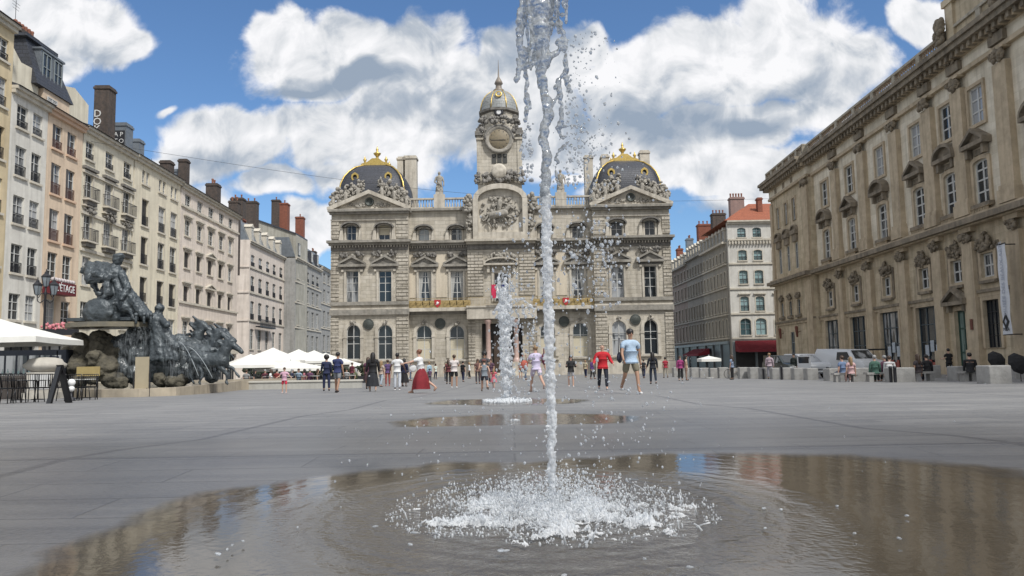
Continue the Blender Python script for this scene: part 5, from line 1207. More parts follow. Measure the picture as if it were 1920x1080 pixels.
            if i in (2, 3):
                g = MB()
                for k in range(3): x = c-1.05+k*.85; z = o[2]+.9+(k % 2)*.35; g.box(x, x+.55, .10, .14, z+.6, z+1.5)
                g.build('poster', plain('pale_poster', (.45, .5, .55), .6), w_)
                g = MB(); [g.box(c-1.1+k*.55, c-.7+k*.55, .08, .14, o[2]+.5, o[2]+1.0+.2*(k % 2)) for k in range(4)]; g.build('display', plain('red_display', (.35, .09, .07), .6), w_)
        ring(tr, outline(o[0]-.28, o[1]+.28, o[2]-.02, o[3]+.28, 0), outline(*o[:4], 0), -.14, -.002)
    # strings, belt, entablature
    for (a, e, y) in ((u_p1, uend, 0), (-.0, u_p1-.002, PI)):
        pass
        dk.box(a, e, y-.28, y-.004, zS-.22, zS); tr.box(a, e, y-.16, y-.005, zS-.5, zS-.222)
        dk.box(a-.3, e, y-.95, y-.001, zB1-.55, zB1-.15); tr.box(a-.15, e, y-.6, y-.002, zB0, zB1-.552); tr.box(a-.1, e, y-.55, y-.002, zB1-.148, zB1+.1)
        tr.box(a, e, y-.35, y-.002, zC0, zC0+.32); lt.box(a, e, y-.18, y+.5, zC0+.322, zC0+1.55)
        tr.box(a, e, y-.42, y-.001, zC0+1.552, zC0+1.8); dk.box(a-.5, e, y-1.25, y+.6, zC1-.75, zC1-.35); tr.box(a-.3, e, y-.8, y+.6, zC0+2.1 if zC0+2.1 < zC1-.75 else zC1-1.1, zC1-.752); dk.box(a-.6, e, y-1.45, y+.6, zC1-.348, zC1)
        n = int((e-a)/.75); [dk.box(a+(e-a)*(k+.2)/n, a+(e-a)*(k+.62)/n, y-1.0, y-.43, zC1-1.15, zC1-.753) for k in range(n)]
        lt.box(a, e, y-.2, y+.4, zC0+1.802, zC1-.76)
    b.build('wall', P_ST, root); lt.build('upper_wall', P_LT, root); mouldings(tr, P_PI, root, 6); mouldings(dk, P_DK, root, 6, 'window_hood', .3); build_parts(pil, 'pilaster', P_PI, root, .06); build_parts(orn, 'carved_ornament', P_CV, root, .5)
    bal = MB(); balustrade(bal, u_p1, uend, -.55, -.05, zC1+.002, zb1, 4.2, step=.36, r=.1); balustrade(bal, 0, u_p1-.01, PI-.5, PI-.02, zC1+.002, zb1, 2.4, step=.36, r=.1); build_parts(bal, 'roof_balustrade', P_BA, root)
    rf = MB(); rf.prism([(.6, zC1+.05), (8, zC1+1.8), (16, zC1+.05)], 0, uend, ax='x'); rf.build('roof', TILE, root)
    # raised attic over the middle of the palace
    ua = U(1779, 60, -.4); at_ = MB(); zt = PP.z(1779, 38, -.4)+1.0
    at_.box(ua, uend, -.4, 3, zC1+.004, zt); at_.box(ua-.2, uend, -.75, 3.2, zt, zt+.5)
    n = 7
    for k in range(n): x = ua+(uend-ua)*k/n; at_.box(x, x+1.0, -.62, -.401, zC1+.3, zt-.003); 
    at_.build('attic', P_ST, root)
    oc = MB(); [clump(oc, (ua-.3+step*1.02*k, -.7, zC1+1.3), .5, .9, .4, 50, .16, .34) for k in range(4)]; build_parts(oc, 'trophy', P_CV, root)
    # lanterns on the pavilion
    for x in (pc[0]-.2, pc[2]-.1):
        g = MB(); g.cap((x, PI-.4, zA-1.4), .12, (x, PI-.45, zA-.4), .22, 8); g.tube([(x, PI, zA-.8), (x, PI-.4, zA-1.0)], .04, 5); g.build('wall_lantern', mat('rusty_lantern', (.16, .055, .035), None, 5), root)
    g = MB(); x = edges[4]; g.box(x-.12, x+.2, -.46, -.43, Z(618, 1833), Z(598, 1833)); g.build('plaque', mat('rusty_lantern', (.16, .055, .035)), root)
    return root, cen, edges, step
PAL = palace()
# banner hung from the first floor
def banner():
    ins = -1.3; u0, u1 = PP.u(1869, 470, ins), PP.u(1885.5, 470, ins); zt, zb = PP.z(1877, 458, ins), PP.z(1888, 627, ins)
    r_ = PP.root('hanging_banner', 'tall narrow white banner with a black diamond hung on the tan palace', 'banner', None, u0); W = u1-u0
    g = MB(); n = 24
    vs = [(W*i/4, ins+.03*math.sin(j*.7+i), zt+(zb-zt)*j/n) for j in range(n+1) for i in range(5)]
    g.add(vs, [(j*5+i, (j+1)*5+i, (j+1)*5+i+1, j*5+i+1) for j in range(n) for i in range(4)], 0, True); g.build('cloth', plain('banner_cloth', (.68, .70, .74), .8), r_)
    g = MB(); g.tube([(0, ins, zt+.02), (W, ins, zt+.02)], .04, 6); g.tube([(0, ins, zb-.02), (W, ins, zb-.02)], .04, 6); g.tube([(W/2, ins, zt), (W/2, 0, zt)], .04, 6); g.tube([(W/2, ins, zb), (W/2, 0, zb)], .04, 6); g.build('pole', IRON, r_)
    ink = plain('banner_ink', (.02, .02, .022), .6); gi = plain('banner_grey_ink', (.42, .45, .52), .7)
    h = zt-zb; c = W/2; zc = zb+h*.14; g = MB(); g.prism([(c, zc-.55), (c+.36, zc), (c, zc+.55), (c-.36, zc)], ins-.06, ins-.045); g.build('diamond_emblem', ink, r_)
    g = MB(); g.prism([(c, zc-.2), (c+.13, zc), (c, zc+.2), (c-.13, zc)], ins-.07, ins-.061); g.build('diamond_emblem', gi, r_)
    text_mesh('MUSÉE DES BEAUX-ARTS', .44, r_, (c, ins-.06, zb+h*.62), (R(90), R(-90), 0), gi, .004, sx=1.0)
    text_mesh('MBA', .34, r_, (c, ins-.06, zb+h*.055), (R(90), 0, 0), ink, .004)
banner()

# ================================================================== BRONZE FOUNTAIN
LATE = []      # meshes whose modifiers are applied at the end
def bake_all():
    dg = bpy.context.evaluated_depsgraph_get(); new = []
    for o, extra in LATE:
        me = bpy.data.meshes.new_from_object(o.evaluated_get(dg)); new.append((o, me, extra))
    for o, me, extra in new:
        old = o.data; o.modifiers.clear(); mats = [m for m in old.materials]
        if extra is not None:
            bm = bmesh.new(); bm.from_mesh(me)
            vs = [bm.verts.new(v) for v in extra.v]
            for f, mi, sm in zip(extra.f, extra.m, extra.s):
                try: fc = bm.faces.new([vs[i] for i in f]); fc.material_index = mi; fc.smooth = True
                except ValueError: pass
            bm.to_mesh(me); bm.free()
        if not me.materials:
            for m in mats: me.materials.append(m)
        o.data = me; me.name = o.name
def sculpt(mb, name, mats, parent, voxel, disp=0, dscale=.4, smooth=2):
    o = mb.build(name, mats, parent)
    r = o.modifiers.new('r', 'REMESH'); r.mode = 'VOXEL'; r.voxel_size = voxel; r.use_smooth_shade = True
    if smooth: s = o.modifiers.new('s', 'SMOOTH'); s.iterations = smooth; s.factor = .5
    if disp:
        t = bpy.data.textures.new(name+'_relief', 'CLOUDS'); t.noise_scale = dscale; t.noise_depth = 4
        d = o.modifiers.new('d', 'DISPLACE'); d.texture = t; d.strength = disp; d.mid_level = .5; d.texture_coords = 'LOCAL'
    LATE.append((o, None)); return o
BRZ = mat('weathered_bronze', (.030, .038, .045), (.085, .10, .108), 2.6, .45, .6, metallic=.25, streak=.3)
ROCKM = mat('mossy_fountain_rock', (.13, .115, .08), (.045, .042, .034), 2.6, .85, .9, streak=.4)
WETR = mat('wet_fountain_rock', (.035, .041, .045), (.085, .098, .102), 2.2, .25, .8, streak=.2)
RIM = mat('tan_basin_stone', (.44, .38, .29), (.32, .28, .22), 1.5, .8, .2, streak=.4, stain=.4)
WFALL = bpy.data.materials.new('falling_water_veil'); WFALL.use_nodes = True
def _veil():
    nt = WFALL.node_tree; L = nt.links; b = nt.nodes['Principled BSDF']; b.inputs['Base Color'].default_value = (.55, .6, .63, 1); b.inputs['Roughness'].default_value = .25; b.inputs['IOR'].default_value = 1.33
    tc = _n(nt, 'ShaderNodeTexCoord'); mp = _n(nt, 'ShaderNodeMapping'); mp.inputs['Scale'].default_value = (6, 6, .7); L.new(tc.outputs['Object'], mp.inputs['Vector'])
    no = _n(nt, 'ShaderNodeTexNoise'); no.inputs['Scale'].default_value = 2.2; no.inputs['Detail'].default_value = 5; L.new(mp.outputs[0], no.inputs['Vector'])
    r = _n(nt, 'ShaderNodeMapRange'); r.inputs[1].default_value = .42; r.inputs[2].default_value = .75; r.inputs[3].default_value = .0; r.inputs[4].default_value = .16; L.new(no.outputs[0], r.inputs[0]); L.new(r.outputs[0], b.inputs['Alpha'])
_veil()
FY = 37.0
def fountain():
    fr = G(300, 741); fr = Vector((at(300, 700, FY).x, FY, gz(FY)))
    root = empty('bronze_fountain', fr, 0, 'dark bronze fountain of a seated woman driving four plunging horses over rocks', 'fountain')
    k = FY/FPX
    def P(px, py, dy=0):
        p = at(px, py, FY+dy) - fr; return p
    def c(mb, a, b, n=10, m=0): mb.cap(P(a[0], a[1], a[2] if len(a) > 3 else 0), a[-1]*k, P(b[0], b[1], b[2] if len(b) > 3 else 0), b[-1]*k, n, m)
    # basin
    pts = [G(128, 745), G(190, 745.5), G(260, 744.5), G(330, 742), G(400, 737), (G(452, 731.5))]
    out = [(p.x, p.y) for p in pts]+[(pts[-1].x+.6, pts[-1].y+3), (-14.5, 52), (-24, 50), (-27, 40), (pts[0].x-3, pts[0].y+2.5)]
    cx = sum(p[0] for p in out)/len(out); cy = sum(p[1] for p in out)/len(out)
    inn = [(cx+(x-cx)*.94, cy+(y-cy)*.93) for x, y in out]; g = MB(); n = len(out); zt = -.475+.30
    for i in range(n):
        j = (i+1) % n
        for (A, B, za, zb) in ((out[i], out[j], -1.2, zt), (inn[j], inn[i], -1.2, zt)):
            g.poly([(A[0]-fr.x, A[1]-fr.y, za-fr.z), (B[0]-fr.x, B[1]-fr.y, za-fr.z), (B[0]-fr.x, B[1]-fr.y, zb-fr.z), (A[0]-fr.x, A[1]-fr.y, zb-fr.z)])
        g.poly([(out[i][0]-fr.x, out[i][1]-fr.y, zt-fr.z), (out[j][0]-fr.x, out[j][1]-fr.y, zt-fr.z), (inn[j][0]-fr.x, inn[j][1]-fr.y, zt-fr.z), (inn[i][0]-fr.x, inn[i][1]-fr.y, zt-fr.z)])
    g.build('basin', RIM, root)
    g = MB(); g.poly([(x-fr.x, y-fr.y, zt-.12-fr.z) for x, y in inn]); g.build('basin_water', mat('basin_water', (.06, .075, .075), (.09, .1, .1), 2, .06, .3), root)
    # rocks
    g = MB(); rn = random.Random(5)
    for px, py, dy, r in ((135, 700, 0, 22), (165, 660, .5, 28), (150, 690, -.3, 24), (190, 655, 0, 26), (195, 690, -.5, 26), (215, 660, 0, 20), (170, 705, -.8, 20), (210, 712, -.6, 18), (130, 670, 1, 26), (120, 708, 0, 16), (188, 632, .3, 18), (150, 635, .8, 16), (235, 700, .3, 22), (178, 672, -1.0, 17), (205, 640, .2, 15), (225, 718, -.6, 12), (300, 712, -.3, 14), (320, 716, -.5, 12), (340, 714, -.2, 13), (150, 715, -1, 14)):
        g.ball(P(px, py, dy), (r*k*rn.uniform(.8, 1.1), r*k*1.1, r*k*rn.uniform(.75, 1.05)), 10)
    sculpt(g, 'rocks', ROCKM, root, .06, .34, .30, 0)
    # slab
    g = MB(); n = 26; o = []
    for i in range(n):
        a = 2*math.pi*i/n; x, y = 84*k*math.cos(a), 1.5*math.sin(a); o.append((P(208, 608).x+x*(1+.04*math.sin(5*a)), y*(1+.1*math.sin(3*a))))
    g.prism(o, P(208, 615).z, P(208, 606).z, ax='z'); g.build('rock_slab', mat('wet_tan_slab', (.20, .17, .11), (.10, .095, .08), 1.5, .4, .4), root)
    # dark wet mass and water pouring from the slab
    g = MB()
    for px, py, dy, r in ((232, 650, .2, 24), (232, 690, .2, 26), (262, 665, .2, 26), (258, 700, .2, 24), (290, 660, .3, 26), (290, 695, .2, 24), (315, 650, .3, 24), (318, 690, .2, 26), (345, 665, .4, 24), (345, 700, .2, 20), (372, 690, .4, 22), (390, 680, .5, 20), (398, 704, .3, 14), (360, 655, .5, 20), (250, 632, .4, 18), (275, 628, .5, 18)):
        g.ball(P(px, py, dy), r*k, 10)
    sculpt(g, 'wet_rock', WETR, root, .07, .3, .35, 1)
    g = MB(); rn = random.Random(9)
    def veil(px0, px1, yt, yb, bulge, dy, lean=0):
        nu, nv = 14, 12; vs = []
        for j in range(nv+1):
            for i in range(nu+1):
                u, v = i/nu, j/nv; x = px0+(px1-px0)*u+lean*v+4*math.sin(v*3+u*9)
                p = P(x, yt+(yb-yt)*v, dy-bulge*math.sin(min(1, v*1.5)*math.pi/2)+.18*math.sin(u*17)+.08*math.sin(u*39+v*3)); vs.append(p)
        g.add(vs, [(j*(nu+1)+i, j*(nu+1)+i+1, (j+1)*(nu+1)+i+1, (j+1)*(nu+1)+i) for j in range(nv) for i in range(nu)], 0, True)
    veil(218, 282, 612, 708, .5, -.75); veil(292, 352, 616, 708, .4, -.7, 14); veil(330, 392, 640, 710, .4, -.6, 22)
    g.build('water_veil', WFALL, root)
    # seated woman with child, wind-blown cloth, shield
    g = MB()
    g.ball(P(221, 487, 0), (9.5*k, 9.5*k, 11*k), 12); g.ball(P(223, 481, 0), (11*k, 10.5*k, 7*k), 10)           # head and helmet of hair
    c(g, (219, 497, 0, 6), (216, 506, 0, 8)); c(g, (216, 508, 0, 13), (226, 538, 0, 16)); c(g, (226, 538, 0, 16), (234, 568, 0, 20))
    c(g, (210, 510, -.2, 8), (190, 520, -.6, 6)); c(g, (190, 520, -.6, 6), (175, 512, -.9, 5)); c(g, (227, 512, -.1, 8), (240, 540, -.5, 7)); c(g, (240, 540, -.5, 6), (228, 560, -.8, 5))
    c(g, (232, 565, -.2, 17), (200, 575, -.5, 12)); c(g, (236, 566, 0, 17), (262, 582, -.3, 12)); c(g, (200, 575, -.4, 12), (190, 600, -.4, 8)); c(g, (262, 582, -.2, 12), (283, 600, -.2, 6))
    for i in range(11):           # skirt folds fanning to the right
        t = i/10; c(g, (228+8*t, 552+10*t, -.3+.5*t, 7), (252+34*t, 598+2*t, -.6+.9*t, 5), 8)
    for i in range(7): t = i/6; c(g, (222, 558, -.4, 7), (196+26*t, 602, -.6+.2*t, 6), 8)
    # wind-blown cloth to the left
    for i in range(8):
        t = i/7; c(g, (213-3*t, 500+16*t, .2-.5*t, 7), (184+4*t, 496+22*t, .5-.9*t, 8), 8); c(g, (184+4*t, 496+22*t, .5-.9*t, 8), (156+8*t, 505+12*t, .7-1.1*t, 5), 8)
    c(g, (168, 520, 0, 8), (178, 538, .1, 6)); c(g, (178, 538, .1, 6), (186, 556, 0, 4)); c(g, (160, 506, 0, 7), (152, 510, .1, 3))
    for i in range(9): t = i/8; c(g, (214+10*t, 512+26*t, -.1, 12), (224+20*t, 575, -.1+.3*math.sin(i), 15), 8)
    for i in range(10): t = i/9; c(g, (238, 548, -.2+.4*t, 12), (270+10*math.sin(i*1.3), 592, -.8+1.5*t, 8), 8)
    for i in range(6): t = i/5; c(g, (206, 512+8*t, -.3, 11), (168, 498+26*t, -.1-.6*t, 9), 8)
    for px_, py_, r_b in ((222, 575, 17), (236, 582, 18), (250, 588, 15), (262, 592, 12), (210, 588, 14), (226, 596, 12), (244, 598, 12), (200, 545, 12), (206, 560, 13)): g.ball(P(px_, py_, -.1), r_b*k, 10)
    # children
    g.ball(P(200, 522, -.6), 7*k, 10); c(g, (200, 530, -.6, 6), (203, 548, -.6, 9)); c(g, (203, 548, -.7, 6), (192, 560, -.8, 4))
    g.ball(P(187, 551, -.3), 6.5*k, 10); c(g, (187, 560, -.3, 6), (191, 578, -.3, 8)); c(g, (191, 578, -.3, 6), (178, 590, -.5, 4))
    sculpt(g, 'seated_woman', BRZ, root, .045, .16, .16, 1)
    g = MB(); g.ball(P(184, 585, -.9), (29*k, 12*k, 26*k), 20); g.ball(P(205, 597, -.6), (20*k, 14*k, 14*k), 12)
    sculpt(g, 'shield', BRZ, root, .05, .14, .25, 2)
    g = MB(); g.box(P(160, 0).x, P(288, 0).x, -.6, .8, P(0, 606).z, P(0, 600).z)
    for x in (255, 270, 283): g.cap(P(x, 605, -1.0), 2.5*k, P(x, 592, -1.0), 2.5*k, 8); g.ball(P(x, 590, -1.0), 4*k, 8)
    g.build('chariot', BRZ, root)
    # kneeling figure
    g = MB(); g.ball(P(299, 578, -.2), 9*k, 10); c(g, (298, 586, -.2, 7), (292, 604, -.2, 15)); c(g, (292, 600, -.3, 14), (300, 625, -.3, 17)); c(g, (300, 596, -.3, 7), (314, 610, -.7, 6)); c(g, (296, 625, -.4, 12), (300, 660, -.6, 9)); c(g, (306, 625, -.4, 12), (330, 650, -.6, 8))
    for i in range(6): c(g, (288+5*i, 620, -.4, 7), (286+9*i, 672, -.7, 6), 8)
    sculpt(g, 'kneeling_figure', BRZ, root, .05, .14, .18, 1)
    # horses
    def horse(rump, chest, poll, muz, dy, legs, tag_=''):
        g = MB(); q = lambda p, r: (p[0], p[1], dy, r)
        c(g, q(rump, 16), q(((rump[0]*.5+chest[0]*.5), (rump[1]+chest[1])/2+1), 14.5)); c(g, q(((rump[0]*.5+chest[0]*.5), (rump[1]+chest[1])/2+1), 14.5), q(chest, 16))
        c(g, q(chest, 14), q(((chest[0]+poll[0])/2-2, (chest[1]+poll[1])/2-1), 11)); c(g, q(((chest[0]+poll[0])/2-2, (chest[1]+poll[1])/2-1), 11), q(poll, 8.0))
        c(g, q(poll, 7.5), q(((poll[0]+muz[0])/2, (poll[1]+muz[1])/2+1), 6.2)); c(g, q(((poll[0]+muz[0])/2, (poll[1]+muz[1])/2+1), 6.2), q(muz, 4.4))
        for e in (-.07, .07): g.cap(P(poll[0]-2, poll[1]-4, dy+e), 1.6*k, P(poll[0]-3, poll[1]-11, dy+e*1.4), .5*k, 6)
        for i in range(10):      # mane streaming back
            t = i/9; x = poll[0]+(chest[0]-poll[0])*t*.8; y = poll[1]+(chest[1]-poll[1])*t*.8
            c(g, (x-5, y-4, dy, 5), (x-18-6*math.sin(i*2.3), y-8-7*math.cos(i*1.7), dy+.15*math.sin(i*3), 2.2), 6)
        for i in range(4): c(g, (rump[0]-9, rump[1]-4, dy, 4), (rump[0]-24-3*i, rump[1]-6+8*i, dy+.08*i, 1.8), 6)
        for (a, b_, e, side) in legs:
            s = dy+side*.16; c(g, (a[0], a[1], s, 6.5), (b_[0], b_[1], s, 3.2)); c(g, (b_[0], b_[1], s, 3.2), (e[0], e[1], s, 2.1)); g.cap(P(e[0], e[1], s), 2.9*k, P(e[0]+2, e[1]+3, s), 2.5*k, 6)
        sculpt(g, 'horse', BRZ, root, .045, .10, .2, 1)
    horse((338, 640), (368, 648), (380, 609), (396, 620), .9, [((370, 655), (388, 668), (396, 684), 1), ((366, 658), (378, 676), (372, 694), -1), ((336, 648), (330, 676), (326, 700), 1), ((340, 650), (348, 678), (342, 702), -1)])
    horse((352, 655), (396, 660), (412, 624), (432, 634), .2, [((398, 668), (418, 676), (428, 692), 1), ((394, 670), (408, 690), (404, 708), -1), ((350, 664), (342, 688), (346, 710), 1), ((354, 666), (364, 690), (358, 712), -1)])
    horse((368, 672), (414, 676), (434, 642), (453, 660), -.6, [((416, 684), (436, 690), (446, 704), 1), ((412, 686), (426, 702), (424, 716), -1), ((366, 680), (356, 700), (362, 716), 1), ((370, 682), (380, 702), (374, 717), -1)])
    horse((372, 640), (402, 640), (420, 622), (440, 640), 1.3, [((404, 646), (424, 656), (436, 668), 1), ((400, 648), (414, 668), (416, 688), -1), ((372, 650), (376, 680), (372, 706), 1)])
    # reins of water, thin jets
    g = MB()
    for a, b_ in (((335, 640), (372, 705)), ((352, 650), (398, 708))):
        g.tube([P(a[0]+(b_[0]-a[0])*t, a[1]+(b_[1]-a[1])*t**1.6, -.95) for t in [i/8 for i in range(9)]], [.008+.008*t/8 for t in range(9)], 6)
    g.build('water_strand', mat('white_water', (.38, .42, .44), (.28, .31, .33), 8, .3), root)
fountain()

# ================================================================== parasols, terrace, street furniture
CANVAS = mat('ivory_canvas', (.74, .73, .68), (.64, .63, .59), 2, .85, stain=.15)
def parasol(loc, h_edge, h_top, half, rz, label, group=None, name='parasol'):
    r_ = empty(name, loc, rz, label, 'parasol', group); g = MB(); n = 8; vs = [(0, 0, h_top)]
    rings = 5
    for j in range(1, rings+1):
        t = j/rings; z = h_top-(h_top-h_edge)*(t**.92)
        for i in range(16):
            a = i/16*4; s = int(a); f = a-s; cor = [(1, 1), (-1, 1), (-1, -1), (1, -1)]; A, B = cor[s], cor[(s+1) % 4]
            x, y = A[0]+(B[0]-A[0])*f, A[1]+(B[1]-A[1])*f; sag = .07*half*math.sin(math.pi*f)*t*.5
            vs.append((x*half*t, y*half*t, z-sag*.3))
    fs = [(0, 1+i, 1+(i+1) % 16) for i in range(16)]+[(1+j*16+i, 1+(j+1)*16+i, 1+(j+1)*16+(i+1) % 16, 1+j*16+(i+1) % 16) for j in range(rings-1) for i in range(16)]
    o = len(vs); vs += [(x*1.005, y*1.005, z-.22) for x, y, z in vs[-16:]]; fs += [(o-16+i, o+i, o+(i+1) % 16, o-16+(i+1) % 16) for i in range(16)]
    g.add(vs, fs, 0); g.build('canopy', CANVAS, r_)
    g = MB(); g.tube([(0, 0, 0), (0, 0, h_top+.08)], .035 if half < 3 else .06, 8); g.build('pole', GFR, r_)
    g = MB()
    for i in range(8):
        a = math.pi/4*i; q = half*(1.38 if i % 2 else .98); g.tube([(0, 0, h_top-.06), (q*math.cos(a), q*math.sin(a), h_edge-.03)], .014, 5); g.tube([(0, 0, h_edge-.25), (q*.5*math.cos(a), q*.5*math.sin(a), (h_edge+h_top)/2-.05)], .012, 5)
    g.build('ribs', GFR, r_)
    g = MB(); g.lathe([(.001, .1), (.28, .1), (.34, .06), (.34, 0)], (0, 0, 0), 14); g.build('base', mat('concrete_grey', (.34, .335, .32), (.25, .245, .235), 3, .85, .3), r_)
    return r_
gL = gz(32)
for i, (px, d, half, lab) in enumerate(((-20, 32, 2.75, 'big ivory parasol with one corner over the stone pedestal, nearest the viewer'), (-175, 30, 2.75, 'big ivory parasol beyond the picture edge next to the nearest one'))):
    parasol((at(px, 600, d).x, d, gz(d)), .6+(698-637)/FPX*d-gz(d), .6+(697-592)/FPX*d-gz(d), half, R(12), lab, 'big parasols by the fountain')
for i, (px, d, ye, yt, half, rz, lab) in enumerate(((512, 62, 676, 652, 2.3, 10, 'ivory cafe parasol with the highest peak, just past the bronze horses'), (470, 59, 684, 664, 1.9, 30, 'lower ivory cafe parasol touching the muzzles of the bronze horses'), (560, 70, 677, 655, 2.5, 14, 'ivory cafe parasol behind and beside the highest-peaked one'), (589, 74, 678, 657, 2.5, 6, 'ivory cafe parasol behind the head of the person in a long navy dress'),
        (545, 60, 690, 676, 2.1, 44, 'low flat ivory parasol in front of the cafe row, above the child in pink'), (610, 80, 680, 662, 2.6, 18, 'ivory cafe parasol right behind the man in the navy shirt'), (645, 84, 686, 672, 2.4, 8, 'last ivory parasol of the cafe row, over the foot of the town hall wall'))):
    yh = 680-(px-960)*.0175
    parasol((at(px, 660, d).x, d, gz(d)), .6+(yh-ye)/FPX*d-gz(d), .6+(yh-yt)/FPX*d-gz(d), half, R(rz), lab, 'cafe parasols in front of the row')
# pale low wall of the terrace
a, b_ = G(452, 731), G(676, 727.5); d_ = math.atan2(b_.y-a.y, b_.x-a.x); L_ = (b_-a).length
lw = empty('low_wall', (a.x, a.y, gz((a.y+b_.y)/2)), d_, 'long low pale wall in front of the cafe terrace', 'wall')
MB().box(0, L_, 0, .35, -.3, .40).build('wall', plain('pale_concrete', (.46, .45, .41), .8, streak=.3), lw); MB().box(-.05, L_+.05, -.05, .40, .402, .50).build('coping', plain('pale_coping', (.58, .56, .50), .8), lw)
# stone pedestal of the fountain terrace and banded parapet
p = G(84, 748); pr = empty('stone_pedestal', (at(84, 700, 31).x, 31, gz(31)), R(8), 'round-capped pale stone pedestal beside the nearest parasol', 'pedestal')
PS = mat('pale_pedestal_stone', (.52, .49, .43), (.40, .375, .33), 2, .85, .2, streak=.4, stain=.4)
MB().box(-.62, .62, -.45, .45, 0, .25).box(-.52, .52, -.38, .38, .25, 1.05).build('die', PS, pr)
g = MB(); g.lathe([(.5, 1.05), (.62, 1.1), (.86, 1.25), (.88, 1.36), (.74, 1.44), (.66, 1.56), (.4, 1.62), (.001, 1.64)], (0, 0, 0), 24, sx=.92, sy=.55); g.build('cap', PS, pr)
g = MB(); g.box(-.36, .36, -.40, -.382, .38, .95); g.build('panel', plain('pale_panel', (.56, .56, .55), .8), pr)
pw_ = empty('stone_parapet', (at(20, 700, 32.5).x, 32.5, gz(32.5)), R(4), 'banded pinkish stone parapet behind the black chairs', 'parapet')
g = MB()
for k, (z0, z1, dd) in enumerate(((0, .32, .3), (.33, .60, .24), (.61, .82, .28), (.83, .95, .36))): g.box(-7, 1.0, -dd, dd, z0, z1)
g.build('wall', mat('pink_banded_stone', (.44, .37, .32), (.33, .28, .245), 2, .85, .2, streak=.4), pw_)
# dark bar kiosk under the parasol
kb = empty('bar_kiosk', (at(60, 660, 36).x, 36, gz(36)), R(6), 'dark glazed bar kiosk in the shade of the nearest parasol', 'kiosk')
g = MB(); g.box(-1.7, 1.5, 0, 2.2, 0, 2.15); g.build('cabin', mat('navy_cabin', (.018, .022, .032), None, 3, .35), kb)
g = MB(); g.box(-1.75, 1.55, -.3, .0, .95, 1.02); g.build('counter', plain('counter_white', (.5, .5, .5), .5), kb)
g = MB(); [g.box(-1.6+.5*k, -1.2+.5*k, -.03, -.005, 1.1, 1.9) for k in range(6)]; g.build('pane', GLD, kb)
g = MB(); [g.lathe([(.045, 0), (.05, .14), (.02, .2), (.02, .28)], (-1.4+.23*k, -.16, 1.02), 6) for k in range(12)]; g.build('bottles', mat('bottle_glass', (.08, .14, .16), (.2, .22, .2), 9, .15), kb)
e = empty('banner_flag', (at(108, 650, 33.4).x, 33.4, gz(33.4)), 0, 'small navy, pale blue and red panel hanging under the edge of the nearest parasol', 'banner')
g = MB(); g.tube([(0, 0, 0), (0, 0, 2.0)], .03, 6); g.build('pole', IRON, e)
for k, (x0, x1, z0, z1, cn, cc) in enumerate(((-.32, .1, 1.3, 1.75, 'navy', (.02, .035, .11)), (-.42, -.1, 1.15, 1.4, 'skyblue', (.25, .42, .5)), (.0, .22, 1.0, 1.42, 'scarlet', (.5, .06, .08)))): MB().box(x0, x1, -.06-.012*k, -.05-.012*k, z0, z1).build('panel', plain('panel_'+cn, cc, .7), e)
e = empty('flower_box', (at(112, 612, 44).x, 44, gz(44)), 0, 'row of red and pink flowers in a box above the nearest parasol', 'planter')
g = MB(); zf = at(112, 612, 44).z-gz(44); g.box(-1.0, 1.0, -.2, .2, zf-.5, zf-.15); g.box(-.9, -.8, -.1, .1, 0, zf-.5); g.box(.8, .9, -.1, .1, 0, zf-.5); g.build('box', IRON, e); g = MB(); clump(g, (0, 0, zf), 1.0, .18, .2, 50, .05, .12); g.build('flowers', mat('red_pink_flowers', (.55, .10, .13), (.5, .28, .3), 12, .8), e)
# framed board
p = G(265, 744); bd = empty('notice_board', (p.x, p.y, p.z), R(-6), 'plain beige board in a thin black frame in front of the fountain basin', 'board')
kk = p.y/FPX; w, h = 33*kk, 74*kk
MB().box(-w/2+.07, w/2-.07, -.02, .02, .16, h).build('board', mat('beige_board', (.40, .345, .24), (.34, .29, .2), 2, .7, stain=.3), bd)
g = MB()
for x in (-w/2, w/2-.03): g.box(x, x+.03, -.03, .03, 0, h*.62)
g.box(-w/2+.03, w/2-.03, -.03, .03, 0, .03); g.box(-w/2+.03, w/2-.03, -.028, .028, h*.06+.03, h*.06+.05); g.build('frame', IRON, bd)
g = MB(); g.prism([(-.1, .16), (w/2-.1, .16), (w/2-.1, .36), (.1, .28)][::-1], -.03, -.021); g.build('shoe_shape', IRON, bd)
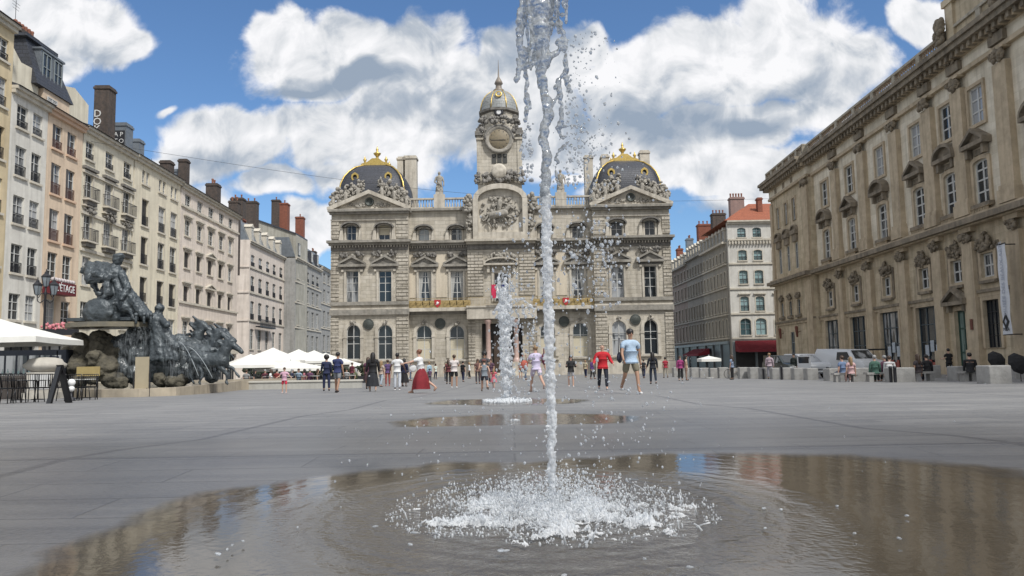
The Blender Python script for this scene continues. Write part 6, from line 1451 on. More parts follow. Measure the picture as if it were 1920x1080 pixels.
# street lanterns
def lantern(px, py_top, d, label, arms=2):
    base = Vector((at(px, py_top, d).x, d, gz(d))); H = at(px, py_top, d).z-base.z
    r_ = empty('street_lantern', base, R(10), label, 'street lamp', 'old-style street lanterns')
    g = MB(); g.lathe([(.22, 0), (.24, .3), (.14, .5), (.11, 1.2), (.07, 1.4), (.06, H-1.3), (.1, H-1.2), (.05, H-1.1), (.05, H-.75)], (0, 0, 0), 10)
    for e in (-1, 1): g.tube([(0, 0, H-1.5), (e*.25, 0, H-1.72), (e*.38, 0, H-1.6), (e*.40, 0, H-1.3)], .03, 6); g.tube([(0, 0, H-1.25), (e*.2, 0, H-1.2), (e*.35, 0, H-1.45)], .02, 5)
    g.build('post', IRON, r_)
    for x, z in ((-.40, H-1.3), (.40, H-1.3), (0, H-.85)):
        c = MB(); c.lathe([(.10, 0), (.13, .05), (.21, .5), (.23, .52)], (x, 0, z), 6, smooth=False); hd = c.build('lamp_glass', mat('lamp_glass', (.22, .25, .27), (.15, .17, .19), 5, .15), r_)
        c = MB(); c.lathe([(.24, .52), (.26, .55), (.16, .66), (.10, .70), (.08, .78), (.03, .84), (.02, .95)], (x, 0, z), 6, smooth=False)
        for k in range(6): a = math.pi/3*k; c.tube([(x+.135*math.cos(a), .135*math.sin(a), z+.05), (x+.225*math.cos(a), .225*math.sin(a), z+.52)], .012, 4)
        c.build('lamp_cap', IRON, hd)
    return r_
lantern(87, 508, 41, 'black three-headed street lantern in front of the off-white house')
lantern(299, 557, 84, 'black street lantern of which the heads show behind the kneeling bronze figure')
# black terrace chairs
CH = plain('black_chair_metal', (.012, .012, .014), .35, .3); SEATW = plain('pale_seat_pad', (.42, .42, .40), .7)
def chair(loc, rz, label):
    r_ = empty('terrace_chair', loc, rz, label, 'chair', 'black chairs by the pedestal')
    g = MB(); g.box(-.22, .22, -.21, .21, .43, .47); g.build('seat', CH, r_)
    g = MB(); g.tube([(-.22, .21, .47), (-.24, .27, .88), (.24, .27, .88), (.22, .21, .47)], .018, 6)
    for k in range(7): x = -.18+.06*k; g.tube([(x, .215, .48), (x, .27, .87)], .008, 4)
    g.build('backrest', CH, r_)
    for sx in (-1, 1):
        g = MB(); g.tube([(sx*.24, .26, .68), (sx*.27, -.18, .68), (sx*.25, -.20, .45)], .015, 5); g.build('armrest', CH, r_)
        for sy in (-1, 1): g = MB(); g.tube([(sx*.21, sy*.19, .45), (sx*.24, sy*.23, 0)], .015, 5); g.build('leg', CH, r_)
    return r_
ch0 = None
cl = ['black metal chair at the picture edge, first of the row', 'second black chair from the picture edge', 'black metal chair third from the picture edge, facing the square', 'black chair in front of the pedestal', 'black chair just before the leaning black board', 'black chair half behind the leaning black board', 'black chair next to the round white lamp', 'black chair past the round white lamp', 'last black chair of the row, towards the framed board']
for i, px in enumerate((6, 24, 43, 62, 80, 108, 126, 148, 166)):
    p = G(px, 757-i*.9); rz = R([185, 170, 178, 190, 30, 200, 150, 175, 20][i])
    if ch0 is None: ch0 = chair(p, rz, cl[0]); c_ = ch0
    else: c_ = copy_tree(ch0); c_.location = p; c_.rotation_euler = (0, 0, rz); c_['label'] = cl[i]
def table(loc, label, name='terrace_table'):
    r_ = empty(name, loc, 0, label, 'table', 'small terrace tables'); g = MB(); g.lathe([(.001, .74), (.34, .74), (.35, .72), (.34, .70), (.001, .70)], (0, 0, 0), 18); g.build('table_top', SEATW, r_)
    g = MB(); g.tube([(0, 0, .05), (0, 0, .70)], .025, 6); g.lathe([(.001, .05), (.2, .04), (.22, 0)], (0, 0, 0), 12); g.build('stand', CH, r_); return r_
for i, (px, py) in enumerate(((33, 751), (70, 750), (137, 748), (160, 747))): table(G(px, py), ['pale round table between the first black chairs', 'pale round table in front of the pedestal', 'pale round table beside the round white lamp', 'pale round table at the far end of the black chairs'][i])
p = G(118, 758); e = empty('leaning_board', (at(116, 700, 22.5).x, 22.5, gz(22.5)), R(60), 'black folding board leaning like a letter A among the chairs', 'board')
MB().prism([(.20, 0), (.27, 0), (-.03, 1.1), (-.10, 1.1)][::-1], -.13, .13).build('front_leaf', CH, e); MB().prism([(-.36, 0), (-.30, 0), (-.04, 1.05), (-.10, 1.05)][::-1], -.11, .11).build('rear_leaf', CH, e)
p = G(133, 752); e = empty('globe_lamp', p, 0, 'white lamp of two stacked globes among the black chairs', 'lamp'); g = MB(); g.ball((0, 0, .40), .10, 12); g.ball((0, 0, .60), .12, 12); g.build('globes', WHITEP, e); MB().lathe([(.14, 0), (.12, .1), (.04, .14), (.04, .3)], (0, 0, 0), 10).build('base', IRON, e)
p = G(152, 747); e = empty('wooden_crate_bar', (p.x, p.y+.6, p.z), 0, 'yellowish wooden bar panel standing behind the black chairs', 'panel'); g = MB(); g.box(-.55, .35, 0, .06, .85, 1.22); g.build('panel', mat('yellow_wood', (.36, .28, .11), (.28, .21, .09), 5, .7), e); g = MB(); g.box(-.5, -.45, 0, .05, 0, .85); g.box(.25, .3, 0, .05, 0, .85); g.build('legs', CH, e)

# ================================================================== PEOPLE
SKINS = {'light': plain('light_skin', (.50, .31, .23), .6), 'tan': plain('tan_skin', (.36, .21, .14), .6), 'dark': plain('dark_skin', (.10, .055, .038), .6)}
HAIRS = {'black': plain('black_hair', (.012, .010, .010), .5), 'brown': plain('brown_hair', (.06, .035, .022), .5), 'fair': plain('fair_hair', (.25, .16, .08), .5), 'red': plain('auburn_hair', (.16, .06, .03), .5), 'grey': plain('grey_hair', (.3, .3, .3), .5)}
EYEM = plain('eye_dark', (.02, .015, .015), .3); LIPM = plain('lips', (.32, .12, .10), .5)
_cl = {}
def cloth(c):
    key = tuple(round(x, 3) for x in c)
    if key not in _cl:
        m = mat('cloth_%d' % len(_cl), c, tuple(x*.72 for x in c), 9, .85, .3); _cl[key] = m
    return _cl[key]
def skin_obj(name, nodes, edges, mats, parent, root, extra=None, sub=1, flat=1.0):
    names = list(nodes); idx = {n: i for i, n in enumerate(names)}
    me = bpy.data.meshes.new(name); me.from_pydata([tuple(nodes[n][0]) for n in names], [(idx[a], idx[b]) for a, b in edges], [])
    for m in mats: me.materials.append(m)
    o = bpy.data.objects.new(name, me); COL.objects.link(o); o.parent = parent
    md = o.modifiers.new('skin', 'SKIN'); md.use_smooth_shade = True
    for n, v in zip(names, me.skin_vertices[0].data): r = nodes[n][1]; v.radius = (r, r) if not isinstance(r, tuple) else r; v.use_root = (n == root)
    if sub: s = o.modifiers.new('sub', 'SUBSURF'); s.levels = sub; s.render_levels = sub
    LATE.append((o, extra)); return o
def person(loc, H, face, label, top=(.5, .5, .5), bot=(.05, .05, .06), kind='trousers', topk='tshirt', skin='light', hair='black', hairk='short', shoes=(.5, .5, .5),
           L=(0, 0), Rg=(0, 0), aL=(0, 8, 10), aR=(0, 8, 10), lean=0, sit=False, look=0, group=None, build=1.0, spread=.0, cap=None, detail=True, swirl=0, lift=0):
    """L/Rg: thigh and knee angles; aL/aR: forward swing, sideways lift, elbow bend (degrees). face: direction faced, degrees from -Y"""
    s = H/1.75; r_ = empty('person', loc, R(face), label, 'person', group)
    fw = Vector((0, -1, 0)); up = Vector((0, 0, 1)); rt = Vector((-1, 0, 0))      # the person's own right is -X when facing -Y
    hipz = .92*s
    def rotx(v, a): return Matrix.Rotation(a, 3, 'X') @ v
    th, sh = .43*s, .43*s
    def leg(side, ang):
        a, kbd = R(ang[0]), R(ang[1]); hip = Vector((side*.095*s*build, 0, 0)); d1 = Vector((side*(.04+spread), -math.sin(a), -math.cos(a))).normalized(); kn = hip+d1*th
        a2 = a-kbd; d2 = Vector((side*spread*.5, -math.sin(a2), -math.cos(a2))).normalized(); an = kn+d2*sh; return hip, kn, an, a2
    lg = {1: leg(1, L), -1: leg(-1, Rg)}
    if sit: lg = {1: leg(1, (82, 86)), -1: leg(-1, (86, 80))}
    low = min(lg[1][2].z, lg[-1][2].z); hz = -low+.075*s+lift
    if sit: hz = .47
    base = Vector((0, 0, hz)); N = {}; E = []
    lr = R(lean); tor = Vector((0, -math.sin(lr), math.cos(lr)))
    pel = base+Vector((0, 0, .02*s)); wa = base+tor*.17*s; chst = base+tor*.36*s; nk = base+tor*.50*s; hd = nk+tor*.06*s+Vector((0, -.02*s, .05*s)); 
    q = s*build
    N['pel'] = (pel, (.125*q, .10*q)); N['wa'] = (wa, (.100*q, .074*q)); N['ch'] = (chst, (.105*q, .072*q)); N['nk'] = (nk, .052*s); N['jaw'] = (hd+Vector((0, -.01*s, 0)), .066*s); N['hd'] = (hd+Vector((0, 0, .085*s)), .086*s); N['top'] = (hd+Vector((0, .01*s, .135*s)), .062*s)
    E += [('pel', 'wa'), ('wa', 'ch'), ('ch', 'nk'), ('nk', 'jaw'), ('jaw', 'hd'), ('hd', 'top')]
    hands = {}; X = MB()
    for side, ang, leg_ in ((1, aL, lg[1]), (-1, aR, lg[-1])):
        t = 'l' if side > 0 else 'r'; hip, kn, an, a2 = leg_
        hip, kn, an = hip+base, kn+base, an+base
        N['hip'+t] = (hip, .088*q); N['kn'+t] = (kn, .056*s); N['an'+t] = (an, .040*s)
        toe = an+Vector((0, -.13*s, -.035*s)) if abs(a2) < .9 else an+Vector((0, -.05*s, -.12*s)); N['toe'+t] = (toe, .034*s)
        E += [('pel', 'hip'+t), ('hip'+t, 'kn'+t), ('kn'+t, 'an'+t), ('an'+t, 'toe'+t)]
        so = chst+tor*.08*s+Vector((side*.188*q, 0, -.01*s)); f, ab, el = map(R, ang)
        d1 = Vector((side*math.sin(ab), -math.sin(f)*math.cos(ab), -math.cos(f)*math.cos(ab))).normalized(); eb = so+d1*.29*s
        f2 = f+el; d2 = Vector((side*math.sin(ab)*.6, -math.sin(f2)*math.cos(ab*.6), -math.cos(f2)*math.cos(ab*.6))).normalized(); wr = eb+d2*.25*s; hn = wr+d2*.07*s
        N['so'+t] = (so, .050*q); N['el'+t] = (eb, .040*s); N['wr'+t] = (wr, .027*s); N['hn'+t] = (hn, (.036*s, .018*s))
        E += [('ch', 'so'+t), ('so'+t, 'el'+t), ('el'+t, 'wr'+t), ('wr'+t, 'hn'+t)]; hands[side] = (wr, hn, d2)
        # five separate fingers, slightly curled, and a thumb from the side of the palm
        px_ = d2.cross(Vector((side, 0, .2))).normalized()
        for i, ln in enumerate((.066, .075, .070, .055)):
            b0 = hn+px_*(-.026+.0175*i)*s+d2*.018*s; b1 = b0+d2*ln*.5*s+Vector((-side*.008*s, 0, 0)); b2 = b1+d2*ln*.42*s+Vector((-side*.022*s, 0, 0)); X.tube([b0, b1, b2], [.0095*s, .0088*s, .007*s], 5)
        b0 = wr+px_*-.028*s+d2*.03*s; X.tube([b0, b0+px_*-.022*s+d2*.025*s, b0+px_*-.026*s+d2*.052*s], [.011*s, .010*s, .008*s], 5)
    hc = hd+Vector((0, 0, .075*s))
    X.ball(hc+Vector((0, -.088*s, -.012*s)), (.014*s, .022*s, .022*s), 6)
    for e in (-1, 1): X.ball(hc+Vector((e*.082*s, .005*s, -.005*s)), (.012*s, .022*s, .032*s), 6); X.ball(hc+Vector((e*.032*s, -.078*s, .018*s)), (.013*s, .010*s, .009*s), 6, 1)
    X.ball(hc+Vector((0, -.080*s, -.050*s)), (.026*s, .009*s, .008*s), 6, 2)
    body = skin_obj('body', N, E, [SKINS[skin], EYEM, LIPM], r_, 'pel', X)
    # hair
    g = MB(); hm = HAIRS[hair]
    if hairk != 'bald':
        g.ball(hc+Vector((0, .016*s, .030*s)), (.098*s, .105*s, .098*s), 12)
        if hairk == 'long': g.cap(hc+Vector((0, .06*s, .02*s)), .085*s, nk+Vector((0, .07*s, -.10*s)), .085*s, 10); [g.cap(hc+Vector((e*.075*s, .02*s, 0)), .035*s, nk+Vector((e*.085*s, .0, -.06*s)), .035*s, 8) for e in (-1, 1)]
        if hairk == 'bun': g.ball(hc+Vector((0, .10*s, .07*s)), .045*s, 8)
        if hairk == 'afro': g.ball(hc+Vector((0, .02*s, .05*s)), .135*s, 12, 0, None, .06)
        g.build('hair', hm, r_)
    if cap is not None:
        g = MB(); g.ball(hc+Vector((0, .005*s, .05*s)), (.105*s, .11*s, .075*s), 12); g.ball(hc+Vector((0, -.12*s, .035*s)), (.07*s, .08*s, .012*s), 8); g.build('cap', cloth(cap), r_)
    # top
    Mt = {}; Et = [('pel', 'wa'), ('wa', 'ch'), ('ch', 'nk')]; th_ = 1.17 if topk != 'jacket' else 1.24
    up_ = lambda k, f=th_: (N[k][0], tuple(x*f for x in N[k][1]) if isinstance(N[k][1], tuple) else N[k][1]*f)
    for k_ in ('pel', 'wa', 'ch'): Mt[k_] = up_(k_)
    Mt['hem'] = (N['pel'][0]+Vector((0, 0, -.09*s)), (.150*q*th_, .122*q*th_)); Mt['pel'] = (N['pel'][0]+Vector((0, 0, .04*s)), (.140*q*th_, .112*q*th_)); Et = [('hem', 'pel')]+Et; Mt['wa'] = (wa, (.128*q*th_, .094*q*th_)); Mt['yk'] = (nk-tor*.065*s, (.150*q, .118*q)); Mt['nk'] = (nk+tor*.02*s, .066*s); Et = [('hem', 'pel'), ('pel', 'wa'), ('wa', 'ch'), ('ch', 'yk'), ('yk', 'nk')]
    Mt['ch'] = (chst, (.145*q*th_, .108*q*th_))
    for t, side in (('l', 1), ('r', -1)):
        Mt['so'+t] = (N['so'+t][0], .066*q*th_); frac = .62 if topk == 'tshirt' else 1.0
        if topk != 'sleeveless':
            e_ = N['so'+t][0].lerp(N['el'+t][0], frac); Mt['el'+t] = (e_, (.060 if topk == 'tshirt' else .052*th_)*s); Et += [('yk', 'so'+t), ('so'+t, 'el'+t)]
            if topk in ('long', 'jacket'): Mt['wr'+t] = (N['el'+t][0].lerp(N['wr'+t][0], .93), .040*th_*s); Et.append(('el'+t, 'wr'+t))
        else: Et.append(('yk', 'so'+t))
    skin_obj('shirt' if topk != 'jacket' else 'jacket', Mt, Et, [cloth(top)], r_, 'pel')
    # below the waist
    if kind in ('trousers', 'shorts'):
        Mb = {'pel': (N['pel'][0], (.138*q, .115*q)), 'b0': (N['pel'][0]+Vector((0, 0, .12*s)), (.126*q, .100*q))}; Eb = [('b0', 'pel')]
        for t in 'lr':
            Mb['hip'+t] = (N['hip'+t][0], .108*q); Eb.append(('pel', 'hip'+t))
            if kind == 'trousers': Mb['kn'+t] = (N['kn'+t][0], .075*s); Mb['an'+t] = (N['kn'+t][0].lerp(N['an'+t][0], .93), .062*s); Eb += [('hip'+t, 'kn'+t), ('kn'+t, 'an'+t)]
            else: Mb['kn'+t] = (N['hip'+t][0].lerp(N['kn'+t][0], .88), .092*s); Eb.append(('hip'+t, 'kn'+t))
        skin_obj(kind, Mb, Eb, [cloth(bot)], r_, 'b0')
    elif kind in ('skirt', 'dress', 'longdress'):
        g = MB(); n = 24; ln = {'skirt': .50, 'dress': .48, 'longdress': .78}[kind]*s; m_ = 8
        kx = (N['knl'][0]+N['knr'][0])/2
        vs = []
        for j in range(m_+1):
            t = j/m_; rad = (.135+.115*t**.8+swirl*math.sin(min(1, t*1.25)*math.pi*.62))*q; cx = pel+Vector((0, (kx.y-pel.y)*t*.5, .06*s-ln*t*1.0))
            for i in range(n): a = 2*math.pi*i/n; w = 1+.10*t*math.sin(a*7+1)+.05*t*math.sin(a*4)+swirl*t*.6*math.cos(a-.6); vs.append(cx+Vector((rad*w*math.cos(a), rad*w*.82*math.sin(a), .05*swirl*math.sin(3*a))))
        g.add(vs, [(j*n+i, (j+1)*n+i, (j+1)*n+(i+1) % n, j*n+(i+1) % n) for j in range(m_) for i in range(n)], 0, True); g.build('skirt', cloth(bot), r_)
    for t in 'lr':
        g = MB(); a, b_ = N['an'+t][0], N['toe'+t][0]; g.cap(a+Vector((0, .02*s, -.035*s)), .042*s, b_+Vector((0, 0, -.004*s)), .036*s, 8); g.build('shoe', cloth(shoes), r_)
    return r_, hands, N, s
def ppl(px, pyf, htop, face, label, fix=None, **kw):
    """person whose feet are at the pixel (px, pyf) and whose head top reaches htop"""
    H = fix or 1.72; d = H*FPX/(pyf-htop)*1.01; global LASTP; LASTP = Vector((at(px, pyf, d).x, d, gz(d)))
    return person(LASTP, H, face, label, **kw)
def shoulder_bag(loc, rz, size, c, label, strap=None, name='bag'):
    e = empty(name, loc, rz, label, 'bag'); g = MB(); w, d_, h = size
    g.ball((0, 0, 0), (w/2, d_/2, h/2), 12, 0, 8, .05); g.build('pouch', cloth(c), e)
    g = MB(); g.tube([(-w*.4, 0, h*.3), (-w*.2, 0, h*.3+(strap or .25)), (w*.2, 0, h*.3+(strap or .25)), (w*.4, 0, h*.3)], .012, 5); g.build('strap', cloth(tuple(x*.6 for x in c)), e); return e
NAVY, WHT, BLK, JEAN, MAR, LIL = (.014, .02, .06), (.72, .72, .72), (.012, .012, .014), (.10, .13, .19), (.10, .02, .03), (.55, .50, .66)
# the two in navy
ppl(612, 734, 667, 200, 'person in a long navy top and dark leggings beside a man in grey shorts', top=NAVY, bot=NAVY, kind='trousers', topk='long', hair='black', hairk='afro', L=(6, 4), Rg=(-8, 4), aL=(20, 6, 40), aR=(10, 6, 20), shoes=BLK)
ppl(633, 735, 658, 165, 'man in a navy shirt and grey shorts with the person in navy leggings', top=(.03, .04, .12), bot=(.22, .23, .25), kind='shorts', topk='tshirt', hair='black', skin='tan', L=(8, 6), Rg=(-14, 8), aL=(30, 8, 60), aR=(0, 6, 15), shoes=(.05, .04, .04))
ppl(533, 737, 688, 0, 'small child in a pink top and bright red shorts by the low pale wall', fix=1.12, top=(.62, .38, .48), bot=(.62, .05, .09), kind='shorts', hair='brown', L=(4, 4), Rg=(-4, 4), aL=(10, 40, 70), aR=(10, 35, 60), shoes=(.6, .5, .5), spread=.05)
# the group near the centre-left
ppl(690, 732, 671, 180, 'person in a maroon blouse and dark skirt walking beside the one in black', top=(.14, .05, .09), bot=(.05, .025, .03), kind='skirt', hair='brown', hairk='long', L=(16, 6), Rg=(-14, 12), aL=(14, 8, 30), aR=(-10, 8, 10), shoes=BLK, skin='tan')
ppl(699, 735, 661, 190, 'person all in black with a long skirt and long hair, seen from behind', top=BLK, bot=(.02, .022, .028), kind='longdress', topk='long', hair='black', hairk='long', L=(8, 4), Rg=(-10, 8), aL=(5, 8, 20), aR=(5, 8, 20), shoes=(.4, .35, .3), build=1.15)
ppl(715, 730, 680, 150, 'small person in a beige top and pale jeans next to the one in black', fix=1.6, top=(.42, .34, .28), bot=(.36, .42, .48), hair='fair', hairk='long', L=(12, 6), Rg=(-12, 10), shoes=(.1, .1, .1))
ppl(745, 732, 661, 180, 'man in white trousers and a white shirt with a round purple print', top=WHT, bot=(.55, .58, .63), hair='black', skin='dark', L=(4, 3), Rg=(-4, 3), aL=(5, 24, 20), aR=(5, 24, 20), shoes=WHT)
pr_ = empty('purple_print', p+Vector((0, -.17, .0)), 0, 'round purple emblem on the back of the man in white', 'emblem') if False else None
ppl(727, 728, 678, 200, 'person in a purple top half hidden beside the man in white trousers', top=(.10, .06, .16), bot=(.30, .08, .07), kind='trousers', hair='brown', skin='tan', shoes=(.5, .2, .2))
ppl(758, 729, 676, 160, 'person in dark navy clothes just behind the man in white trousers', top=NAVY, bot=BLK, kind='longdress', topk='long', hair='black', hairk='long', shoes=BLK, build=1.1)
# woman with the red skirt: arm flung out, skirt swirling
o, hd_, N_, s_ = ppl(790, 742, 655, 250, 'person in a white top and swirling dark red skirt with one arm held out', top=WHT, bot=(.20, .012, .02), kind='longdress', hair='red', hairk='bun', L=(34, 22), Rg=(-26, 30), aL=(60, 40, 20), aR=(30, 10, 60), lean=8, swirl=.13, shoes=(.45, .28, .2))
p = LASTP; shoulder_bag(p+Vector((-.30, -.12, .92)), R(10), (.28, .10, .28), (.62, .62, .62), 'white cloth bag held by the person in the swirling red skirt')
ppl(806, 722, 694, 0, 'small child in a purple top behind the person in the red skirt', fix=1.15, top=(.12, .07, .13), bot=(.08, .08, .1), hair='black', skin='dark')
ppl(852, 731, 668, 180, 'person in a white t-shirt and black shorts with white shoes, hands in front', top=(.66, .60, .58), bot=BLK, kind='shorts', hair='brown', L=(3, 3), Rg=(-3, 3), aL=(30, 8, 80), aR=(30, 8, 80), shoes=WHT, spread=.03, skin='tan')
ppl(841, 722, 676, 200, 'person in dark red seen just behind the one in black shorts', top=(.12, .03, .035), bot=BLK, hair='brown', hairk='long', skin='tan', shoes=BLK)
# by the farther jet
ppl(909, 741, 678, 190, 'child in a grey vest and dark shorts running toward the farther jet', fix=1.3, top=(.20, .23, .26), bot=(.03, .035, .05), kind='shorts', topk='sleeveless', hair='brown', L=(30, 20), Rg=(-20, 40), aL=(30, 15, 60), aR=(-20, 15, 40), lean=8, shoes=(.2, .15, .12), cap=(.25, .06, .06))
ppl(926, 729, 692, 160, 'small child in a bright pink-red dress close to the farther jet', fix=.95, top=(.62, .14, .18), bot=(.60, .16, .20), kind='dress', hair='fair', hairk='long', L=(10, 5), Rg=(-10, 5), aL=(20, 50, 30), aR=(20, 50, 30), shoes=(.5, .3, .3), swirl=.05)
ppl(909, 719, 650, 0, 'person in a black top with dark curls standing behind the child in the grey vest', top=(.07, .065, .07), bot=(.16, .10, .09), kind='skirt', hair='black', hairk='afro', aL=(30, 10, 70), aR=(20, 10, 30), skin='tan', shoes=BLK)
ppl(896, 716, 669, 20, 'person in a brown top next to the curly-haired one', top=(.14, .07, .06), bot=(.06, .05, .06), hair='brown', hairk='long', skin='tan', shoes=BLK)
ppl(921, 715, 668, 340, 'person in a dark floral top beside the town hall steps', top=(.10, .05, .08), bot=BLK, hair='brown', hairk='long', shoes=BLK)
# behind the tall jet: lilac
ppl(1006, 722, 630, 195, 'person in a lilac shirt and lilac shorts stepping behind the tall jet', top=LIL, bot=(.58, .50, .62), kind='shorts', hair='fair', skin='light', L=(28, 14), Rg=(-26, 34), aL=(20, 14, 50), aR=(-18, 20, 30), lean=6, shoes=(.45, .3, .25))
p = LASTP; shoulder_bag(p+Vector((.28, .02, 1.15)), R(80), (.30, .16, .42), (.16, .02, .05), 'dark wine-red backpack on the person in lilac'); shoulder_bag(p+Vector((-.42, 0, .95)), 0, (.26, .14, .34), (.42, .10, .07), 'reddish-orange bag hanging in front of the person in lilac')
# right of the jets
ppl(1071, 722, 662, 0, 'small person in a black hooded top and grey shorts over black leggings', fix=1.5, top=(.02, .02, .022), bot=(.40, .40, .42), kind='shorts', topk='jacket', hair='black', hairk='long', L=(8, 6), Rg=(-8, 8), aL=(25, 10, 80), aR=(25, 10, 80), shoes=WHT)
ppl(1131, 728, 640, 0, 'bald man in a bright red jacket and dark jeans walking across the square', top=(.50, .015, .025), bot=(.018, .022, .035), topk='jacket', hairk='bald', hair='grey', L=(14, 6), Rg=(-12, 14), aL=(10, 20, 55), aR=(10, 20, 55), shoes=(.35, .35, .37), skin='light', build=1.12)
o, hd_, N_, s_ = ppl(1184, 739, 613, 14, 'tall man in a pale blue t-shirt and khaki shorts striding with a dark bag', fix=1.84, top=(.40, .52, .66), bot=(.20, .18, .13), kind='shorts', hair='black', skin='tan', L=(20, 8), Rg=(-14, 28), aL=(-16, 14, 14), aR=(18, 14, 30), shoes=WHT, lean=2, build=1.08)
p = LASTP; shoulder_bag(p+Vector((-.30, -.03, 1.0)), R(70), (.34, .14, .30), (.025, .028, .05), 'dark shoulder bag at the hip of the tall man in pale blue', .45)
ppl(1225, 720, 659, 180, 'person in black with long black hair walking away, near the block row', top=(.012, .014, .022), bot=(.02, .03, .05), topk='long', hair='black', hairk='long', L=(8, 4), Rg=(-10, 10), aL=(5, 14, 40), aR=(5, 10, 20), shoes=BLK)
# right-hand side among the blocks
def bench(px0, px1, d, label):
    x0, x1 = at(px0, 700, d).x, at(px1, 700, d).x; e = empty('stone_bench', (x0, d, gz(d)), 0, label, 'bench', 'plain stone benches behind the blocks'); MB().box(0, x1-x0, -.02, .42, .34, .44).build('seat', mat('bench_stone', (.34, .33, .31), (.25, .245, .235), 3, .85), e)
    for x in (.1, x1-x0-.3): MB().box(x, x+.2, .02, .38, 0, .34).build('leg', mat('bench_stone', (.34, .33, .31)), e)
bench(1804, 1836, 33.6, 'stone bench under the hunched person in black'); bench(1706, 1756, 36.3, 'stone bench of the pair by the tan palace'); bench(1564, 1612, 37.3, 'stone bench in front of the white van'); bench(1626, 1684, 36.4, 'stone bench of the three people in green, plum and white')
ppl(1781, 701, 646, 180, 'person in black top and shorts with white shoes, standing between two concrete blocks', top=BLK, bot=BLK, kind='shorts', hair='black', aL=(20, 10, 80), aR=(20, 10, 80), shoes=WHT, spread=.04)
def seated(px, py, d, face, label, **kw): return person((at(px, py, d).x, d, gz(d)+.0), kw.pop('H', 1.7), face, label, sit=True, **kw)
seated(1820, 700, 33.5, 150, 'person in black hunched on a concrete block', top=BLK, bot=BLK, topk='long', lean=22, hair='black', shoes=BLK, H=1.75)
seated(1722, 700, 36, 200, 'seated person with a white bag on the lap, by the tan palace', top=(.05, .04, .045), bot=BLK, hair='brown', hairk='long', skin='tan', shoes=BLK)
seated(1740, 700, 36.5, 170, 'seated person in black next to the one with the white bag', top=BLK, bot=(.02, .025, .04), hair='black', topk='long', lean=12, shoes=BLK)
seated(1596, 700, 37, 180, 'seated person in a pale pink top in front of the white van', top=(.55, .36, .36), bot=(.5, .32, .3), hair='fair', hairk='long', H=1.6, shoes=WHT)
seated(1580, 700, 38, 200, 'seated person in a blue checked shirt in front of the white van', top=(.14, .20, .33), bot=(.08, .10, .15), hair='brown', H=1.75, shoes=BLK)
seated(1641, 700, 36.5, 170, 'seated person in a dull green coat', top=(.06, .13, .10), bot=(.05, .1, .085), topk='jacket', hair='grey', shoes=BLK)
seated(1660, 700, 37.5, 190, 'seated person in a plum jacket beside the green coat', top=(.10, .04, .07), bot=BLK, topk='jacket', hair='grey', shoes=BLK)
seated(1668, 700, 36, 150, 'seated person with white sleeves leaning forward', top=(.6, .6, .6), bot=(.1, .08, .08), topk='long', lean=25, hair='brown', shoes=BLK)
ppl(1517, 704, 664, 90, 'person in black at the open door of the white car', top=BLK, bot=BLK, topk='long', hair='black', shoes=BLK)
for i, (px, pyf, top, bot, lab) in enumerate(((1276, 704, (.30, .04, .16), BLK, 'person in magenta at the mouth of the side street'), (1287, 705, (.45, .33, .26), (.3, .2, .16), 'person in beige next to the magenta one'),
        (1444, 705, (.45, .36, .40), (.3, .3, .33), 'person in pale pink under the end of the wide awning'), (1373, 705, (.20, .25, .35), BLK, 'blue-shirted person at the corner pillar of the cafe'), (1490, 704, (.03, .04, .035), BLK, 'person in dark green by the dark car'))):
    p = G(px, pyf); p = Vector((at(px, pyf, 52).x, 52, gz(52))); person(p, 1.66+.04*(i % 3), (i*77) % 360, lab, top=top, bot=bot, hair=['brown', 'black', 'fair'][i % 3], hairk=['short', 'long'][i % 2], topk=['long', 'tshirt'][i % 2], skin=['light', 'tan'][i % 2], shoes=BLK, group='people at the edge of the square')
# small crowd before the town hall
rn = random.Random(21)
crowd = ((805, 'pale blue', (.35, .5, .6)), (817, 'white and green', (.6, .65, .58)), (836, 'dark grey', (.06, .06, .065)), (868, 'black', BLK), (880, 'white', WHT), (948, 'olive', (.1, .11, .05)), (976, 'rust', (.3, .1, .05)), (985, 'teal', (.05, .2, .2)),
         (1098, 'sand', (.45, .38, .26)), (1110, 'deep violet', (.09, .04, .16)), (1207, 'charcoal', (.03, .03, .035)), (1248, 'crimson', (.35, .03, .05)), (770, 'pale lilac', (.5, .45, .6)), (660, 'wine', (.14, .03, .05)))
for i, (px, cn, c) in enumerate(crowd):
    d = rn.uniform(60, 84); p = Vector((at(px, 700, d).x, d, gz(d))); st = i % 3 == 1
    person(p, rn.uniform(1.58, 1.78), rn.uniform(0, 360), 'small distant person with a %s top in front of the town hall' % cn, top=c, bot=rn.choice([BLK, NAVY, JEAN, (.3, .27, .22)]), kind=rn.choice(['trousers', 'trousers', 'shorts']), topk=rn.choice(['tshirt', 'long']), hair=rn.choice(['brown', 'black', 'fair']), hairk=rn.choice(['short', 'long']), skin=rn.choice(['light', 'tan']), shoes=BLK, L=(rn.uniform(0, 18), 8), Rg=(-rn.uniform(0, 18), 10), group='people in front of the town hall')
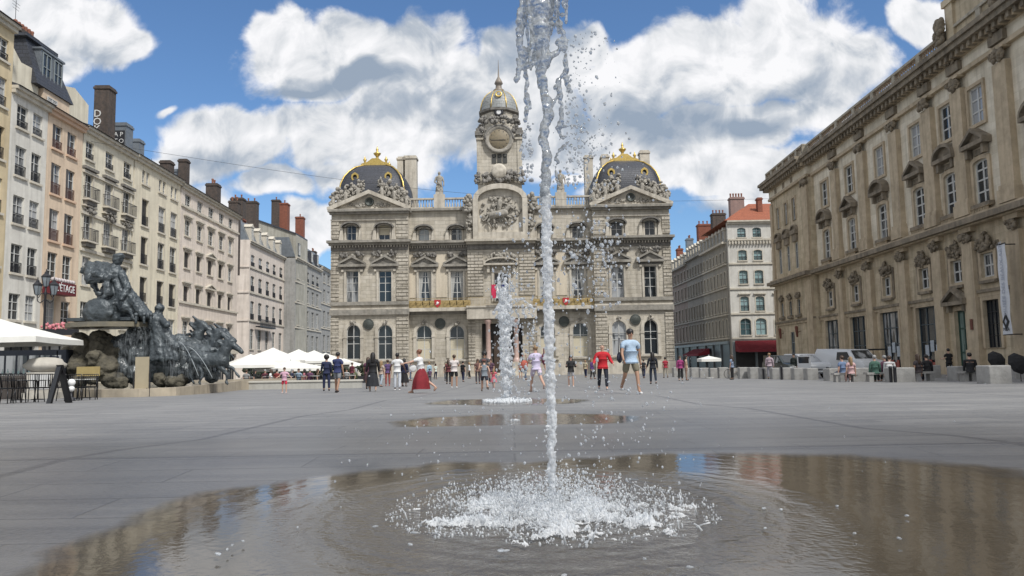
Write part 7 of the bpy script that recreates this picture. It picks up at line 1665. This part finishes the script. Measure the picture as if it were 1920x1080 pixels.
# guests under the cafe parasols
gs = ((462, 53, 'grey', (.25, .25, .25)), (478, 55, 'black', BLK), (497, 56, 'wine', (.15, .03, .05)), (508, 53, 'white', WHT), (519, 57, 'dark red', (.2, .03, .03)), (548, 56, 'navy', NAVY), (560, 53, 'light blue', (.3, .4, .5)), (571, 57, 'rose', (.4, .15, .18)), (581, 55, 'plum', (.12, .05, .1)), (596, 58, 'brown', (.12, .08, .05)), (650, 60, 'pale grey', (.45, .45, .45)), (667, 62, 'olive green', (.1, .12, .05)))
for i, (px, d, cn, c) in enumerate(gs):
    p = Vector((at(px, 700, d).x, d, gz(d))); person(p, 1.7, [180, 90, 0, 270][i % 4], 'cafe guest with a %s top seated under the ivory parasols' % cn, top=c, bot=BLK, sit=True, hair=['brown', 'black', 'grey'][i % 3], hairk=['short', 'long'][i % 2], shoes=BLK, group='guests of the cafe')
ch_c = None
for i, (px, d) in enumerate([(g_[0], g_[1]) for g_ in gs]):
    loc = (at(px, 700, d).x, d+.05, gz(d)); lab = 'dark cafe chair under the guest with the %s top' % gs[i][2]
    c_ = copy_tree(ch0); c_.location = loc; c_.rotation_euler = (0, 0, R([0, 270, 180, 90][i % 4])); c_['label'] = lab; c_['group'] = 'chairs of the cafe'; c_.name = 'cafe_chair'
for i in range(6):
    px, d = (470, 502, 540, 566, 590, 658)[i], 54; table((at(px, 700, d+1).x, d+1, gz(d+1)), 'round cafe table beside the guest in %s' % ('grey', 'white', 'navy', 'rose', 'brown', 'pale grey')[i], 'cafe_table')
hd = empty('cafe_hedge_box', (at(455, 700, 66).x, 66, gz(66)), R(5), 'long dark planter box behind the cafe guests', 'planter'); g = MB(); g.box(0, 11, 0, .5, 0, .6); g.build('box', IRON, hd); g = MB(); rr_ = random.Random(2); [g.ball((rr_.uniform(0, 11), .25+rr_.uniform(-.15, .15), .6+rr_.uniform(0, .9)), rr_.uniform(.08, .22), 6, 0, 4, .3) for _ in range(240)]; g.build('hedge', mat('dark_hedge_leaves', (.03, .045, .02), (.015, .02, .012), 9, .8, .8), hd)

# ================================================================== CONCRETE BLOCKS, POSTS
CON = mat('grey_granite_block', (.36, .355, .34), (.25, .245, .235), 3, .85, .3, stain=.4)
def rblock(w, d_, h, r=.06):
    bm = bmesh.new(); bmesh.ops.create_cube(bm, size=1); bmesh.ops.scale(bm, vec=(w, d_, h), verts=bm.verts); bmesh.ops.translate(bm, vec=(0, 0, h/2), verts=bm.verts)
    top = [e for e in bm.edges if all(v.co.z > .01 for v in e.verts) or abs(e.verts[0].co.z-e.verts[1].co.z) > .1]
    bmesh.ops.bevel(bm, geom=top, offset=r, segments=3, affect='EDGES', profile=.5); me = bpy.data.meshes.new('concrete_block'); bm.to_mesh(me); bm.free(); me.materials.append(CON); return me
pos = [(1272, 707, 17, 18), (1288, 707, 14, 17), (1304, 707.5, 15, 18), (1322, 708, 17, 18), (1340, 708.5, 16, 18), (1358, 709, 17, 20), (1377, 709.5, 17, 19), (1397, 710, 18, 21), (1416, 710, 18, 21), (1437, 710.5, 19, 21), (1458, 711, 18, 21), (1478, 711.5, 19, 22), (1500, 712, 20, 22), (1525, 712.5, 21, 22), (1571, 714, 34, 23), (1625, 715, 40, 25), (1695, 716.5, 44, 27), (1753, 709, 24, 24), (1811, 714, 36, 27), (1876, 719.5, 44, 34), (1918, 711, 30, 26), (1655, 707, 22, 20)]
ord_ = ['beside the town hall corner', 'second from the town hall corner', 'below the small crimson awning', 'in front of the dim shop fronts', 'fifth from the town hall corner', 'by the corner pillar of the cafe', 'at the near end of the wide awning', 'under the middle of the wide awning', 'in front of the cafe door panel', 'under the far end of the wide awning', 'between the wide awning and the dark car', 'in front of the dark car', 'in front of the white car', 'between the white car and the van', 'long one in front of the white van', 'long one before the person in the green coat', 'large one below the red shop display', 'small one behind, below the seated pair in black', 'low wide one near the person in black shorts', 'largest and nearest, with two black posts', 'at the picture edge beyond the nearest one', 'small one set back behind the plum jacket']
for i, (px, pb, w, h) in enumerate(pos):
    p = G(px, pb); k = p.y/FPX; o = bpy.data.objects.new('concrete_block', rblock(w*k, min(w*k, .75), h*k, .05)); COL.objects.link(o); o.location = p+Vector((0, .35, 0)); o.rotation_euler = (0, 0, R(random.uniform(-5, 5)))
    tag(o, 'grey concrete block, '+ord_[i], 'concrete block', 'concrete blocks along the edge of the square')
def bollard(px, pb, h, label, r=.07):
    p = G(px, pb); k = p.y/FPX; o = MB().lathe([(r, 0), (r, h*k*.86), (r*1.15, h*k*.88), (r*1.15, h*k*.95), (r*.6, h*k), (.001, h*k)], (0, 0, 0), 10).build('bollard', IRON); o.location = p; tag(o, label, 'bollard', 'black posts among the blocks')
for px, pb, h, lab in ((1862, 719.5, 33, 'outer of the two black posts at the largest block'), (1870, 719.5, 33, 'inner of the two black posts at the largest block'), (1466, 712, 26, 'thin black post left of the dark car'), (1553, 714, 26, 'black post between the small blocks and the long one'), (1671, 717, 30, 'dark post at the end of the large block'), (1679, 717, 30, 'second dark post at the end of the large block'), (1432, 711, 20, 'short black post under the wide awning')): bollard(px, pb, h, lab)
# two black umbrellas resting on blocks
for px, py, d, lab, sz in ((1871, 674, 33, 'open round black umbrella seen edge-on above the largest block', .42), (1912, 680, 31, 'open black umbrella at the picture edge', .46)):
    c = at(px, py, d); e = empty('umbrella', (c.x, c.y, gz(d)), 0, lab, 'umbrella', 'black umbrellas'); hh = c.z-gz(d); g = MB()
    g.lathe([(.001, .16), (sz*.4, .13), (sz*.8, .03), (sz, -.1)], (0, 0, 0), 8, smooth=False); q = g.build('canopy', cloth(BLK), e); q.location = (0, 0, hh); q.rotation_euler = (R(70), 0, R(10)); MB().tube([(0, 0, 0), (0, 0, hh)], .015, 6).build('shaft', IRON, e)

# ================================================================== VEHICLES
PWH = mat('white_car_paint', (.62, .63, .64), (.56, .57, .58), 1, .3); PDK = mat('dark_car_paint', (.035, .045, .042), (.025, .03, .03), 1, .25)
TYRE = plain('tyre_rubber', (.015, .015, .016), .8); RIMM = plain('wheel_rim', (.35, .35, .36), .35, .6); HL = plain('headlight_glass', (.6, .62, .62), .1); RED_L = plain('rear_light', (.35, .01, .01), .2)
def vehicle(loc, rz, label, cat, prof, W, paint, glassz, wheels, name, group=None, wr=.33, front=None):
    """prof: side outline (x, z), nose toward +x; the cabin narrows toward the roof"""
    e = empty(name, loc, rz, label, cat, group); bm = bmesh.new(); zmax = max(z for x, z in prof); zb = glassz[0]
    rings = []
    for y in (-1, 1):
        rings.append([bm.verts.new((x, y*W/2*(1-.16*max(0, (z-zb))/(zmax-zb)), z)) for x, z in prof])
    bm.faces.new(rings[0]); bm.faces.new(list(reversed(rings[1]))); n = len(prof)
    for i in range(n): bm.faces.new([rings[0][i], rings[1][i], rings[1][(i+1) % n], rings[0][(i+1) % n]])
    bmesh.ops.recalc_face_normals(bm, faces=bm.faces); bmesh.ops.bevel(bm, geom=list(bm.edges), offset=.05, segments=2, affect='EDGES', profile=.5)
    me = bpy.data.meshes.new('body'); bm.to_mesh(me); bm.free(); me.materials.append(paint); [setattr(p_, 'use_smooth', True) for p_ in me.polygons]; o = bpy.data.objects.new('body', me); COL.objects.link(o); o.parent = e
    def hw(z): return W/2*(1-.16*max(0, (z-zb))/(zmax-zb))
    z0, z1, sides, (fx0, fz0, fx1, fz1), (rx0, rz0, rx1, rz1) = glassz[0], glassz[1], glassz[2], glassz[3], glassz[4]
    for sy in (-1, 1):
        for (a, b_, c, d_) in sides:      # x bottom-rear, bottom-front, top-front, top-rear
            g = MB(); q = [(a, sy*(hw(z0+.04)+.012), z0+.04), (b_, sy*(hw(z0+.04)+.012), z0+.04), (c, sy*(hw(z1-.05)+.012), z1-.05), (d_, sy*(hw(z1-.05)+.012), z1-.05)]; g.poly(q if sy < 0 else q[::-1]); g.build('side_window', GLD, e)
    for (xa, za, xb, zb_), nm in (((fx0, fz0, fx1, fz1), 'windscreen'), ((rx0, rz0, rx1, rz1), 'rear_window')):
        s = 1 if nm == 'windscreen' else -1; g = MB(); off = s*.03; q = [(xa+off, -hw(za)*.86, za), (xa+off, hw(za)*.86, za), (xb+off, hw(zb_)*.84, zb_), (xb+off, -hw(zb_)*.84, zb_)]; g.poly(q if s > 0 else q[::-1]); g.build(nm, GLD, e)
    for x in wheels:
        for sy in (-1, 1):
            g = MB(); g.lathe([(wr*.62, -.1), (wr*.94, -.1), (wr, -.06), (wr, .06), (wr*.94, .1), (wr*.62, .1)], (0, 0, 0), 20); w = g.build('wheel', TYRE, e); w.location = (x, sy*(W/2-.1), wr); w.rotation_euler = (R(90), 0, 0)
            g = MB(); g.lathe([(.001, -sy*-.085 if sy > 0 else .085), (wr*.3, .09), (wr*.63, .06)], (0, 0, 0), 14); r2 = g.build('rim', RIMM, w); r2.rotation_euler = (0, R(180) if sy > 0 else 0, 0)
    xf = max(x for x, z in prof if z < .9); xr = min(x for x, z in prof if z < .9)
    for sy in (-1, 1):
        g = MB(); g.ball((xf-.06, sy*(W/2-.24), .72), (.08, .17, .09), 8); g.build('headlight', HL, e); g = MB(); g.box(xr-.015, xr+.05, sy*(W/2-.08), sy*(W/2-.26), .75, 1.05); g.build('tail_light', RED_L, e)
        g = MB(); g.ball((fx0-.25, sy*(W/2+.1), z0+.12), (.06, .11, .08), 8); g.build('wing_mirror', paint, e)
    g = MB(); g.box(xf-.02, xf+.03, -W*.32, W*.32, .38, .58); g.build('grille', TYRE, e); g = MB(); g.box(xf+.031, xf+.04, -.26, .26, .40, .51); g.build('number_plate', WHITEP, e)
    return e
d = 52
vehicle((at(1532, 690, d).x, d+2, gz(d)), R(-86), 'white family car facing the square, with its driver-side door open', 'car', [(-2.1, .3), (2.1, .3), (2.2, .75), (2.05, .98), (1.25, 1.08), (.45, 1.62), (-1.75, 1.66), (-2.15, 1.1), (-2.2, .6)], 1.82, PWH, (1.06, 1.6, [(-1.7, -.45, -.45, -1.55), (-.38, 1.0, .35, -.38)], (1.22, 1.1, .5, 1.58), (-2.12, 1.14, -1.8, 1.58)), (-1.35, 1.4), 'family_car')
g = empty('open_car_door', (at(1508, 690, 51).x, 51, gz(51)), R(-60), 'opened white car door beside the white family car', 'car door'); q = MB(); q.box(-.5, .5, -.05, .05, .35, 1.0); q.box(-.5, -.42, -.045, .045, 1.0, 1.5); q.box(.42, .5, -.045, .045, 1.0, 1.3); q.box(-.5, .5, -.045, .045, 1.42, 1.5); q.build('door_skin', PWH, g); MB().box(-.41, .41, -.02, .02, 1.0, 1.42).build('pane', GLD, g)
vehicle((at(1600, 690, d-1).x, d-.5, gz(d)), R(-72), 'tall white delivery van parked at the foot of the tan palace', 'van', [(-2.3, .32), (2.3, .32), (2.35, .8), (2.15, 1.08), (1.45, 1.22), (.85, 1.85), (-2.2, 1.95), (-2.35, 1.7), (-2.35, .6)], 1.88, PWH, (1.15, 1.75, [(-.15, 1.2, .78, -.15)], (1.4, 1.25, .92, 1.8), (-2.35, 1.2, -2.33, 1.7)), (-1.5, 1.45), 'delivery_van')
vehicle((at(1486, 690, d+1).x, d+2, gz(d)), R(-85), 'dark green-black car behind the concrete blocks, next to the white car', 'car', [(-2.1, .3), (2.1, .3), (2.2, .72), (2.05, .95), (1.25, 1.05), (.4, 1.55), (-1.6, 1.57), (-2.15, 1.08), (-2.2, .6)], 1.82, PDK, (1.02, 1.52, [(-1.55, -.45, -.45, -1.4), (-.38, 1.0, .3, -.38)], (1.22, 1.07, .46, 1.5), (-2.12, 1.1, -1.66, 1.5)), (-1.35, 1.4), 'family_car')
# roof of a market cart behind the van
c = at(1612, 655, 54); e = empty('awning_frame', (c.x, 54, gz(54)), R(10), 'flat dark canopy on thin posts behind the white van', 'canopy'); h = c.z-gz(54); MB().box(-1.6, 1.6, -.8, .8, h-.08, h+.02).build('canopy', IRON, e)
for x in (-1.5, 1.5):
    for y in (-.7, .7): MB().tube([(x, y, 0), (x, y, h-.08)], .03, 6).build('post', IRON, e)
# bicycle among the blocks
def bicycle(loc, rz, label):
    e = empty('bicycle', loc, rz, label, 'bicycle')
    for x in (-.5, .5):
        g = MB(); g.tube([(x+.33*math.cos(a*math.pi/10), 0, .34+.33*math.sin(a*math.pi/10)) for a in range(21)], .018, 5, caps=False); w = g.build('wheel', TYRE, e)
        g = MB(); [g.tube([(x, 0, .34), (x+.32*math.cos(a*math.pi/5), 0, .34+.32*math.sin(a*math.pi/5))], .003, 3) for a in range(10)]; g.build('spokes', RIMM, w)
    g = MB(); [g.tube(pp, .016, 6) for pp in ([(-.5, 0, .34), (-.1, 0, .3), (-.2, 0, .82)], [(-.1, 0, .3), (.36, 0, .72), (-.17, 0, .76)], [(-.5, 0, .34), (-.18, 0, .76)], [(.5, 0, .34), (.35, 0, .85)])]; g.build('frame', plain('bike_paint', (.35, .28, .2), .4), e)
    g = MB(); g.ball((-.2, 0, .86), (.13, .07, .035), 8); g.build('saddle', TYRE, e); g = MB(); g.tube([(.25, -.25, .92), (.35, -.1, .9), (.35, .1, .9), (.25, .25, .92)], .014, 6); g.build('handlebar', IRON, e)
bicycle(G(1376, 709.5)+Vector((0, -.3, 0)), R(8), 'bicycle leaning at the concrete blocks in front of the corner cafe')
# small cafe parasol in the side street
c = at(1329, 670, 60); parasol((c.x, 60, gz(60)), c.z-gz(60)-.1, c.z-gz(60)+.12, .75, 0, 'small cream parasol in front of the dim side-street shops', None)
# overhead wire over the square
g = MB(); a, b_ = at(150, 262, 62), at(1450, 372, 96); n = 30; g.tube([a.lerp(b_, i/n)+Vector((0, 0, -2.2*math.sin(math.pi*i/n))) for i in range(n+1)], .014, 4); o = g.build('overhead_wire', IRON); tag(o, 'thin dark wire strung high across the square', 'wire')

# ================================================================== WATER JETS
def water_mat(name, tint=(.95, .96, .97), white=.25, rough=.03, dcol=(.86, .88, .90)):
    m = bpy.data.materials.new(name); m.use_nodes = True; nt = m.node_tree; L = nt.links; nt.nodes.clear()
    out = _n(nt, 'ShaderNodeOutputMaterial'); g = _n(nt, 'ShaderNodeBsdfGlass'); g.inputs['IOR'].default_value = 1.33; g.inputs['Roughness'].default_value = rough; g.inputs['Color'].default_value = (*tint, 1)
    d = _n(nt, 'ShaderNodeBsdfDiffuse'); d.inputs['Color'].default_value = (*dcol, 1); t = _n(nt, 'ShaderNodeBsdfTranslucent'); t.inputs['Color'].default_value = (*dcol, 1)
    a = _n(nt, 'ShaderNodeMixShader'); a.inputs[0].default_value = .5; L.new(d.outputs[0], a.inputs[1]); L.new(t.outputs[0], a.inputs[2])
    tc = _n(nt, 'ShaderNodeTexCoord'); no = _n(nt, 'ShaderNodeTexNoise'); no.inputs['Scale'].default_value = 45; no.inputs['Detail'].default_value = 3; L.new(tc.outputs['Object'], no.inputs['Vector'])
    r = _n(nt, 'ShaderNodeMapRange'); r.inputs[1].default_value = .35; r.inputs[2].default_value = .65; r.inputs[3].default_value = max(0, white-.25); r.inputs[4].default_value = min(1, white+.25); L.new(no.outputs[0], r.inputs[0])
    mx = _n(nt, 'ShaderNodeMixShader'); L.new(r.outputs[0], mx.inputs[0]); L.new(g.outputs[0], mx.inputs[1]); L.new(a.outputs[0], mx.inputs[2]); L.new(mx.outputs[0], out.inputs[0]); return m
W_FROTH = water_mat('frothy_water', white=.62, rough=.12)
W_CLEAR = water_mat('clear_water', (.84, .86, .88), white=.42, rough=.06, dcol=(.60, .63, .66))  # grey diffuse share paints in what the water reflects
W_DROP = water_mat('water_drops', white=.5, dcol=(.72, .75, .78))
W_FOAM = water_mat('white_foam', white=.92, rough=.2); W_SPL = water_mat('splash_water', white=.62, rough=.1)
def drop(mb, c, r, st=1.0, seg=6):
    mb.ball(c, (r, r, r*st), seg, 0, 4, .12)
def jet1():
    rn = random.Random(3); J = JET1; d = J.y; k = d/FPX
    root = empty('water_jet', J, 0, 'tall nearest water jet, breaking into clear sheets at its top', 'water jet', 'water jets in the paving')
    def P(px, py, dy=0): return at(px, py, d+dy)-J
    cl_pts = [(1035, 975), (1035, 900), (1034, 800), (1031, 700), (1029, 600), (1026, 500), (1023, 400), (1021, 300)]
    def cl(y):
        for (x0, y0), (x1, y1) in zip(cl_pts, cl_pts[1:]):
            if y >= y1: return x0+(x1-x0)*(y0-y)/(y0-y1)
        return cl_pts[-1][0]
    # column: overlapping beads fused into one wavering rope
    g = MB(); y = 975
    while y > 350:
        w = (5.5 if y > 900 else 6.3+3.4*rn.random()*(1.25 if y < 650 else .8)); x = cl(y)+rn.uniform(-3.2, 3.2)*(1 if y < 900 else .3)
        g.ball(P(x, y, rn.uniform(-.004, .004)), (w*k*rn.uniform(.7, 1.0), w*k, rn.uniform(10, 24)*k), 8); y -= rn.uniform(3, 7)
    for _ in range(190):
        y = rn.uniform(330, 940); x = cl(y)+rn.choice((-1, 1))*rn.uniform(5, 11); g.ball(P(x, y, rn.uniform(-.015, .015)), (rn.uniform(1.4, 3.6)*k,)*3, 6)
    sculpt(g, 'column', W_FROTH, root, .0036, .012, .014, 0)
    # upper rope, strands and torn sheets
    g = MB()
    def rope(pts, r, jit=2.5, dy=0):
        for (x0, y0), (x1, y1) in zip(pts, pts[1:]):
            n = max(2, int(math.hypot(x1-x0, y1-y0)/4))
            for i in range(n):
                t = i/n; rr = r*rn.uniform(.55, 1.25); g.ball(P(x0+(x1-x0)*t+rn.uniform(-jit, jit), y0+(y1-y0)*t, dy+rn.uniform(-.006, .006)), (rr*k, rr*k, rr*k*1.4), 7)
    rope([(1021, 375), (1022, 330), (1026, 290), (1018, 262), (1022, 235), (1029, 215), (1022, 180), (1016, 150), (1014, 110), (1012, 60)], 9, 3)
    rope([(1014, 110), (1012, 60), (1008, 20), (1006, -60)], 17, 6)
    for i in range(15):    # the torn crown: tall strips hanging side by side
        x = 977+i*4.1; y1 = rn.uniform(70, 135) if 2 < i < 12 else rn.uniform(40, 100); y = -90; dy = .03*math.sin(i*1.1)
        while y < y1: g.ball(P(x+2.5*math.sin(y*.05+i), y, dy+rn.uniform(-.004, .004)), (rn.uniform(2.6, 4.4)*k, 3*k, rn.uniform(8, 15)*k), 7); y += rn.uniform(7, 15)
        if rn.random() < .0: break
    for i in range(12):
        x0 = 1032+i*4.4; y = -90; y1 = rn.uniform(0, 75)-i*2.5
        while y < y1: g.ball(P(x0-(y+90)*.06*(i/11), y, .02*math.sin(i*1.7)+rn.uniform(-.004, .004)), (rn.uniform(2.4, 4)*k, 3*k, rn.uniform(6, 11)*k), 7); y += rn.uniform(7, 14)
    for _ in range(24):
        y = rn.uniform(-80, 90); x = rn.uniform(985, 1060-abs(y)*.12); g.ball(P(x, y, rn.uniform(-.02, .02)), (rn.uniform(4, 8)*k, 4*k, rn.uniform(5, 9)*k), 7)
    rope([(975, 20), (972, 60), (973, 100), (971, 140), (966, 158)], 4.5); rope([(975, 40), (978, 90), (976, 125)], 4); rope([(985, 90), (986, 150), (988, 200), (985, 230)], 4.5); rope([(972, 130), (990, 122), (1012, 118)], 4.5); rope([(984, 185), (996, 190), (994, 202), (984, 203)], 2.5, 1)
    rope([(1050, 40), (1058, 75), (1060, 110), (1062, 150), (1070, 175)], 4.5); rope([(1030, 110), (1048, 95), (1056, 70)], 5); rope([(1040, 165), (1055, 140), (1062, 130)], 3); rope([(1030, 205), (1040, 190), (1050, 170), (1046, 150)], 4)
    rope([(1048, 150), (1052, 195), (1054, 220), (1048, 245), (1056, 262)], 4.5); rope([(1045, 240), (1070, 236), (1100, 240)], 2.6, 1.5); rope([(1050, 262), (1078, 250), (1104, 246)], 2, 1.2); rope([(1070, 300), (1095, 270), (1120, 250)], 1.8, 2); rope([(1040, 300), (1046, 285), (1056, 275), (1075, 272)], 3, 1.5)
    rope([(1076, 318), (1096, 300), (1120, 282)], 1.8, 2); rope([(1045, 300), (1042, 330), (1052, 350)], 3); rope([(1104, 300), (1098, 330), (1110, 345)], 2, 1)
    sculpt(g, 'torn_sheet', W_CLEAR, root, .0038, .008, .016, 1)
    g = MB()
    def spray(n, fx, fy, r0, r1, dyr=.12, st=(.8, 1.6)):
        for _ in range(int(n*1.5)): drop(g, P(fx(), fy(), rn.uniform(-dyr, dyr)), (r0*.6+(r1-r0*.6)*rn.random()**2)*k, rn.uniform(*st))
    G_ = rn.gauss
    spray(210, lambda: 1060+abs(G_(0, 45)), lambda: rn.uniform(60, 350), 1.0, 3.4); spray(90, lambda: G_(1100, 28), lambda: G_(285, 40), 1.0, 3.0); spray(60, lambda: rn.uniform(975, 1000), lambda: rn.uniform(230, 340), 1.2, 4)
    spray(230, lambda: G_(1110, 32), lambda: G_(490, 45), 1.0, 3.6); spray(160, lambda: G_(1060, 55), lambda: rn.uniform(340, 720), .9, 3.2); spray(90, lambda: G_(975, 30), lambda: rn.uniform(380, 700), .9, 3.0)
    spray(200, lambda: G_(1150, 75), lambda: rn.uniform(700, 930), .9, 3.0, .3); spray(110, lambda: G_(880, 110), lambda: rn.uniform(740, 930), .8, 2.6, .3); spray(40, lambda: G_(1070, 350), lambda: rn.uniform(640, 900), .7, 1.8, .3)
    o = g.build('droplets', W_DROP, root); tag(o, kind='stuff')
    # splash: broken foam and thrown-up water round the foot
    g = MB()
    for _ in range(20000):
        a = rn.uniform(0, 2*math.pi); t = rn.random()**.72; rad = .66*t; x = rad*math.cos(a); y = rad*math.sin(a)*.95
        nn = mnoise.noise(Vector((x*9, y*9, 3.1)))+.6*mnoise.noise(Vector((x*22, y*22, 7)))
        if nn+.85-t*1.15 < rn.uniform(-.15, .30): continue
        h = rn.random()**2.2*(.15*(1-t)**.9+.016)*(1+.7*nn); rr = .0009+.0036*rn.random()**3
        drop(g, (x, y, .012+h), rr, rn.uniform(.7, 2.0), 4)
    for _ in range(90):        # little crowns and arcs
        a = rn.uniform(0, 2*math.pi); rad = rn.uniform(.1, .66); x, y = rad*math.cos(a), rad*math.sin(a); h = rn.uniform(.02, .10)*(1.1-rad); e = rn.uniform(0, 6.28); l = rn.uniform(.015, .05)
        g.tube([(x, y, .005), (x+l*.4*math.cos(e), y+l*.4*math.sin(e), h*.7), (x+l*math.cos(e), y+l*math.sin(e), h)], [.004, .0025, .003], 4)
    o = g.build('splash_drops', W_SPL, root); tag(o, kind='stuff')
    # low torn sheet of foam: a fine height field with holes
    g = MB(); n = 250; S = 1.16; hts = {}
    for j in range(n+1):
        for i in range(n+1):
            x, y = (i/n-.5)*S, (j/n-.5)*S; t = math.hypot(x, y)/.56
            q = mnoise.noise(Vector((x*7, y*7, 1.7)))+.6*mnoise.noise(Vector((x*17, y*17, 4)))+.45*mnoise.noise(Vector((x*40, y*40, 9)))
            v = .62+q*.8-t*1.05
            if v > 0 and t < 1.1: hts[(i, j)] = (x, y, .006+min(v, .9)*.030*(1+.9*abs(mnoise.noise(Vector((x*90, y*90, 2)))))+rn.random()**4*.022*min(1, v*2))
    ks = list(hts); ix = {k_: m_ for m_, k_ in enumerate(ks)}
    g.add([hts[k_] for k_ in ks], [(ix[(a, b)], ix[(a+1, b)], ix[(a+1, b+1)], ix[(a, b+1)]) for a, b in ks if (a+1, b) in ix and (a+1, b+1) in ix and (a, b+1) in ix], 0, False)
    g.build('foam', W_FOAM, root)
    g = MB()
    for i in range(60):
        a = rn.uniform(0, 2*math.pi); rad = rn.uniform(.5, 1.45); x, y = rad*math.cos(a), rad*math.sin(a); l = rn.uniform(.005, .018); g.ball((x, y, .012), (l, l*rn.uniform(.3, .7), .004), 6, 0, 4, .2, rn.uniform(0, 3))
    o = g.build('bubbles', W_DROP, root); tag(o, kind='stuff')
def jet3():
    rn = random.Random(8); J = JET3; d = J.y; k = d/FPX
    root = empty('water_jet', J, 0, 'frothy white jet farther off, in front of the town hall door', 'water jet', 'water jets in the paving')
    def P(px, py, dy=0): return at(px, py, d+dy)-J
    g = MB(); y = 758
    while y > 545:
        w = 3.2+4.6*min(1, (758-y)/60)*rn.uniform(.3, 1.0); x = 950-(758-y)*.03+rn.uniform(-6, 6); g.ball(P(x, y, rn.uniform(-.05, .05)), (w*k, w*k, rn.uniform(5, 10)*k), 7); y -= 2.1
    for _ in range(160): y = rn.uniform(560, 755); g.ball(P(950+rn.gauss(0, 8), y, rn.uniform(-.1, .1)), (rn.uniform(1.5, 4.5)*k,)*3, 6)
    rn2 = rn
    for pts, r in (([(940, 560), (935, 535), (938, 510)], 4), ([(955, 560), (950, 540), (946, 520)], 4), ([(930, 580), (942, 570), (955, 575)], 5), ([(960, 600), (975, 590), (990, 575), (1005, 578)], 2), ([(1003, 580), (1000, 610), (998, 640)], 2.5), ([(955, 565), (968, 560), (985, 565), (1000, 575)], 2.2)):
        for (x0, y0), (x1, y1) in zip(pts, pts[1:]):
            for i in range(6): t = i/6; g.ball(P(x0+(x1-x0)*t+rn.uniform(-2, 2), y0+(y1-y0)*t), (r*k*rn.uniform(.6, 1.2),)*3, 6)
    sculpt(g, 'column', W_FROTH, root, .019, .05, .08, 1)
    g = MB()
    for _ in range(420): drop(g, P(950+rn.gauss(0, 12), rn.uniform(500, 757), rn.uniform(-.25, .25)), rn.uniform(.8, 2.2)*k, rn.uniform(.8, 2))
    for _ in range(110): drop(g, P(985+rn.gauss(0, 14), rn.uniform(560, 750), rn.uniform(-.25, .25)), rn.uniform(1, 3)*k, rn.uniform(.8, 1.6))
    o = g.build('droplets', W_DROP, root); tag(o, kind='stuff')
    g = MB()
    for _ in range(500): a = rn.uniform(0, 6.28); t = rn.random()**.8*.6; g.ball((t*math.cos(a)*.8, t*math.sin(a), .01+.05*(1-t)*rn.random()), (rn.uniform(.01, .04), rn.uniform(.01, .04), rn.uniform(.01, .05)), 5, 0, 4)
    o = g.build('foam', W_FOAM, root)
def jet2():
    rn = random.Random(4); J = JET2; d = J.y; k = d/FPX
    root = empty('water_jet', J, 0, 'tiny dying water jet standing in the middle puddle', 'water jet', 'water jets in the paving')
    g = MB(); g.lathe([(.05, 0), (.03, .03), (.026, .07), (.018, .11), (.006, .135)], (0, 0, .008), 10)
    for _ in range(14): a = rn.uniform(0, 6.28); t = rn.uniform(.02, .07); g.ball((t*math.cos(a), t*math.sin(a), .012), .012, 6)
    sculpt(g, 'column', W_FROTH, root, .006, .008, .02, 0)
    g = MB(); g.tube([(.055*8, -1.0, .0), (.055*8+.02, -1.0, .35)], .006, 5) if False else [drop(g, (rn.gauss(0, .15), rn.gauss(0, .15), rn.uniform(0, .25)), .005) for _ in range(30)]; o = g.build('droplets', W_DROP, root); tag(o, kind='stuff')
jet1(); jet3(); jet2()

bake_all()
